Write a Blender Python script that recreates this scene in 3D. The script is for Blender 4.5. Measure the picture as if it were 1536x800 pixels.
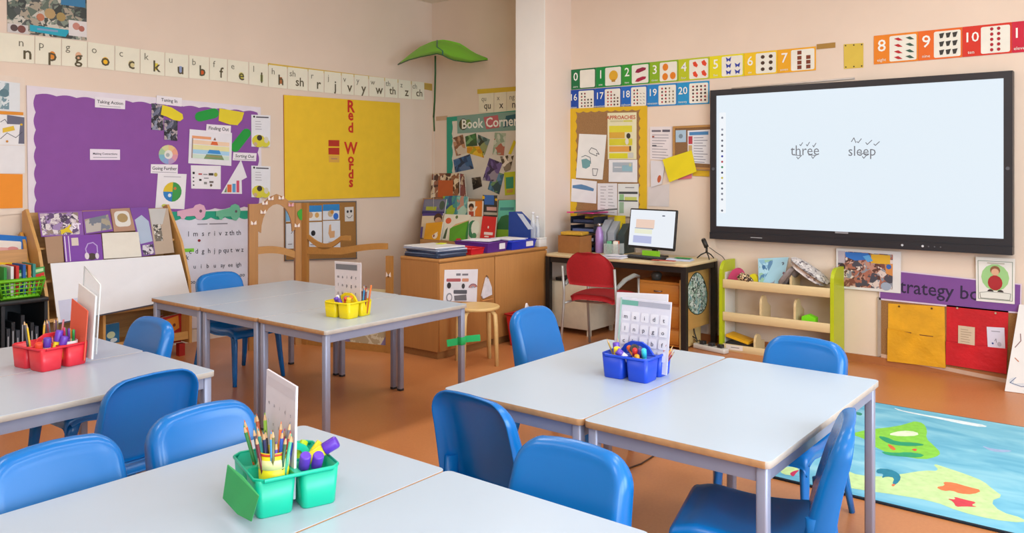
import bpy, math, random
import numpy as np
from math import sin, cos, pi, radians as R, sqrt, hypot

for o in list(bpy.data.objects): bpy.data.objects.remove(o)
S = bpy.context.scene
COL = S.collection

# ------------------------------------------------------------------ camera
# World axes follow the room: X runs along the alphabet wall, Y along the screen wall.
FPX, HZ, CX, EYE = 1220.0, 257.0, 768.0, 1.5          # focal length (px), horizon row, centre column, eye height
TH = R(51.5)
cam_d = bpy.data.cameras.new('camera'); cam = bpy.data.objects.new('camera', cam_d); COL.objects.link(cam)
cam_d.sensor_fit = 'HORIZONTAL'; cam_d.sensor_width = 36.0; cam_d.lens = FPX/1536*36
cam_d.shift_y = -(400-HZ)/1536; cam_d.clip_start = .05
cam.location = (0, 0, EYE); cam.rotation_euler = (R(90), 0, -TH)
S.camera = cam

# ------------------------------------------------------------------ light
S.view_settings.view_transform = 'Standard'; S.view_settings.look = 'None'
S.view_settings.gamma = 1.0; S.view_settings.use_curve_mapping = False
S.view_settings.exposure = -0.04
W = bpy.data.worlds.new('sky'); S.world = W; W.use_nodes = True
W.node_tree.nodes['Background'].inputs[0].default_value = (.72, .84, 1, 1)
W.node_tree.nodes['Background'].inputs[1].default_value = 1.0

def area(name, loc, rot, sx, sy, power, col):
    l = bpy.data.lights.new(name, 'AREA'); l.shape = 'RECTANGLE'; l.size = sx; l.size_y = sy
    l.energy = power; l.color = col
    o = bpy.data.objects.new(name, l); COL.objects.link(o); o.location = loc; o.rotation_euler = rot
    return o
YW, XB, ZC = -2.6, -2.4, 3.46        # window wall, wall behind the camera, ceiling height
WINS = [(-2.0, -.1), (.2, 2.1), (2.4, 4.3)]
for i, (a, b) in enumerate(WINS):     # daylight entering by the three windows
    area('daylight_%d' % i, ((a+b)/2, YW+.06, 1.95), (R(90), 0, 0), b-a-.1, 1.9, 118, (.72, .86, 1))
LAMPS = [(.2, .6), (.2, 3.6), (2.7, .6), (2.7, 3.6), (4.6, .9), (4.6, 3.6)]
for i, (x, y) in enumerate(LAMPS):    # ceiling luminaires
    area('ceiling_lamp_light_%d' % i, (x, y, ZC-.13), (0, 0, 0), 1.15, .5, 17, (1, .98, .96))

# ------------------------------------------------------------------ pixel <-> place (real planes of the room)
YL, XR, XN, HT = 6.65, 6.71, 6.857, .648       # alphabet wall, screen wall, nook wall, table height
def ray(px):
    d = (px-CX)/FPX; return d*cos(TH)+sin(TH), -d*sin(TH)+cos(TH)
def FL(px, py, z=0):
    t = (EYE-z)*FPX/(py-HZ); a, b = ray(px); return np.array((a*t, b*t, z))
def PY(px, py, y):                               # on the plane Y = y
    a, b = ray(px); t = y/b; return np.array((a*t, y, EYE-(py-HZ)*t/FPX))
def PXp(px, py, x):                              # on the plane X = x
    a, b = ray(px); t = x/a; return np.array((x, b*t, EYE-(py-HZ)*t/FPX))

# ------------------------------------------------------------------ materials (all procedural)
def lin(h):
    h = h.lstrip('#'); c = [int(h[i:i+2], 16)/255 for i in (0, 2, 4)]
    return [x/12.92 if x <= .04045 else ((x+.055)/1.055)**2.4 for x in c]
MC = {}
def new_mat(key):
    m = bpy.data.materials.new(key); m.use_nodes = True
    return m, m.node_tree, m.node_tree.nodes['Principled BSDF']
def N(nt, typ, **kw):
    n = nt.nodes.new(typ)
    for k, v in kw.items():
        if k.startswith('i_'):
            n.inputs[k[2:].replace('_', ' ')].default_value = v
        else: setattr(n, k, v)
    return n
def ramp(nt, src, stops, interp='LINEAR'):
    r = nt.nodes.new('ShaderNodeValToRGB'); r.color_ramp.interpolation = interp
    e = r.color_ramp.elements
    while len(e) < len(stops): e.new(.5)
    for el, (p, c) in zip(e, stops): el.position = p; el.color = (*c, 1)
    nt.links.new(src, r.inputs[0]); return r
def M(hexc, rough=.6, var=.05, scale=14., metal=0., coat=0., spec=.5, bump=0., alpha=1., bscale=None):
    key = (hexc, rough, var, scale, metal, coat, bump, alpha, spec)
    if key in MC: return MC[key]
    m, nt, p = new_mat('tint_'+hexc.strip('#')+'_%d' % len(MC))
    c = lin(hexc)
    tc = N(nt, 'ShaderNodeTexCoord'); no = N(nt, 'ShaderNodeTexNoise', i_Scale=scale, i_Detail=3.)
    nt.links.new(tc.outputs['Object'], no.inputs['Vector'])
    r = ramp(nt, no.outputs['Fac'], [(.3, [x*(1-var) for x in c]), (.7, [min(1, x*(1+var)) for x in c])])
    nt.links.new(r.outputs[0], p.inputs['Base Color'])
    p.inputs['Roughness'].default_value = rough; p.inputs['Metallic'].default_value = metal
    p.inputs['Coat Weight'].default_value = coat; p.inputs['Specular IOR Level'].default_value = spec
    if alpha < 1: p.inputs['Alpha'].default_value = alpha
    if bump:
        b = N(nt, 'ShaderNodeBump', i_Strength=bump, i_Distance=.01)
        n2 = N(nt, 'ShaderNodeTexNoise', i_Scale=bscale or scale*5, i_Detail=4.)
        nt.links.new(tc.outputs['Object'], n2.inputs['Vector'])
        nt.links.new(n2.outputs['Fac'], b.inputs['Height']); nt.links.new(b.outputs[0], p.inputs['Normal'])
    MC[key] = m; return m
def paper(h): return M(h, .75, .03, 9)
def plas(h, rough=.38): return M(h, rough, .03, 6, coat=.0)
def wood(hexc, axis=0, dark=.78, rough=.45, scale=1.):
    key = ('wood', hexc, axis, dark, rough)
    if key in MC: return MC[key]
    m, nt, p = new_mat('wood_grain_'+hexc.strip('#')+str(axis))
    c = lin(hexc); tc = N(nt, 'ShaderNodeTexCoord'); mp = N(nt, 'ShaderNodeMapping')
    s = [22*scale]*3; s[axis] = 1.3*scale; mp.inputs['Scale'].default_value = s
    no = N(nt, 'ShaderNodeTexNoise', i_Scale=2.2, i_Detail=6., i_Roughness=.65)
    nt.links.new(tc.outputs['Object'], mp.inputs[0]); nt.links.new(mp.outputs[0], no.inputs['Vector'])
    r = ramp(nt, no.outputs['Fac'], [(.3, [x*dark for x in c]), (.65, c)])
    nt.links.new(r.outputs[0], p.inputs['Base Color']); p.inputs['Roughness'].default_value = rough
    MC[key] = m; return m
def cork(hexc='#a9794a'):
    key = ('cork', hexc)
    if key in MC: return MC[key]
    m, nt, p = new_mat('cork'); c = lin(hexc); tc = N(nt, 'ShaderNodeTexCoord')
    no = N(nt, 'ShaderNodeTexNoise', i_Scale=160., i_Detail=3.)
    nt.links.new(tc.outputs['Object'], no.inputs['Vector'])
    r = ramp(nt, no.outputs['Fac'], [(.35, [x*.7 for x in c]), (.6, c), (.8, [min(1, x*1.2) for x in c])])
    nt.links.new(r.outputs[0], p.inputs['Base Color']); p.inputs['Roughness'].default_value = .9
    MC[key] = m; return m
def photo(palette, scale=40., rough=.35, stretch=(1, 1, 1)):
    key = ('photo', tuple(palette), scale, stretch)
    if key in MC: return MC[key]
    m, nt, p = new_mat('printed_picture_%d' % len(MC)); tc = N(nt, 'ShaderNodeTexCoord')
    mp = N(nt, 'ShaderNodeMapping'); mp.inputs['Scale'].default_value = stretch
    nz = N(nt, 'ShaderNodeTexNoise', i_Scale=scale*.9, i_Detail=4., i_Distortion=.6)
    nt.links.new(tc.outputs['Object'], mp.inputs[0]); nt.links.new(mp.outputs[0], nz.inputs['Vector'])
    vo = N(nt, 'ShaderNodeTexVoronoi', i_Scale=scale); nt.links.new(mp.outputs[0], vo.inputs['Vector'])
    sp = N(nt, 'ShaderNodeSeparateColor'); nt.links.new(vo.outputs['Color'], sp.inputs[0])
    mx = N(nt, 'ShaderNodeMath', operation='ADD'); nt.links.new(sp.outputs[0], mx.inputs[0])
    m2 = N(nt, 'ShaderNodeMath', operation='MULTIPLY_ADD'); m2.inputs[1].default_value = .9; m2.inputs[2].default_value = -.45
    nt.links.new(nz.outputs['Fac'], m2.inputs[0]); nt.links.new(m2.outputs[0], mx.inputs[1])
    k = len(palette)
    r = ramp(nt, mx.outputs[0], [(i/k, lin(h)) for i, h in enumerate(palette)], 'CONSTANT')
    nt.links.new(r.outputs[0], p.inputs['Base Color']); p.inputs['Roughness'].default_value = rough
    MC[key] = m; return m
def emit(hexc, strength):
    key = ('emit', hexc, strength)
    if key in MC: return MC[key]
    m, nt, p = new_mat('lit_'+hexc.strip('#')); c = lin(hexc)
    p.inputs['Base Color'].default_value = (.02, .02, .02, 1); p.inputs['Roughness'].default_value = .25
    p.inputs['Emission Color'].default_value = (*c, 1); p.inputs['Emission Strength'].default_value = strength
    MC[key] = m; return m
def clear(hexc='#eef4f6', alpha=.3, rough=.12):
    return M(hexc, rough, .02, 8, alpha=alpha)

WHITE = '#eceae6'

# ------------------------------------------------------------------ mesh building
def V(*a): return np.array(a, float)
def unit(a): return a/(np.linalg.norm(a)+1e-12)
class MB:
    def __init__(s): s.v = []; s.f = []; s.m = []; s.s = []; s.mats = []
    def mi(s, m):
        if m not in s.mats: s.mats.append(m)
        return s.mats.index(m)
    def face(s, idx, m, sm=False): s.f.append(idx); s.m.append(s.mi(m)); s.s.append(sm)
    def add(s, pts, faces, m, sm=False):
        b = len(s.v); s.v += [tuple(p) for p in pts]
        for f in faces: s.face([b+i for i in f], m, sm)
        return b
    def box(s, c, d, m, rz=0., rx=0., ry=0.):
        hx, hy, hz = d[0]/2, d[1]/2, d[2]/2; P = []
        for z in (-hz, hz):
            for y in (-hy, hy):
                for x in (-hx, hx):
                    a, b, e = x, y, z
                    if rx: b, e = b*cos(rx)-e*sin(rx), b*sin(rx)+e*cos(rx)
                    if ry: a, e = a*cos(ry)+e*sin(ry), -a*sin(ry)+e*cos(ry)
                    if rz: a, b = a*cos(rz)-b*sin(rz), a*sin(rz)+b*cos(rz)
                    P.append((c[0]+a, c[1]+b, c[2]+e))
        s.add(P, [(0, 2, 3, 1), (4, 5, 7, 6), (0, 1, 5, 4), (2, 6, 7, 3), (0, 4, 6, 2), (1, 3, 7, 5)], m); return s
    def prism(s, poly, d, m, ms=None):
        """poly: ring of 3D points, d: extrusion vector (away from the face that is poly)"""
        n = len(poly); P = [V(*p) for p in poly]; Q = [p+d for p in P]
        nrm = np.zeros(3)
        for i in range(n): nrm += np.cross(P[i], P[(i+1) % n])
        if np.dot(nrm, d) > 0: P = P[::-1]; Q = Q[::-1]
        b = len(s.v); s.v += [tuple(p) for p in P+Q]
        s.face(list(range(b, b+n)), m); s.face(list(range(b+2*n-1, b+n-1, -1)), ms or m)
        for i in range(n):
            j = (i+1) % n; s.face([b+j, b+i, b+n+i, b+n+j], ms or m)
        return s
    def flat(s, poly, m):
        s.add(poly, [tuple(range(len(poly)))], m); return s
    def rbox(s, c, d, r, m, ch=.003, ms=None, seg=4, rz=0.):
        """rounded-corner slab with chamfered rims; c = centre"""
        rings = []
        hz = d[2]/2
        for z, ins in ((-hz, ch), (-hz+ch, 0), (hz-ch, 0), (hz, ch)):
            ring = []
            hx, hy = d[0]/2-ins, d[1]/2-ins; rr = max(r-ins, .0005)
            for k, (sx, sy) in enumerate(((1, 1), (-1, 1), (-1, -1), (1, -1))):
                for i in range(seg+1):
                    a = k*pi/2+i/seg*pi/2
                    x, y = sx*(hx-rr)+rr*cos(a), sy*(hy-rr)+rr*sin(a)
                    x, y = x*cos(rz)-y*sin(rz), x*sin(rz)+y*cos(rz)
                    ring.append((c[0]+x, c[1]+y, c[2]+z))
            rings.append(ring)
        b = len(s.v); n = len(rings[0])
        for q in rings: s.v += q
        s.face(list(range(b+n-1, b-1, -1)), ms or m); s.face(list(range(b+3*n, b+4*n)), m)
        for k in range(3):
            for i in range(n):
                j = (i+1) % n
                s.face([b+k*n+i, b+k*n+j, b+(k+1)*n+j, b+(k+1)*n+i], m if (k == 2 or not ms) else ms, True)
        return s
    def tube(s, path, r, m, seg=8, cap=True, ry=None, up=None):
        P = [V(*p) for p in path]; n = len(P)
        rr = r if hasattr(r, '__len__') else [r]*n
        r2 = (ry if hasattr(ry, '__len__') else [ry]*n) if ry is not None else rr
        b = len(s.v); ref = V(*up) if up is not None else None
        for i in range(n):
            t = unit(P[min(i+1, n-1)]-P[max(i-1, 0)])
            if ref is None:
                ref = V(0, 0, 1) if abs(t[2]) < .9 else V(1, 0, 0)
            x = unit(ref-t*np.dot(ref, t)); y = np.cross(t, x); ref = x
            for k in range(seg):
                a = 2*pi*k/seg; s.v.append(tuple(P[i]+x*rr[i]*cos(a)+y*r2[i]*sin(a)))
        for i in range(n-1):
            for k in range(seg):
                j = (k+1) % seg
                s.face([b+i*seg+k, b+i*seg+j, b+(i+1)*seg+j, b+(i+1)*seg+k], m, True)
        if cap:
            s.face([b+k for k in range(seg-1, -1, -1)], m); s.face([b+(n-1)*seg+k for k in range(seg)], m)
        return s
    def lathe(s, prof, m, c=(0, 0, 0), seg=16, cap=True, axis=None):
        """prof [(r,z)] bottom to top; axis: optional unit direction"""
        b = len(s.v); ax = unit(V(*axis)) if axis is not None else V(0, 0, 1)
        rf = V(1, 0, 0) if abs(ax[0]) < .9 else V(0, 1, 0)
        x = unit(rf-ax*np.dot(rf, ax)); y = np.cross(ax, x); C = V(*c)
        for r, z in prof:
            for k in range(seg):
                a = 2*pi*k/seg; s.v.append(tuple(C+ax*z+x*r*cos(a)+y*r*sin(a)))
        for i in range(len(prof)-1):
            for k in range(seg):
                j = (k+1) % seg
                s.face([b+i*seg+k, b+i*seg+j, b+(i+1)*seg+j, b+(i+1)*seg+k], m, True)
        if cap:
            s.face([b+k for k in range(seg-1, -1, -1)], m)
            e = b+(len(prof)-1)*seg; s.face([e+k for k in range(seg)], m)
        return s
    def shell(s, G, th, m):
        """closed thin shell from a grid of points G[i][j]"""
        G = np.array(G, float); a, b = G.shape[:2]
        du = np.gradient(G, axis=0); dv = np.gradient(G, axis=1)
        n = np.cross(dv, du); n /= np.linalg.norm(n, axis=2, keepdims=True)+1e-9
        H = G-n*th; o = len(s.v)
        s.v += [tuple(p) for p in G.reshape(-1, 3)]+[tuple(p) for p in H.reshape(-1, 3)]
        k = a*b; I = lambda i, j: o+i*b+j
        for i in range(a-1):
            for j in range(b-1):
                q = [I(i, j), I(i, j+1), I(i+1, j+1), I(i+1, j)]
                s.face(q[::-1], m, True); s.face([x+k for x in q], m, True)
        rim = [(i, 0) for i in range(a)]+[(a-1, j) for j in range(1, b)]+[(i, b-1) for i in range(a-2, -1, -1)]+[(0, j) for j in range(b-2, 0, -1)]
        for t in range(len(rim)):
            p, q = I(*rim[t]), I(*rim[(t+1) % len(rim)])
            s.face([p, q, q+k, p+k], m, True)
        return s
    def build(s, name, parent=None, origin=None):
        """link as one mesh object; vertices are in world space unless parented (then in parent space)"""
        me = bpy.data.meshes.new(name); o3 = V(0, 0, 0) if origin is None else V(*origin)
        me.from_pydata([tuple(V(*p)-o3) for p in s.v], [], s.f)
        for m in s.mats: me.materials.append(m)
        me.polygons.foreach_set('material_index', s.m); me.polygons.foreach_set('use_smooth', s.s)
        me.update()
        o = bpy.data.objects.new(name, me); COL.objects.link(o); o.location = o3
        if parent is not None: o.parent = parent
        return o
def tag(o, label, cat, group=None, kind=None):
    o['label'] = label
    if cat: o['category'] = cat
    if group: o['group'] = group
    if kind: o['kind'] = kind
    return o
def thing(name, label, cat, loc=(0, 0, 0), rz=0., group=None):
    o = bpy.data.objects.new(name, None); COL.objects.link(o); o.empty_display_size = .1
    o.location = tuple(loc); o.rotation_euler = (0, 0, rz)
    return tag(o, label, cat, group)
def struct(o, label):
    o['kind'] = 'structure'; o['label'] = label; return o
def dup(root, loc, rz, label, group=None, name=None):
    r = root.copy(); COL.objects.link(r); r.location = tuple(loc); r.rotation_euler = (0, 0, rz); r['label'] = label
    if group: r['group'] = group
    for ch in list(root.children):
        c = ch.copy(); COL.objects.link(c); c.parent = r
        for g in list(ch.children):
            d = g.copy(); COL.objects.link(d); d.parent = c
    return r

# ------------------------------------------------------------------ flat print (lettering, pictures) on sheets
FC = {}
def glyphs(txt, bold=0.):
    k = (txt, bold)
    if k in FC: return FC[k]
    cu = bpy.data.curves.new('lettering', 'FONT'); cu.body = txt; cu.size = 1; cu.resolution_u = 2; cu.offset = bold
    cu.align_x = 'CENTER'; ob = bpy.data.objects.new('lettering_tmp', cu); COL.objects.link(ob)
    me = bpy.data.meshes.new_from_object(ob)
    v = [tuple(p.co[:2]) for p in me.vertices]; f = [tuple(p.vertices) for p in me.polygons]
    bpy.data.objects.remove(ob); bpy.data.curves.remove(cu); bpy.data.meshes.remove(me)
    FC[k] = (v, f); return FC[k]
class Sheet:
    """a flat sheet spanned by TL,TR,BR,BL points; P(u,v) with u to the right and v downwards"""
    def __init__(s, q, n): s.q = [V(*p) for p in q]; s.n = unit(V(*n))
    def P(s, u, v, off=0.):
        a, b, c, d = s.q
        return a*(1-u)*(1-v)+b*u*(1-v)+c*u*v+d*(1-u)*v+s.n*off
    def size(s): return np.linalg.norm(s.q[1]-s.q[0]), np.linalg.norm(s.q[3]-s.q[0])
def mat_of(c): return c if not isinstance(c, str) else paper(c)
def prints(mb, sh, items, base=.0006):
    w, h = sh.size(); k = 0
    for it in items:
        k += 1; off = base+.00025*k; t = it[0]
        if t == 'r':
            _, u0, v0, u1, v1, c = it
            mb.flat([sh.P(u0, v1, off), sh.P(u1, v1, off), sh.P(u1, v0, off), sh.P(u0, v0, off)], mat_of(c))
        elif t == 'R':                            # rounded rectangle
            _, u0, v0, u1, v1, c, rad = it; P = []
            ru, rv = rad/w, rad/h
            for cu, cv, a0 in ((u1-ru, v0+rv, 0), (u0+ru, v0+rv, 90), (u0+ru, v1-rv, 180), (u1-ru, v1-rv, 270)):
                for i in range(4):
                    a = R(a0+i*30); P.append(sh.P(cu+ru*cos(a), cv-rv*sin(a), off))
            mb.flat(P, mat_of(c))
        elif t == 'e':
            _, u, v, ru, c = it[:5]; rv = it[5] if len(it) > 5 else ru*w/h
            mb.flat([sh.P(u+ru*cos(2*pi*i/14), v-rv*sin(2*pi*i/14), off) for i in range(14)], mat_of(c))
        elif t == 'p':
            pts = [sh.P(u, v, off) for u, v in it[1]]
            nn = sum(np.cross(pts[i], pts[(i+1) % len(pts)]) for i in range(len(pts)))
            if np.dot(nn, sh.n) < 0: pts = pts[::-1]
            mb.flat(pts, mat_of(it[2]))
        elif t == 'l':
            _, pts, wd, c = it
            for (u0, v0), (u1, v1) in zip(pts[:-1], pts[1:]):
                a, b = sh.P(u0, v0, off), sh.P(u1, v1, off); s_ = unit(np.cross(sh.n, b-a))*wd/2; e = unit(b-a)*wd*.3
                mb.flat([a-s_-e, b-s_+e, b+s_+e, a+s_-e], mat_of(c))
        elif t == 't':                            # text centred at (u,v); hgt = em height as part of the sheet height
            _, txt, u, v, hg, c = it[:6]; bold = it[6] if len(it) > 6 else 0.; sx = it[7] if len(it) > 7 else 1.
            vs, fs = glyphs(txt, bold); r = h/w
            mb.add([sh.P(u+x*hg*r*sx, v-(y-.35)*hg, off) for x, y in vs], fs, mat_of(c))
        elif t == 'lines':
            _, u0, u1, v0, v1, n, c, seed = it; rg = random.Random(seed); off -= .0001
            for i in range(n):
                v = v0+(v1-v0)*i/max(1, n-1); hh = (v1-v0)/n*.3
                e = u0+(u1-u0)*rg.uniform(.6, 1)
                mb.flat([sh.P(u0, v+hh, off), sh.P(e, v+hh, off), sh.P(e, v, off), sh.P(u0, v, off)], mat_of(c))
def sheet(name, label, cat, q, n, col, items=(), th=.002, outline=None, group=None, parent=None, side=None, pname='print'):
    """a real sheet with thickness behind its face; printed shapes are its child"""
    sh = Sheet(q, n); c = sum(sh.q)/4
    mb = MB(); pl = [sh.P(u, v) for u, v in (outline or [(0, 1), (1, 1), (1, 0), (0, 0)])]
    mb.prism(pl, -sh.n*th, mat_of(col), mat_of(side) if side else None)
    o = mb.build(name, parent, None if parent is not None else c)
    if label: tag(o, label, None if parent is not None else cat, group)
    if items:
        pm = MB(); prints(pm, sh, items)
        pm.v = [tuple(V(*p)-(c if parent is None else 0)) for p in pm.v]
        pm.build(pname, o)
    return o, sh
nL, nR = V(0, -1, 0), V(-1, 0, 0)
def LQ(q, off=.004): return [PY(x, y, YL-off) for x, y in q]
def RQ(q, off=.004, x=None): return [PXp(a, b, (XR if x is None else x)-off) for a, b in q]
def bb(x0, y0, x1, y1): return [(x0, y0), (x1, y0), (x1, y1), (x0, y1)]
def wavy(nu, nv, du, dv, per=6):
    """outline in uv with scalloped rim"""
    P = []
    def run(a, b, n, d):
        a, b, d = V(*a), V(*b), V(*d)
        for i in range(n*per):
            t = i/(n*per); P.append(tuple(a+(b-a)*t+d*abs(sin(pi*n*t))))
    run((0, 1), (1, 1), nu, (0, dv)); run((1, 1), (1, 0), nv, (du, 0)); run((1, 0), (0, 0), nu, (0, -dv)); run((0, 0), (0, 1), nv, (-du, 0))
    return P

# ================================================================== THE ROOM
def wall_mat(hexc):
    return M(hexc, .85, .025, 2.2, bump=.06, bscale=120)
WALLC = wall_mat('#e6d2be')
def floor_mat():
    m, nt, p = new_mat('terracotta_vinyl'); tc = N(nt, 'ShaderNodeTexCoord')
    n1 = N(nt, 'ShaderNodeTexNoise', i_Scale=1.1, i_Detail=4.); n2 = N(nt, 'ShaderNodeTexNoise', i_Scale=70., i_Detail=3.)
    for n in (n1, n2): nt.links.new(tc.outputs['Object'], n.inputs['Vector'])
    mx = N(nt, 'ShaderNodeMath', operation='MULTIPLY_ADD'); mx.inputs[1].default_value = .45; 
    nt.links.new(n2.outputs['Fac'], mx.inputs[0]); nt.links.new(n1.outputs['Fac'], mx.inputs[2])
    r = ramp(nt, mx.outputs[0], [(.45, lin('#b67040')), (.95, lin('#c88450'))])
    nt.links.new(r.outputs[0], p.inputs['Base Color'])
    r2 = ramp(nt, n1.outputs['Fac'], [(.3, (.28,)*3), (.7, (.42,)*3)]); nt.links.new(r2.outputs[0], p.inputs['Roughness'])
    return m
b = MB(); b.box(((XB+XN)/2, (YW+YL)/2, -.05), (XN-XB+.4, YL-YW+.4, .1), floor_mat()); struct(b.build('floor'), 'orange-brown smooth vinyl classroom floor')
b = MB(); b.box(((XB+XN)/2, (YW+YL)/2, ZC+.05), (XN-XB+.4, YL-YW+.4, .1), M('#efe6d4', .9)); struct(b.build('ceiling'), 'plain cream ceiling')
b = MB(); b.box(((XB+XN)/2, YL+.06, ZC/2), (XN-XB+.3, .12, ZC), WALLC); struct(b.build('wall_left'), 'cream painted wall with the letter cards')
b = MB(); b.box((XR+.1, (YW+4.7)/2, ZC/2), (.2, 4.7-YW, ZC), WALLC); struct(b.build('wall_right'), 'pinkish cream painted wall behind the big screen')
b = MB(); b.box((XN+.05, 5.7, ZC/2), (.1, 2.0, ZC), WALLC); struct(b.build('wall_nook'), 'shaded pink wall of the book corner')
b = MB(); b.box((XB-.06, (YW+YL)/2, ZC/2), (.12, YL-YW+.3, ZC), WALLC); struct(b.build('wall_back'), 'cream wall behind the viewer')
# window wall: piers, sill wall, lintel around three openings
b = MB(); z0, z1 = .95, 2.95
b.box(((XB+XN)/2, YW-.06, z0/2), (XN-XB+.3, .12, z0), WALLC); b.box(((XB+XN)/2, YW-.06, (z1+ZC)/2), (XN-XB+.3, .12, ZC-z1), WALLC)
ed = [XB]+[e for w in WINS for e in w]+[XN]
for i in range(0, len(ed), 2): b.box(((ed[i]+ed[i+1])/2, YW-.06, (z0+z1)/2), (ed[i+1]-ed[i], .12, z1-z0), WALLC)
struct(b.build('wall_front'), 'window wall of the classroom')
for i, (a, c) in enumerate(WINS):
    fr = MB(); wm = plas('#e8e8e6', .4)
    for x in (a+.03, (a+c)/2, c-.03): fr.box((x, YW-.06, (z0+z1)/2), (.06, .07, z1-z0), wm)
    for z in (z0+.03, 2.35, z1-.03): fr.box(((a+c)/2, YW-.06, z), (c-a, .07, .06), wm)
    w = struct(fr.build('window_%d' % (i+1)), 'white framed classroom window')
    g = MB(); g.box(((a+c)/2, YW-.07, (z0+z1)/2), (c-a, .006, z1-z0), clear('#f4fbff', .08, .02)); g.build('pane', w)
for i, (x, y) in enumerate(LAMPS):
    t = thing('ceiling_luminaire', 'white rectangular ceiling luminaire %s' % ['behind the viewer by the windows', 'behind the viewer by the letter wall', 'above the near right tables', 'above the near left tables', 'above the rug', 'above the middle of the room'][i], 'ceiling light', (x, y, ZC), 0, 'ceiling luminaires')
    b = MB(); b.rbox((0, 0, -.05), (1.25, .6, .1), .02, plas('#eeeeec', .4)); b.build('housing', t)
    b = MB(); b.rbox((0, 0, -.108), (1.15, .5, .012), .01, emit('#fff4e2', 3.0)); b.build('diffuser', t)

# white boxed column at the nook
b = MB(); b.box((6.57, 4.757, ZC/2), (.60, .345, ZC), wall_mat('#e9d6c6'))
col = struct(b.build('wall_column'), 'boxed column beside the book corner')
b = MB(); b.box((6.264, 4.757, ZC/2), (.012, .347, ZC), wall_mat('#f3f0e8')); b.build('white_face', col)
# skirting
b = MB(); b.box((XR-.008, (YW+4.5)/2, .03), (.016, 4.5-YW, .06), M('#a9683a', .45)); struct(b.build('baseboard_right'), 'low brown skirting under the screen wall')
b = MB(); b.box(((XB+XN)/2, YL-.008, .05), (XN-XB, .016, .1), M('#e4d8cc', .6)); struct(b.build('baseboard_left'), 'pale skirting under the letter wall')
# thin conduit above the screen and the sockets line
b = MB(); q0, q1 = PXp(1098, 133, XR-.01), PXp(1282, 117, XR-.01)
b.tube([q0, q1], .008, M('#d8c8ba', .5), 6); struct(b.build('trim_1'), 'thin painted cable conduit above the screen')

# ================================================================== TABLES
TOPW = M('#b1c0cf', .28, .012, 3); MDF_JOINT_SHADE = M('#b98e62', .7, .10, 40); EDGE = M('#bdb4a8', .5, .05, 30); STEEL = M('#9a9fb4', .38, .02, 5, metal=.25)
def table(label, x0, x1, y0, y1, group, outer=(-1, 1)):
    t = thing('classroom_table', label, 'table', ((x0+x1)/2, (y0+y1)/2, 0), 0, group)
    w, d = x1-x0-.005, y1-y0-.005
    b = MB(); b.rbox((0, 0, HT-.0115), (w, d, .023), .022, TOPW, .0008, MDF_JOINT_SHADE)
    for i_, f_ in enumerate(b.f):            # laminated outer edges, bare board ends; joint shade painted brown on joined sides
        if b.m[i_] == b.mi(MDF_JOINT_SHADE) and any(sd*sum(b.v[q_][1] for q_ in f_)/len(f_) > d/2-.012 for sd in outer): b.m[i_] = b.mi(EDGE)
    b.build('tabletop', t)
    hx, hy = w/2-.03, d/2-.03
    for sy in (-1, 1):
        b = MB(); b.box((0, sy*hy, HT-.048), (2*hx-.03, .022, .046), STEEL); b.build('rail', t)
    for sx in (-1, 1):
        b = MB(); b.box((sx*hx, 0, HT-.048), (.022, 2*hy-.03, .046), STEEL); b.build('rail', t)
    for sx in (-1, 1):
        for sy in (-1, 1):
            b = MB(); b.rbox((sx*hx, sy*hy, (HT-.024+.012)/2), (.036, .036, HT-.024-.012), .008, STEEL, .001); l = b.build('leg', t)
            b = MB(); b.rbox((sx*hx, sy*hy, .0075), (.038, .038, .015), .008, plas('#23242a'), .001); b.build('foot', l)
    return t
# near right pair, foreground pair, far trio, left pair
RX0, RX1 = 2.325, 3.53
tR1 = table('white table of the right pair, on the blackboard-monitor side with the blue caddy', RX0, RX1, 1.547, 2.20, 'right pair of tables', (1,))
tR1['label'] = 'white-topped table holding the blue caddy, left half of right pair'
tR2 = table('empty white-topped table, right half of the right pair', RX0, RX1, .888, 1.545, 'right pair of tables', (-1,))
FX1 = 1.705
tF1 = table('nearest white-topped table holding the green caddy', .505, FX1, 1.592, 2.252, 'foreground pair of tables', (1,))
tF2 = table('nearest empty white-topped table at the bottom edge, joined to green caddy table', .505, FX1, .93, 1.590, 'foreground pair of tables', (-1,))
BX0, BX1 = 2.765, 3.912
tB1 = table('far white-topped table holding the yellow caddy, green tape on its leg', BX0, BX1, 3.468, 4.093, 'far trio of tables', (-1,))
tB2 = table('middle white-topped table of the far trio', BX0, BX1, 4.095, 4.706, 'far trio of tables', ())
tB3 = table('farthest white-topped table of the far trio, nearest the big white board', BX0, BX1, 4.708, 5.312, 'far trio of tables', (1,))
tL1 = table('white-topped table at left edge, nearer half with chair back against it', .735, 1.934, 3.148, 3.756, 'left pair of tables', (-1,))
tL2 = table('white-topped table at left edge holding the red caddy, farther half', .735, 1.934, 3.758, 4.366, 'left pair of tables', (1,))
# green tape flag on the leg of the far table
lg = V(BX1-.032, 3.468+.032, 0)
b = MB(); z = HT-.235; gm = plas('#1fbf6a', .5)
b.rbox((lg[0], lg[1], z), (.044, .044, .05), .008, gm, .002)
b.box((lg[0]-.045, lg[1]+.035, z-.008), (.075, .003, .045), gm, rz=R(140), ry=.12)
b.box((lg[0]+.055, lg[1]-.04, z+.010), (.11, .003, .042), gm, rz=R(-38), ry=-.05)
tag(b.build('tape_flag', None, lg+V(0, 0, z)), 'bright green tape wrapped around a far table leg by the stool', 'tape')

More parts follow.
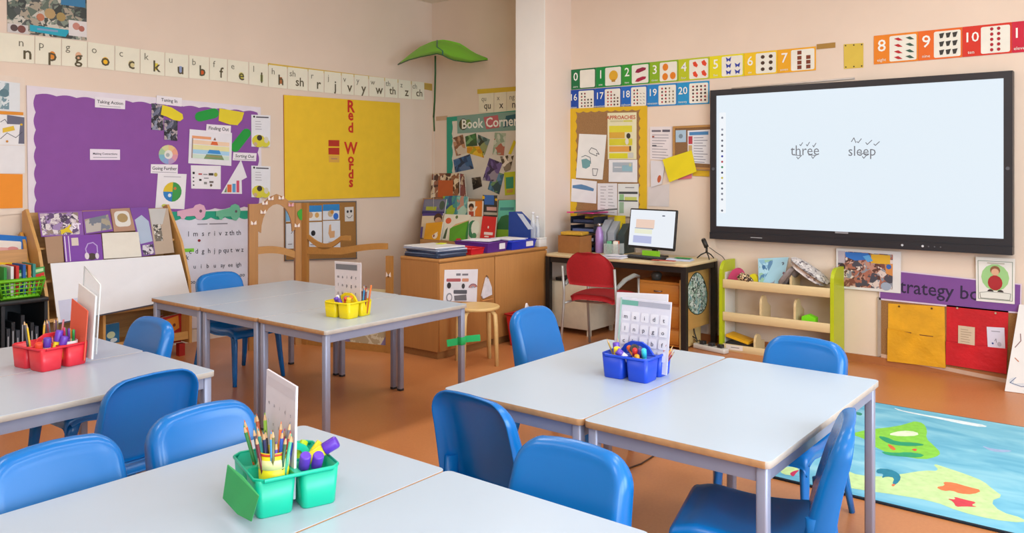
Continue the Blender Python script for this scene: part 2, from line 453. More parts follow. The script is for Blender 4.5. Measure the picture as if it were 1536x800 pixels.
# ================================================================== BLUE CHAIRS
BLUE = M('#026ebb', .27, .02, 4, spec=.5)
def section(Wd, r, D, nf=9, na=5, nd=3):
    """across profile: list of (x, behind)"""
    L = []; hw = Wd/2
    for i in range(nd): L.append((-hw, D-(D-r)*i/nd))
    for i in range(na):
        a = i/na*pi/2; L.append((-hw+r-r*cos(a), r-r*sin(a)))
    for i in range(nf+1): L.append((-hw+r+(2*hw-2*r)*i/nf, 0))
    for i in range(1, na+1):
        a = i/na*pi/2; L.append((hw-r+r*sin(a), r-r*cos(a)))
    for i in range(1, nd+1): L.append((hw, r+(D-r)*i/nd))
    return L
def make_chair(label, grp):
    t = thing('school_chair', label, 'chair', (0, 0, 0), 0, grp)
    ZT, ZB, WB, rim = .735, .375, .385, .030
    # outline of the back panel (x, z) counter-clockwise with outward normals; big top corners, arched top edge
    def corner(cx_, cz_, r_, a0, n_=7): return [(cx_+r_*cos(R(a0+90*i/n_)), cz_+r_*sin(R(a0+90*i/n_))) for i in range(n_+1)]
    hw, rt, rb = WB/2-rim, .062, .02
    O = corner(hw-rt-.006, ZT-rim-rt, rt, 0)+[(hw*.35, ZT-rim+.004), (0, ZT-rim+.006), (-hw*.35, ZT-rim+.004)]+corner(-hw+rt+.006, ZT-rim-rt, rt, 90)
    O += [(-hw+.003, .58), (-hw, .50), (-hw, .44)]+corner(-hw+rb, ZB+rb, rb, 180, 3)+[(-hw*.4, ZB), (hw*.4, ZB)]+corner(hw-rb, ZB+rb, rb, 270, 3)+[(hw, .44), (hw, .50), (hw-.003, .58)]
    O = [V(x, z) for x, z in O]; n_ = len(O); cen = V(0, .56)
    nu = []
    for i in range(n_):
        e = O[(i+1) % n_]-O[i-1]; nu.append(unit(V(e[1], -e[0])))
    def fy(x, z):
        k = (z-ZB)/(ZT-ZB); return -.165-.07*k-.04*k*k-.014*max(0, 1-(x/(WB/2))**2)
    def depth(p, v):                            # how far the rim is drawn to the rear
        k = min(1, max(0, (p[1]-ZB)/(ZT-ZB))); side = abs(v[0]); return .004+side*(.050-.036*k)
    rings = []
    for s_ in (.04, .3, .55, .75, .9, 1.): rings.append([(cen[0]+(p[0]-cen[0])*s_, fy(cen[0]+(p[0]-cen[0])*s_, cen[1]+(p[1]-cen[1])*s_), cen[1]+(p[1]-cen[1])*s_) for p in O])
    for a_ in (12, 24, 38, 54, 72, 90): rings.append([(p[0]+v[0]*rim*sin(R(a_)), fy(*p)-rim*1.15*(1-cos(R(a_))), p[1]+v[1]*rim*sin(R(a_))) for p, v in zip(O, nu)])
    rings.append([(p[0]+v[0]*rim, fy(*p)-rim*1.15-depth(p, v), p[1]+v[1]*rim) for p, v in zip(O, nu)])
    rings.append([(p[0]+v[0]*(rim-.003), fy(*p)-rim*1.15-depth(p, v)-.003, p[1]+v[1]*(rim-.003)) for p, v in zip(O, nu)])
    rings.append([(p[0]+v[0]*(rim-.007), fy(*p)-rim*1.15-depth(p, v), p[1]+v[1]*(rim-.007)) for p, v in zip(O, nu)])
    rings.append([(p[0]+v[0]*(rim-.009), fy(*p)-rim*1.15, p[1]+v[1]*(rim-.009)) for p, v in zip(O, nu)])
    rings.append([(p[0], fy(*p)-.010, p[1]) for p in O])
    for s_ in (.85, .6, .3, .04): rings.append([(cen[0]+(p[0]-cen[0])*s_, fy(cen[0]+(p[0]-cen[0])*s_, cen[1]+(p[1]-cen[1])*s_)-.007, cen[1]+(p[1]-cen[1])*s_) for p in O])
    b = MB()
    for r_ in rings: b.v += r_
    for k in range(len(rings)-1):
        for i in range(n_):
            q_ = (i+1) % n_; b.face([k*n_+i, (k+1)*n_+i, (k+1)*n_+q_, k*n_+q_], BLUE, True)
    b.face(list(range(n_)), BLUE, True); e_ = (len(rings)-1)*n_; b.face([e_+i for i in range(n_-1, -1, -1)], BLUE, True)
    b.f = [f_[::-1] for f_ in b.f]
    b.build('backrest', t)
    rows = []
    for i in range(15):
        k = i/14; y = -.205+.40*k; z = .392-.016*sin(pi*min(1, k*1.15))
        Wd = .365+.03*k
        if k > .8: z -= .014*((k-.8)/.2)**2
        rows.append([(x, y, z-b_-.006*cos(pi*x/(Wd+.02))) for x, b_ in section(Wd, .024, .045)])
    zl, yl = .378, .195
    for i in range(1, 6):
        a = i/5*pi/2; rows.append([(x, yl+.028*sin(a), zl-.03*(1-cos(a))-(.02*(i/5) if i > 3 else 0)-min(b_, .03)) for (x, b_) in section(.395, .024, .045)])
    b = MB(); b.shell([r_[::-1] for r_ in rows], .006, BLUE); b.build('seat', t)
    for sx in (-1, 1):
        b = MB(); b.tube([(sx*.176, -.215, .47), (sx*.178, -.222, .36), (sx*.186, -.238, .24), (sx*.197, -.262, .12), (sx*.208, -.292, 0)], [.034, .034, .030, .025, .019], BLUE, 10, True, [.015, .016, .015, .014, .012], up=(0, 1, .2)); b.build('leg', t)
        b = MB(); b.tube([(sx*.172, .165, .362), (sx*.18, .19, .30), (sx*.185, .2, .2), (sx*.192, .212, .1), (sx*.199, .224, 0)], [.030, .030, .026, .023, .018], BLUE, 10, True, [.018, .018, .016, .015, .013], up=(0, 1, 0)); b.build('leg', t)
    for sx in (-1, 1):
        b = MB(); b.tube([(sx*.178, -.19, .35), (sx*.184, 0, .352), (sx*.182, .17, .352)], [.010]*3, BLUE, 8, True, [.016]*3); b.build('side_rib', t)
    return t
# (x, y, facing in degrees from +Y anticlockwise, label): the position is that of the chair's seat centre
G = 'blue school chairs'
FACE = {'+y': 0, '-y': 180, '+x': -90, '-x': 90}
def chair_at(bx, by, face, off=.255):
    """bx,by = top of backrest; the seat lies ahead of it"""
    a = R(face); return (bx-sin(a)*off, by+cos(a)*off, 0), a
CH = [
 (.985, 2.385, 180, 'blue plastic chair at lower left corner of picture, facing the nearest table'),
 (1.437, 2.385, 180, 'blue plastic chair half hidden behind the green caddy and white card'),
 (1.56, 3.02, 2, 'blue plastic chair seen squarely from behind, tucked under left edge tables'),
 (2.10, 4.085, 91, 'blue plastic chair at end of left tables, before the book stand'),
 (3.42, 5.50, 180, 'blue plastic chair beyond the far trio of tables, below the phonics chart'),
 (3.625, 2.70, 180, 'blue plastic chair at left side of blue caddy table, before the red chair'),
 (2.13, 1.84, -94, 'blue plastic chair with shaded back, tucked under blue caddy table front'),
 (1.85, 1.285, 92, 'blue plastic chair at lower centre, facing the nearest tables'),
 (3.70, 1.265, 88, 'blue plastic chair in front of the lime green shelf unit'),
 (2.63, .80, 15, 'blue plastic chair seen side-on at lower right beside the rug')]
ch0 = None
for bx, by, fc, lb in CH:
    loc, a = chair_at(bx, by, fc)
    if ch0 is None:
        ch0 = make_chair(lb, G); ch0.location = loc; ch0.rotation_euler = (0, 0, a)
    else: dup(ch0, loc, a, lb, G)

# ================================================================== RUG
RX = [3.895, 5.56]; RY = [1.50, -.55]
rsh = Sheet([(RX[1], RY[0], .012), (RX[1], RY[1], .012), (RX[0], RY[1], .012), (RX[0], RY[0], .012)], (0, 0, 1))
def rug_blue():
    m, nt, p = new_mat('woven_sea_blue'); tc = N(nt, 'ShaderNodeTexCoord'); mp = N(nt, 'ShaderNodeMapping'); mp.inputs['Scale'].default_value = (2.2, .8, 1)
    n = N(nt, 'ShaderNodeTexNoise', i_Scale=3., i_Detail=6., i_Distortion=.8); nt.links.new(tc.outputs['Object'], mp.inputs[0]); nt.links.new(mp.outputs[0], n.inputs['Vector'])
    r = ramp(nt, n.outputs['Fac'], [(.3, lin('#55a6c8')), (.5, lin('#76bdd6')), (.7, lin('#96d0e0'))]); nt.links.new(r.outputs[0], p.inputs['Base Color']); p.inputs['Roughness'].default_value = .9
    return m
t = thing('map_rug', 'blue rectangular rug printed with a green island map', 'rug', ((RX[0]+RX[1])/2, (RY[0]+RY[1])/2, 0))
o3 = V(*t.location)
b = MB(); b.rbox((0, 0, .006), (RX[1]-RX[0], RY[0]-RY[1], .010), .01, M('#15202c', .9), .002); b.build('dark_binding', t)
b = MB(); b.rbox((0, 0, .0085), (RX[1]-RX[0]-.022, RY[0]-RY[1]-.022, .007), .01, rug_blue(), .001); b.build('pile', t)
def rugpoly(mb, pts, col, k):
    for _ in range(1):
        pts = [q_ for i in range(len(pts)) for q_ in ((.75*pts[i][0]+.25*pts[(i+1) % len(pts)][0], .75*pts[i][1]+.25*pts[(i+1) % len(pts)][1]), (.25*pts[i][0]+.75*pts[(i+1) % len(pts)][0], .25*pts[i][1]+.75*pts[(i+1) % len(pts)][1]))]
    P = [FL(x, y, .0122+.00015*k)-o3 for x, y in pts]
    nn = sum(np.cross(P[i], P[(i+1) % len(P)]) for i in range(len(P)))
    if nn[2] < 0: P = P[::-1]
    mb.flat(P, M(col, .9, .1, 30))
b = MB()
rugpoly(b, [(1338, 611), (1360, 618), (1470, 636), (1484, 641), (1460, 640), (1400, 627), (1350, 617)], '#dfeef2', 1)
rugpoly(b, [(1275, 651), (1300, 645), (1345, 640), (1366, 634), (1372, 632), (1385, 635), (1391, 645), (1389, 658), (1400, 668), (1412, 680), (1404, 686), (1385, 690), (1350, 684), (1320, 676), (1300, 660)], '#86cf45', 2)
rugpoly(b, [(1330, 652), (1352, 646), (1376, 648), (1378, 654), (1350, 655)], '#dfeccf', 3)
rugpoly(b, [(1316, 654), (1330, 656), (1345, 663), (1372, 664), (1390, 668), (1368, 670), (1340, 668), (1325, 662)], '#1f9a6a', 4)
rugpoly(b, [(1320, 677), (1345, 680), (1360, 678), (1388, 682), (1380, 687), (1350, 685), (1330, 683)], '#2aa06a', 5)
rugpoly(b, [(1330, 666), (1338, 668), (1345, 675), (1338, 676)], '#d86a3a', 6); rugpoly(b, [(1366, 674), (1376, 673), (1374, 678)], '#d8553a', 6)
rugpoly(b, [(1238, 716), (1262, 708), (1268, 698), (1274, 710), (1310, 716), (1350, 712), (1385, 706), (1410, 707), (1398, 695), (1420, 702), (1450, 712), (1475, 722), (1490, 735), (1505, 745), (1485, 752), (1500, 768), (1536, 778), (1536, 785), (1490, 780), (1440, 768), (1400, 752), (1340, 742), (1290, 735), (1250, 728)], '#c2e09e', 2)
rugpoly(b, [(1168, 704), (1185, 700), (1200, 703), (1192, 714), (1174, 712)], '#c2e09e', 2)
rugpoly(b, [(1184, 711), (1190, 707), (1200, 705), (1194, 710), (1190, 716)], '#c02a5a', 3)
rugpoly(b, [(1316, 703), (1335, 704), (1348, 710), (1352, 718), (1345, 727), (1338, 727), (1342, 717), (1330, 715), (1322, 718), (1326, 711), (1314, 710)], '#1c7f9a', 5)
rugpoly(b, [(1336, 727), (1344, 726), (1340, 731)], '#d8734a', 6)
rugpoly(b, [(1403, 731), (1418, 729), (1414, 723), (1430, 724), (1450, 730), (1474, 736), (1460, 742), (1440, 741), (1428, 736), (1415, 737)], '#e07a4a', 5)
rugpoly(b, [(1420, 748), (1434, 750), (1430, 745), (1448, 750), (1466, 754), (1456, 758), (1468, 761), (1445, 760), (1434, 761), (1430, 753)], '#d2414f', 5)
rugpoly(b, [(1470, 668), (1490, 674), (1520, 676), (1510, 679), (1488, 678)], '#9fb6dc', 3)
rugpoly(b, [(1280, 617), (1294, 620), (1292, 624), (1284, 622)], '#2d8f7a', 3)
b.build('island_print', t)

# ================================================================== LEFT WALL
def ip(x, tab):
    return float(np.interp(x, [a for a, _ in tab], [b_ for _, b_ in tab]))
TOP = [(-40, 44), (0, 49), (133, 63), (248, 79), (340, 89), (418, 99), (533, 112), (640, 124)]
BOT = [(-40, 87), (0, 92), (131, 101), (246, 114), (340, 122), (403, 130.5), (507, 141), (636, 150)]
INK = '#5a5138'
LET = [('n', -2, 52, None), ('p', 52, 92, '#e08a2c'), ('g', 92, 131, '#e3b08c'), ('o', 131, 172, '#f0b820'), ('c', 172, 210, '#d8c890'), ('k', 210, 247, '#e3d04a'),
       ('u', 247, 283, '#8f9cc0'), ('b', 283, 314, '#cf5a24'), ('f', 314, 341, None), ('e', 341, 373, '#c8bf4a'), ('l', 373, 402.5, '#a8b86a'), ('h', 402.5, 431, '#b06a3a'),
       ('sh', 431, 462, None), ('r', 462, 486, None), ('j', 486, 512, None), ('v', 512, 531, None), ('y', 531, 553, None), ('w', 553, 577, None), ('th', 577, 597, None), ('z', 597, 617, None), ('ch', 617, 637, None)]
b = MB(); q = LQ([(402, 94.5), (650, 126), (650, 131), (402, 99)], .002); b.prism(q, V(0, .0015, 0), paper('#d8b548'))
tag(b.build('border_strip', None, sum(q)/4), 'thin yellow border strip along the top of the letter cards', 'border')
q = LQ([(636, 125), (652, 127), (652, 137), (636, 134)], .0035)
sheet('border_strip_end', 'short olive yellow strip end right of the ch card', 'border', q, nL, '#b89a45')
for k, (ch, x0, x1, fill) in enumerate(LET):
    g = .6
    q = LQ([(x0+g, ip(x0, TOP)), (x1-g, ip(x1, TOP)), (x1-g, ip(x1, BOT)), (x0+g, ip(x0, BOT))], .005+.0006*(k % 2))
    it = [('t', ch, .24, .27, .40, '#6f6a58')]
    U = .66 if len(ch) == 1 else .6
    if k == 0: it = [('t', ch, .62, .27, .40, '#6f6a58')]; U = .80
    if fill:
        dy = {'p': .66, 'g': .58, 'b': .70, 'k': .62, 'h': .66}.get(ch, .66)
        if ch in 'pgobecu': it.append(('e', U, dy+(-.02 if ch == 'p' else 0), .13, fill, .15))
        else: it.append(('r', U-.07, .5, U+.07, .80, fill))
    it.append(('t', ch, U, .62, .66 if len(ch) == 1 else .56, INK, .012))
    sheet('letter_card', 'cream letter card showing a small and a large %s' % ch, 'letter card', q, nL, '#ebe6cf', it, .0015, group='letter cards along the wall')

# collage poster, partly cut by the top edge
q = LQ([(10, -26), (130, -9), (130, 61), (11, 48)])
sheet('collage_poster', 'photo collage poster of people with a cyan banner, at top left', 'poster', q, nL, photo(['#2d3330', '#5c6a5c', '#a79b86', '#474c48', '#7e8a7a', '#c9c3b4', '#364038'], 16), [
    ('r', 0, .82, .25, 1, '#cfcac6'), ('e', .08, .90, .045, '#5a4a48'), ('e', .17, .91, .05, '#7a4c44'), ('p', [(.27, .80), (.78, .82), (.72, .97), (.27, .93)], '#2aa5bc'), ('r', .36, .85, .62, .89, '#7f9fc0'),
    ('r', .76, .60, 1, .93, '#e2dcd8'), ('e', .86, .72, .05, '#c98a7a'), ('e', .93, .76, .04, '#b06a5a'), ('r', .66, .02, .98, .30, '#3f7fa8'), ('e', .52, .52, .07, '#b89a6a'), ('e', .66, .56, .06, '#a8905a'), ('e', .40, .62, .05, '#c07a5a')])

# pinned prints at the left edge of the picture
cat = 'print'
b = MB(); q = LQ([(-30, 108), (37, 117), (37, 320), (-30, 326)], .012); b.prism(q, V(0, .01, 0), paper('#e7d6c4'))
tag(b.build('display_backing', None, sum(q)/4), 'pale narrow display backing at the left picture edge', 'display board')
sheet('pinned_print', 'white print with blue-grey picture, topmost at left edge', cat, LQ([(-30, 117), (30, 125), (30, 168), (-30, 163)], .016), nL, '#dfe3e4', [('r', .0, .05, .72, .95, photo(['#9fb6bb', '#d8dfdf', '#6f8f98', '#c2cfcf'], 14)), ('e', .6, .4, .12, '#5f7f88')])
sheet('orange_strip', 'thin orange strip between two prints at left edge', 'strip', LQ([(-30, 165), (35, 168.5), (35, 173), (-30, 170)], .016), nL, '#e0902c')
sheet('pinned_print', 'white print with yellow and grey doodles at left edge', cat, LQ([(-30, 170), (36.5, 174), (36.5, 218), (-30, 217)], .017), nL, '#e9e7e6', [('p', [(.6, .0), (1, .05), (1, .95), (.86, .95), (.9, .3), (.6, .3)], '#6a6a7c'), ('p', [(.5, .45), (.75, .35), (.78, .5), (.5, .6)], '#e2bd3a'), ('e', .93, .3, .03, '#d8b02c'), ('l', [(.45, .8), (.6, .6), (.8, .75), (.95, .55)], .004, '#4a4a55'), ('l', [(.45, .25), (.55, .15), (.62, .3)], .004, '#55555f'), ('e', .6, .88, .03, '#c8873a')])
sheet('pinned_sheet', 'blank white sheet above the orange card at left edge', 'paper', LQ([(-30, 218), (37.5, 218.5), (37.5, 260), (-30, 260)], .017), nL, '#e6e4e4')
sheet('orange_card', 'plain orange card pinned at left edge', 'card', LQ([(-30, 260), (34, 261.5), (34, 312), (-30, 314)], .018), nL, '#ee9228')

# purple display board
q = LQ([(40, 128), (391, 161), (393, 316), (43, 336)], .012)
t, sh = sheet('purple_display_board', 'large purple display board with white scalloped border', 'display board', q, nL, '#e4dbe2', th=.011)
q2 = LQ([(53.5, 142), (386, 169), (387, 309), (55, 327)], .014)
psh = Sheet([V(*p)-V(*t.location) for p in q2], nL)
mb = MB(); mb.prism([psh.P(u, v) for u, v in wavy(13, 7, .008, .014)], V(0, .0018, 0), paper('#8a4f9e')); mb.build('purple_backing', t)
def onP(name, label, cat, pts, col, items=(), lay=0, **kw):
    return sheet(name, label, cat, LQ(pts, .0175+.0025*lay), nL, col, items, .0015, **kw)
def q4(x, y, s, pts): return [(x+a/s, y+c/s) for a, c in pts]
c4 = lambda *pts: q4(220, 120, 4., pts)
onP('header_card', 'white header card reading Taking Action', 'card', [(142.5, 145), (188, 149.5), (187.5, 164), (142.5, 161)], '#ece6ea', [('t', 'Taking Action', .5, .42, .44, '#2c2830', .012), ('r', .15, .80, .85, .84, '#8a8490')])
onP('header_card', 'white header card reading Making Connections', 'card', [(135, 223.5), (180, 224.5), (180, 240), (135, 240)], '#ece2ec', [('t', 'Making Connections', .5, .42, .27, '#2c2830', .012), ('r', .1, .74, .9, .79, '#8a8490')])
onP('header_card', 'white header card reading Tuning In', 'card', c4((60, 92), (212, 108), (210, 160), (58, 142)), '#ece6ea', [('t', 'Tuning In', .5, .45, .55, '#2c2830', .012)])
onP('header_card', 'white header card reading Finding Out', 'card', c4((360, 265), (506, 275), (504, 326), (356, 312)), '#eee8ec', [('t', 'Finding Out', .5, .45, .6, '#2c2830', .012)], 2)
onP('header_card', 'white header card reading Going Further', 'card', c4((26, 506), (188, 508), (186, 566), (24, 560)), '#eee8ec', [('t', 'Going Further', .5, .42, .5, '#2c2830', .012), ('r', .05, .82, .95, .86, '#6a6470')], 1)
onP('header_card', 'white header card reading Sorting Out', 'card', c4((520, 434), (660, 440), (656, 488), (516, 482)), '#eee8ec', [('t', 'Sorting Out', .5, .42, .56, '#2c2830', .012), ('r', .05, .82, .95, .86, '#6a6470')], 1)
ph = photo(['#2a2d38', '#6a6f86', '#b3a3a4', '#3e4252', '#1d1f27', '#8d92a6'], 22)
onP('pinned_photo', 'upper dark photo on purple board under Tuning In card', 'photo', c4((30, 140), (102, 150), (100, 304), (28, 298)), ph)
onP('pinned_photo', 'lower dark photo on purple board below yellow speech note', 'photo', c4((105, 238), (186, 244), (184, 366), (106, 358)), ph, (), 1)
def freeform(name, label, cat, pts, col, lay=0, items=()):
    W_ = LQ(pts, .0175+.0025*lay); mb = MB(); mb.prism(W_, V(0, .0015, 0), mat_of(col)); c = sum(W_)/len(W_)
    o = tag(mb.build(name, None, c), label, cat)
    return o
freeform('yellow_note', 'yellow rounded note tilted below the Tuning In card', 'note', c4((95, 150), (150, 165), (215, 205), (220, 232), (200, 248), (160, 240), (120, 220), (85, 208)), '#e6d22a', 2)
freeform('yellow_note', 'yellow note with handwriting above the Finding Out card', 'note', c4((437, 170), (585, 195), (572, 240), (545, 272), (500, 268), (432, 245)), '#e4cf2e', 1)
def pill(a, c, w, n=6):
    a, c = V(*a), V(*c); d = unit(c-a); p = V(-d[1], d[0]); P = []
    for i in range(n+1): an = pi/2+pi*i/n; P.append(tuple(a+w/2*(d*cos(an)+p*sin(an))))
    for i in range(n+1): an = -pi/2+pi*i/n; P.append(tuple(c+w/2*(d*cos(an)+p*sin(an))))
    return P
freeform('green_shape', 'green rounded paper strip at top of purple board', 'paper shape', pill((300, 175), (321, 170), 15), '#1f9a3c', 0)
freeform('green_shape', 'green rounded paper strip beside the pyramid sheet', 'paper shape', pill((369.5, 200), (353, 221), 14), '#1f9a3c', 0)
onP('pyramid_sheet', 'white sheet with food pyramid chart on purple board', 'sheet', c4((258, 295), (512, 318), (508, 516), (250, 500)), '#e9e6ea', [
    ('r', .06, .18, .5, .26, '#e8a070'), ('r', .08, .3, .94, .42, '#f0d0b0'), ('r', .08, .44, .94, .58, '#e9e2a8'), ('r', .08, .58, .94, .70, '#a9d2ea'), ('r', .08, .72, .94, .84, '#cfe2cf'), ('r', .06, .26, .085, .84, '#a08a80'),
    ('p', [(.585, .18), (.62, .27), (.55, .27)], '#8a5a40'), ('p', [(.52, .31), (.64, .31), (.67, .41), (.49, .41)], '#df6a3a'), ('p', [(.46, .56), (.70, .56), (.74, .67), (.42, .67)], '#3f8fd0'), ('p', [(.40, .70), (.76, .70), (.82, .84), (.34, .84)], '#7d9a6a'), ('r', .40, .74, .76, .77, '#a89060')], 1)
wc = c4((130, 448))[0]
W_ = [(wc[0]+14.5*cos(i*pi/10), wc[1]+14.5*sin(i*pi/10)) for i in range(20)]
o = freeform('colour_wheel', 'round pastel colour wheel on the purple board', 'disc', W_, '#e8c48c', 0)
mb = MB(); shw = Sheet([V(*p)-V(*o.location) for p in LQ(bb(wc[0]-14.5, wc[1]-14.5, wc[0]+14.5, wc[1]+14.5), .0178)], nL)
for i, c in enumerate(['#e9a58a', '#e8c48c', '#d8d49a', '#a9c8a0', '#7fb6c8', '#8fa2cf', '#b79ac0', '#dd9aa8']):
    a0, a1 = i*pi/4, (i+1)*pi/4; prints(mb, shw, [('p', [(.5, .5)]+[(.5+.5*cos(a), .5-.5*sin(a)) for a in (a0, (a0+a1)/2, a1)], c)])
prints(mb, shw, [('e', .5, .5, .22, '#e6e2da'), ('e', .46, .52, .1, '#a9b0b0')], .0012); mb.build('print', o)
onP('world_sheet', 'white sheet with four-colour round diagram below Going Further', 'sheet', c4((68, 560), (240, 565), (226, 776), (52, 770)), '#ece8ea', [
    ('p', [(.54, .52)]+[(.54+.32*cos(a), .52-.28*sin(a)) for a in np.linspace(pi/2, pi, 6)], '#e0c030'), ('p', [(.54, .52)]+[(.54+.32*cos(a), .52-.28*sin(a)) for a in np.linspace(-pi/2, pi/2, 10)], '#3f9a4a'), ('p', [(.54, .52)]+[(.54+.32*cos(a), .52-.28*sin(a)) for a in np.linspace(pi, 1.5*pi, 6)], '#2f7fc0'),
    ('e', .45, .62, .06, '#d8e6ea'), ('e', .62, .42, .05, '#c87a40'), ('e', .3, .92, .10, '#c8d060', .05), ('r', .2, .08, .8, .10, '#b8b0b8')], 0)
onP('icon_sheet', 'white sheet with rows of small icons under the pyramid', 'sheet', c4((265, 512), (445, 516), (444, 656), (268, 652)), '#ece8ea', [
    ('r', .05, .28, .12, .38, '#2c2c30'), ('r', .05, .50, .10, .56, '#55505a'), ('r', .05, .66, .10, .72, '#55505a'), ('r', .05, .82, .10, .88, '#55505a'), ('r', .24, .34, .36, .40, '#c04a4a'), ('r', .26, .58, .34, .66, '#2a2a2a'), ('r', .40, .36, .54, .40, '#8a868a'), ('r', .42, .52, .58, .56, '#8a868a'), ('r', .58, .32, .74, .42, '#4a4640'), ('e', .82, .38, .06, '#b8a84a'), ('r', .42, .70, .52, .80, '#8a8a86'), ('r', .60, .66, .74, .74, '#6f6a66'), ('e', .66, .84, .04, '#6a5a4a')], 0)
o = freeform('bar_chart_sheet', 'folded white sheet showing a colourful bar chart', 'sheet', c4((566, 480), (602, 585), (570, 602), (572, 684), (448, 682)), '#e9e5ea', 0)
mb = MB(); bs = Sheet([V(*p)-V(*o.location) for p in LQ(c4((450, 590), (572, 590), (572, 684), (450, 684)), .0178)], nL)
prints(mb, bs, [('p', [(.12, .9), (.24, .5), (.24, .9)], '#6a8a5a'), ('r', .27, .4, .48, .9, '#d8683a'), ('r', .52, .35, .68, .9, '#5a9ac8'), ('r', .72, .15, .86, .9, '#d0506a')]); mb.build('print', o)
for lb, y0, y1 in (('upper', 208, 402), ('lower', 514, 706)):
    onP('lesson_sheet', '%s white sheet with yellow pictures at right edge of purple board' % lb, 'sheet', c4((628, y0), (743, y0+5), (741, y1), (629, y1-2)), '#e6e6ea', [('e', .14, .06, .05, '#2a2a30'), ('r', .24, .05, .9, .09, '#55525a'), ('lines', .2, .6, .2, .44, 4, '#a8a4ac', 3), ('e', .38, .82, .36, '#d8cc3a', .20), ('e', .72, .88, .26, '#d8d040', .13), ('e', .42, .72, .14, '#3a342e', .09), ('e', .78, .78, .12, '#d8d2c0', .10), ('e', .2, .92, .10, '#c8a890', .06)], 1)

# yellow Red Words board
q = LQ([(426, 142.4), (600, 154.4), (600, 295), (427.5, 301)], .016)
t, sh = sheet('yellow_display_board', 'plain yellow display board titled Red Words', 'display board', q, nL, '#eec42c', th=.014, side='#b8742a')
mb = MB()
sh0 = Sheet([p-V(*t.location) for p in sh.q], nL)
prints(mb, sh0, [('t', ch, (519.8-426)/174, (y-148.9)/148.9, em/148.9, '#c9301c', .03, sx_) for ch, y, em, sx_ in (('R', 159, 25, .95), ('e', 171.8, 23, .95), ('d', 191, 21, 1), ('W', 222, 25, .95), ('o', 237.5, 20, 1.1), ('r', 248, 20, 1.2), ('d', 261, 19, 1.1), ('s', 272.8, 22, 1))])
mb.build('red_lettering', t)
onR = lambda *pts: LQ(q4(300, 80, 3.334, pts), .0185)
sheet('red_word_card', 'upper small red word card on yellow board', 'card', onR((643, 434), (697, 435), (697, 466), (643, 465)), nL, '#b8321e', (), .0012)
sheet('red_word_card', 'lower small red word card on yellow board', 'card', onR((643, 473), (697, 473), (697, 508), (643, 506)), nL, '#b8321e', (), .0012)
sheet('faded_word_card', 'faded peach card under the red word cards', 'card', onR((645, 511), (697, 512), (697, 546), (645, 545)), nL, '#dba84a', [('r', .2, .4, .8, .55, '#b8806a')], .0012)

# cork board with picture cards, behind the wooden arch
k6 = lambda *pts: q4(360, 270, 2.757, pts)
q = LQ(k6((185, 90), (481, 87), (483, 326), (186, 336)), .02)
t, sh = sheet('cork_board', 'framed cork board with action cards behind the wooden arch', 'pin board', q, nL, cork('#a8793f'), th=.016)
mb = MB(); s0 = Sheet([p-V(*t.location) for p in sh.q], nL); fm = M('#8f9090', .35, metal=.6)
for (u0, v0, u1, v1) in ((0, 0, 1, .02), (0, .98, 1, 1), (0, 0, .012, 1), (.988, 0, 1, 1)):
    mb.prism([s0.P(u0, v1, .004), s0.P(u1, v1, .004), s0.P(u1, v0, .004), s0.P(u0, v0, .004)], V(0, .006, 0), fm)
mb.build('frame', t)
CK = [('left sky blue picture card behind the arch', ((188, 112), (222, 110), (222, 172), (188, 174)), 0), ('blue action card with two hands, upper middle', ((265, 107), (338, 105), (338, 168), (265, 170)), 1), ('blue action card with paint, upper right', ((343, 102), (411, 100), (411, 164), (343, 166)), 2),
      ('white card partly behind the arch post', ((188, 182), (222, 180), (222, 284), (188, 286)), 3), ('white card with black dot', ((268, 176), (339, 174), (340, 300), (269, 302)), 4), ('white card with pointing hand', ((343, 170), (414, 168), (415, 291), (344, 295)), 5), ('small white face card at right', ((433, 113), (470, 111), (470, 171), (434, 172)), 6)]
for lb, pts, k in CK:
    it = {0: [('r', .05, .05, .95, .95, '#7fb4d8')], 1: [('r', 0, 0, 1, .42, '#2f86c8'), ('r', .06, .45, .94, .9, '#e8e4da'), ('e', .35, .62, .14, '#c8a27a'), ('e', .72, .64, .12, '#d8a860')], 2: [('r', 0, 0, 1, .42, '#2f86c8'), ('e', .45, .60, .16, '#c8b08a'), ('e', .78, .78, .16, '#2f6fd0'), ('e', .55, .5, .1, '#c88a3a')],
          3: [('l', [(.7, .4), (.9, .3)], .006, '#55525a'), ('r', .3, .8, .8, .84, '#9a969a')], 4: [('e', .48, .36, .13, '#202024'), ('r', .3, .72, .65, .76, '#9a969a'), ('r', .36, .9, .62, .93, '#9a969a')], 5: [('p', [(.36, .14), (.46, .12), (.48, .34), (.68, .34), (.66, .56), (.40, .58), (.30, .42)], '#d8a878'), ('lines', .3, .7, .7, .8, 2, '#8a868a', 1), ('r', .42, .9, .6, .93, '#9a969a')], 6: [('e', .32, .32, .12, '#2a2a2e'), ('e', .70, .30, .12, '#2a2a2e'), ('l', [(.2, .62), (.4, .76), (.62, .74), (.82, .58)], .006, '#2a2a2e')]}[k]
    sheet('picture_card', lb, 'card', LQ(k6(*pts), .0235), nL, '#dfe3e8' if k != 6 else '#d8d4cc', it, .0012)

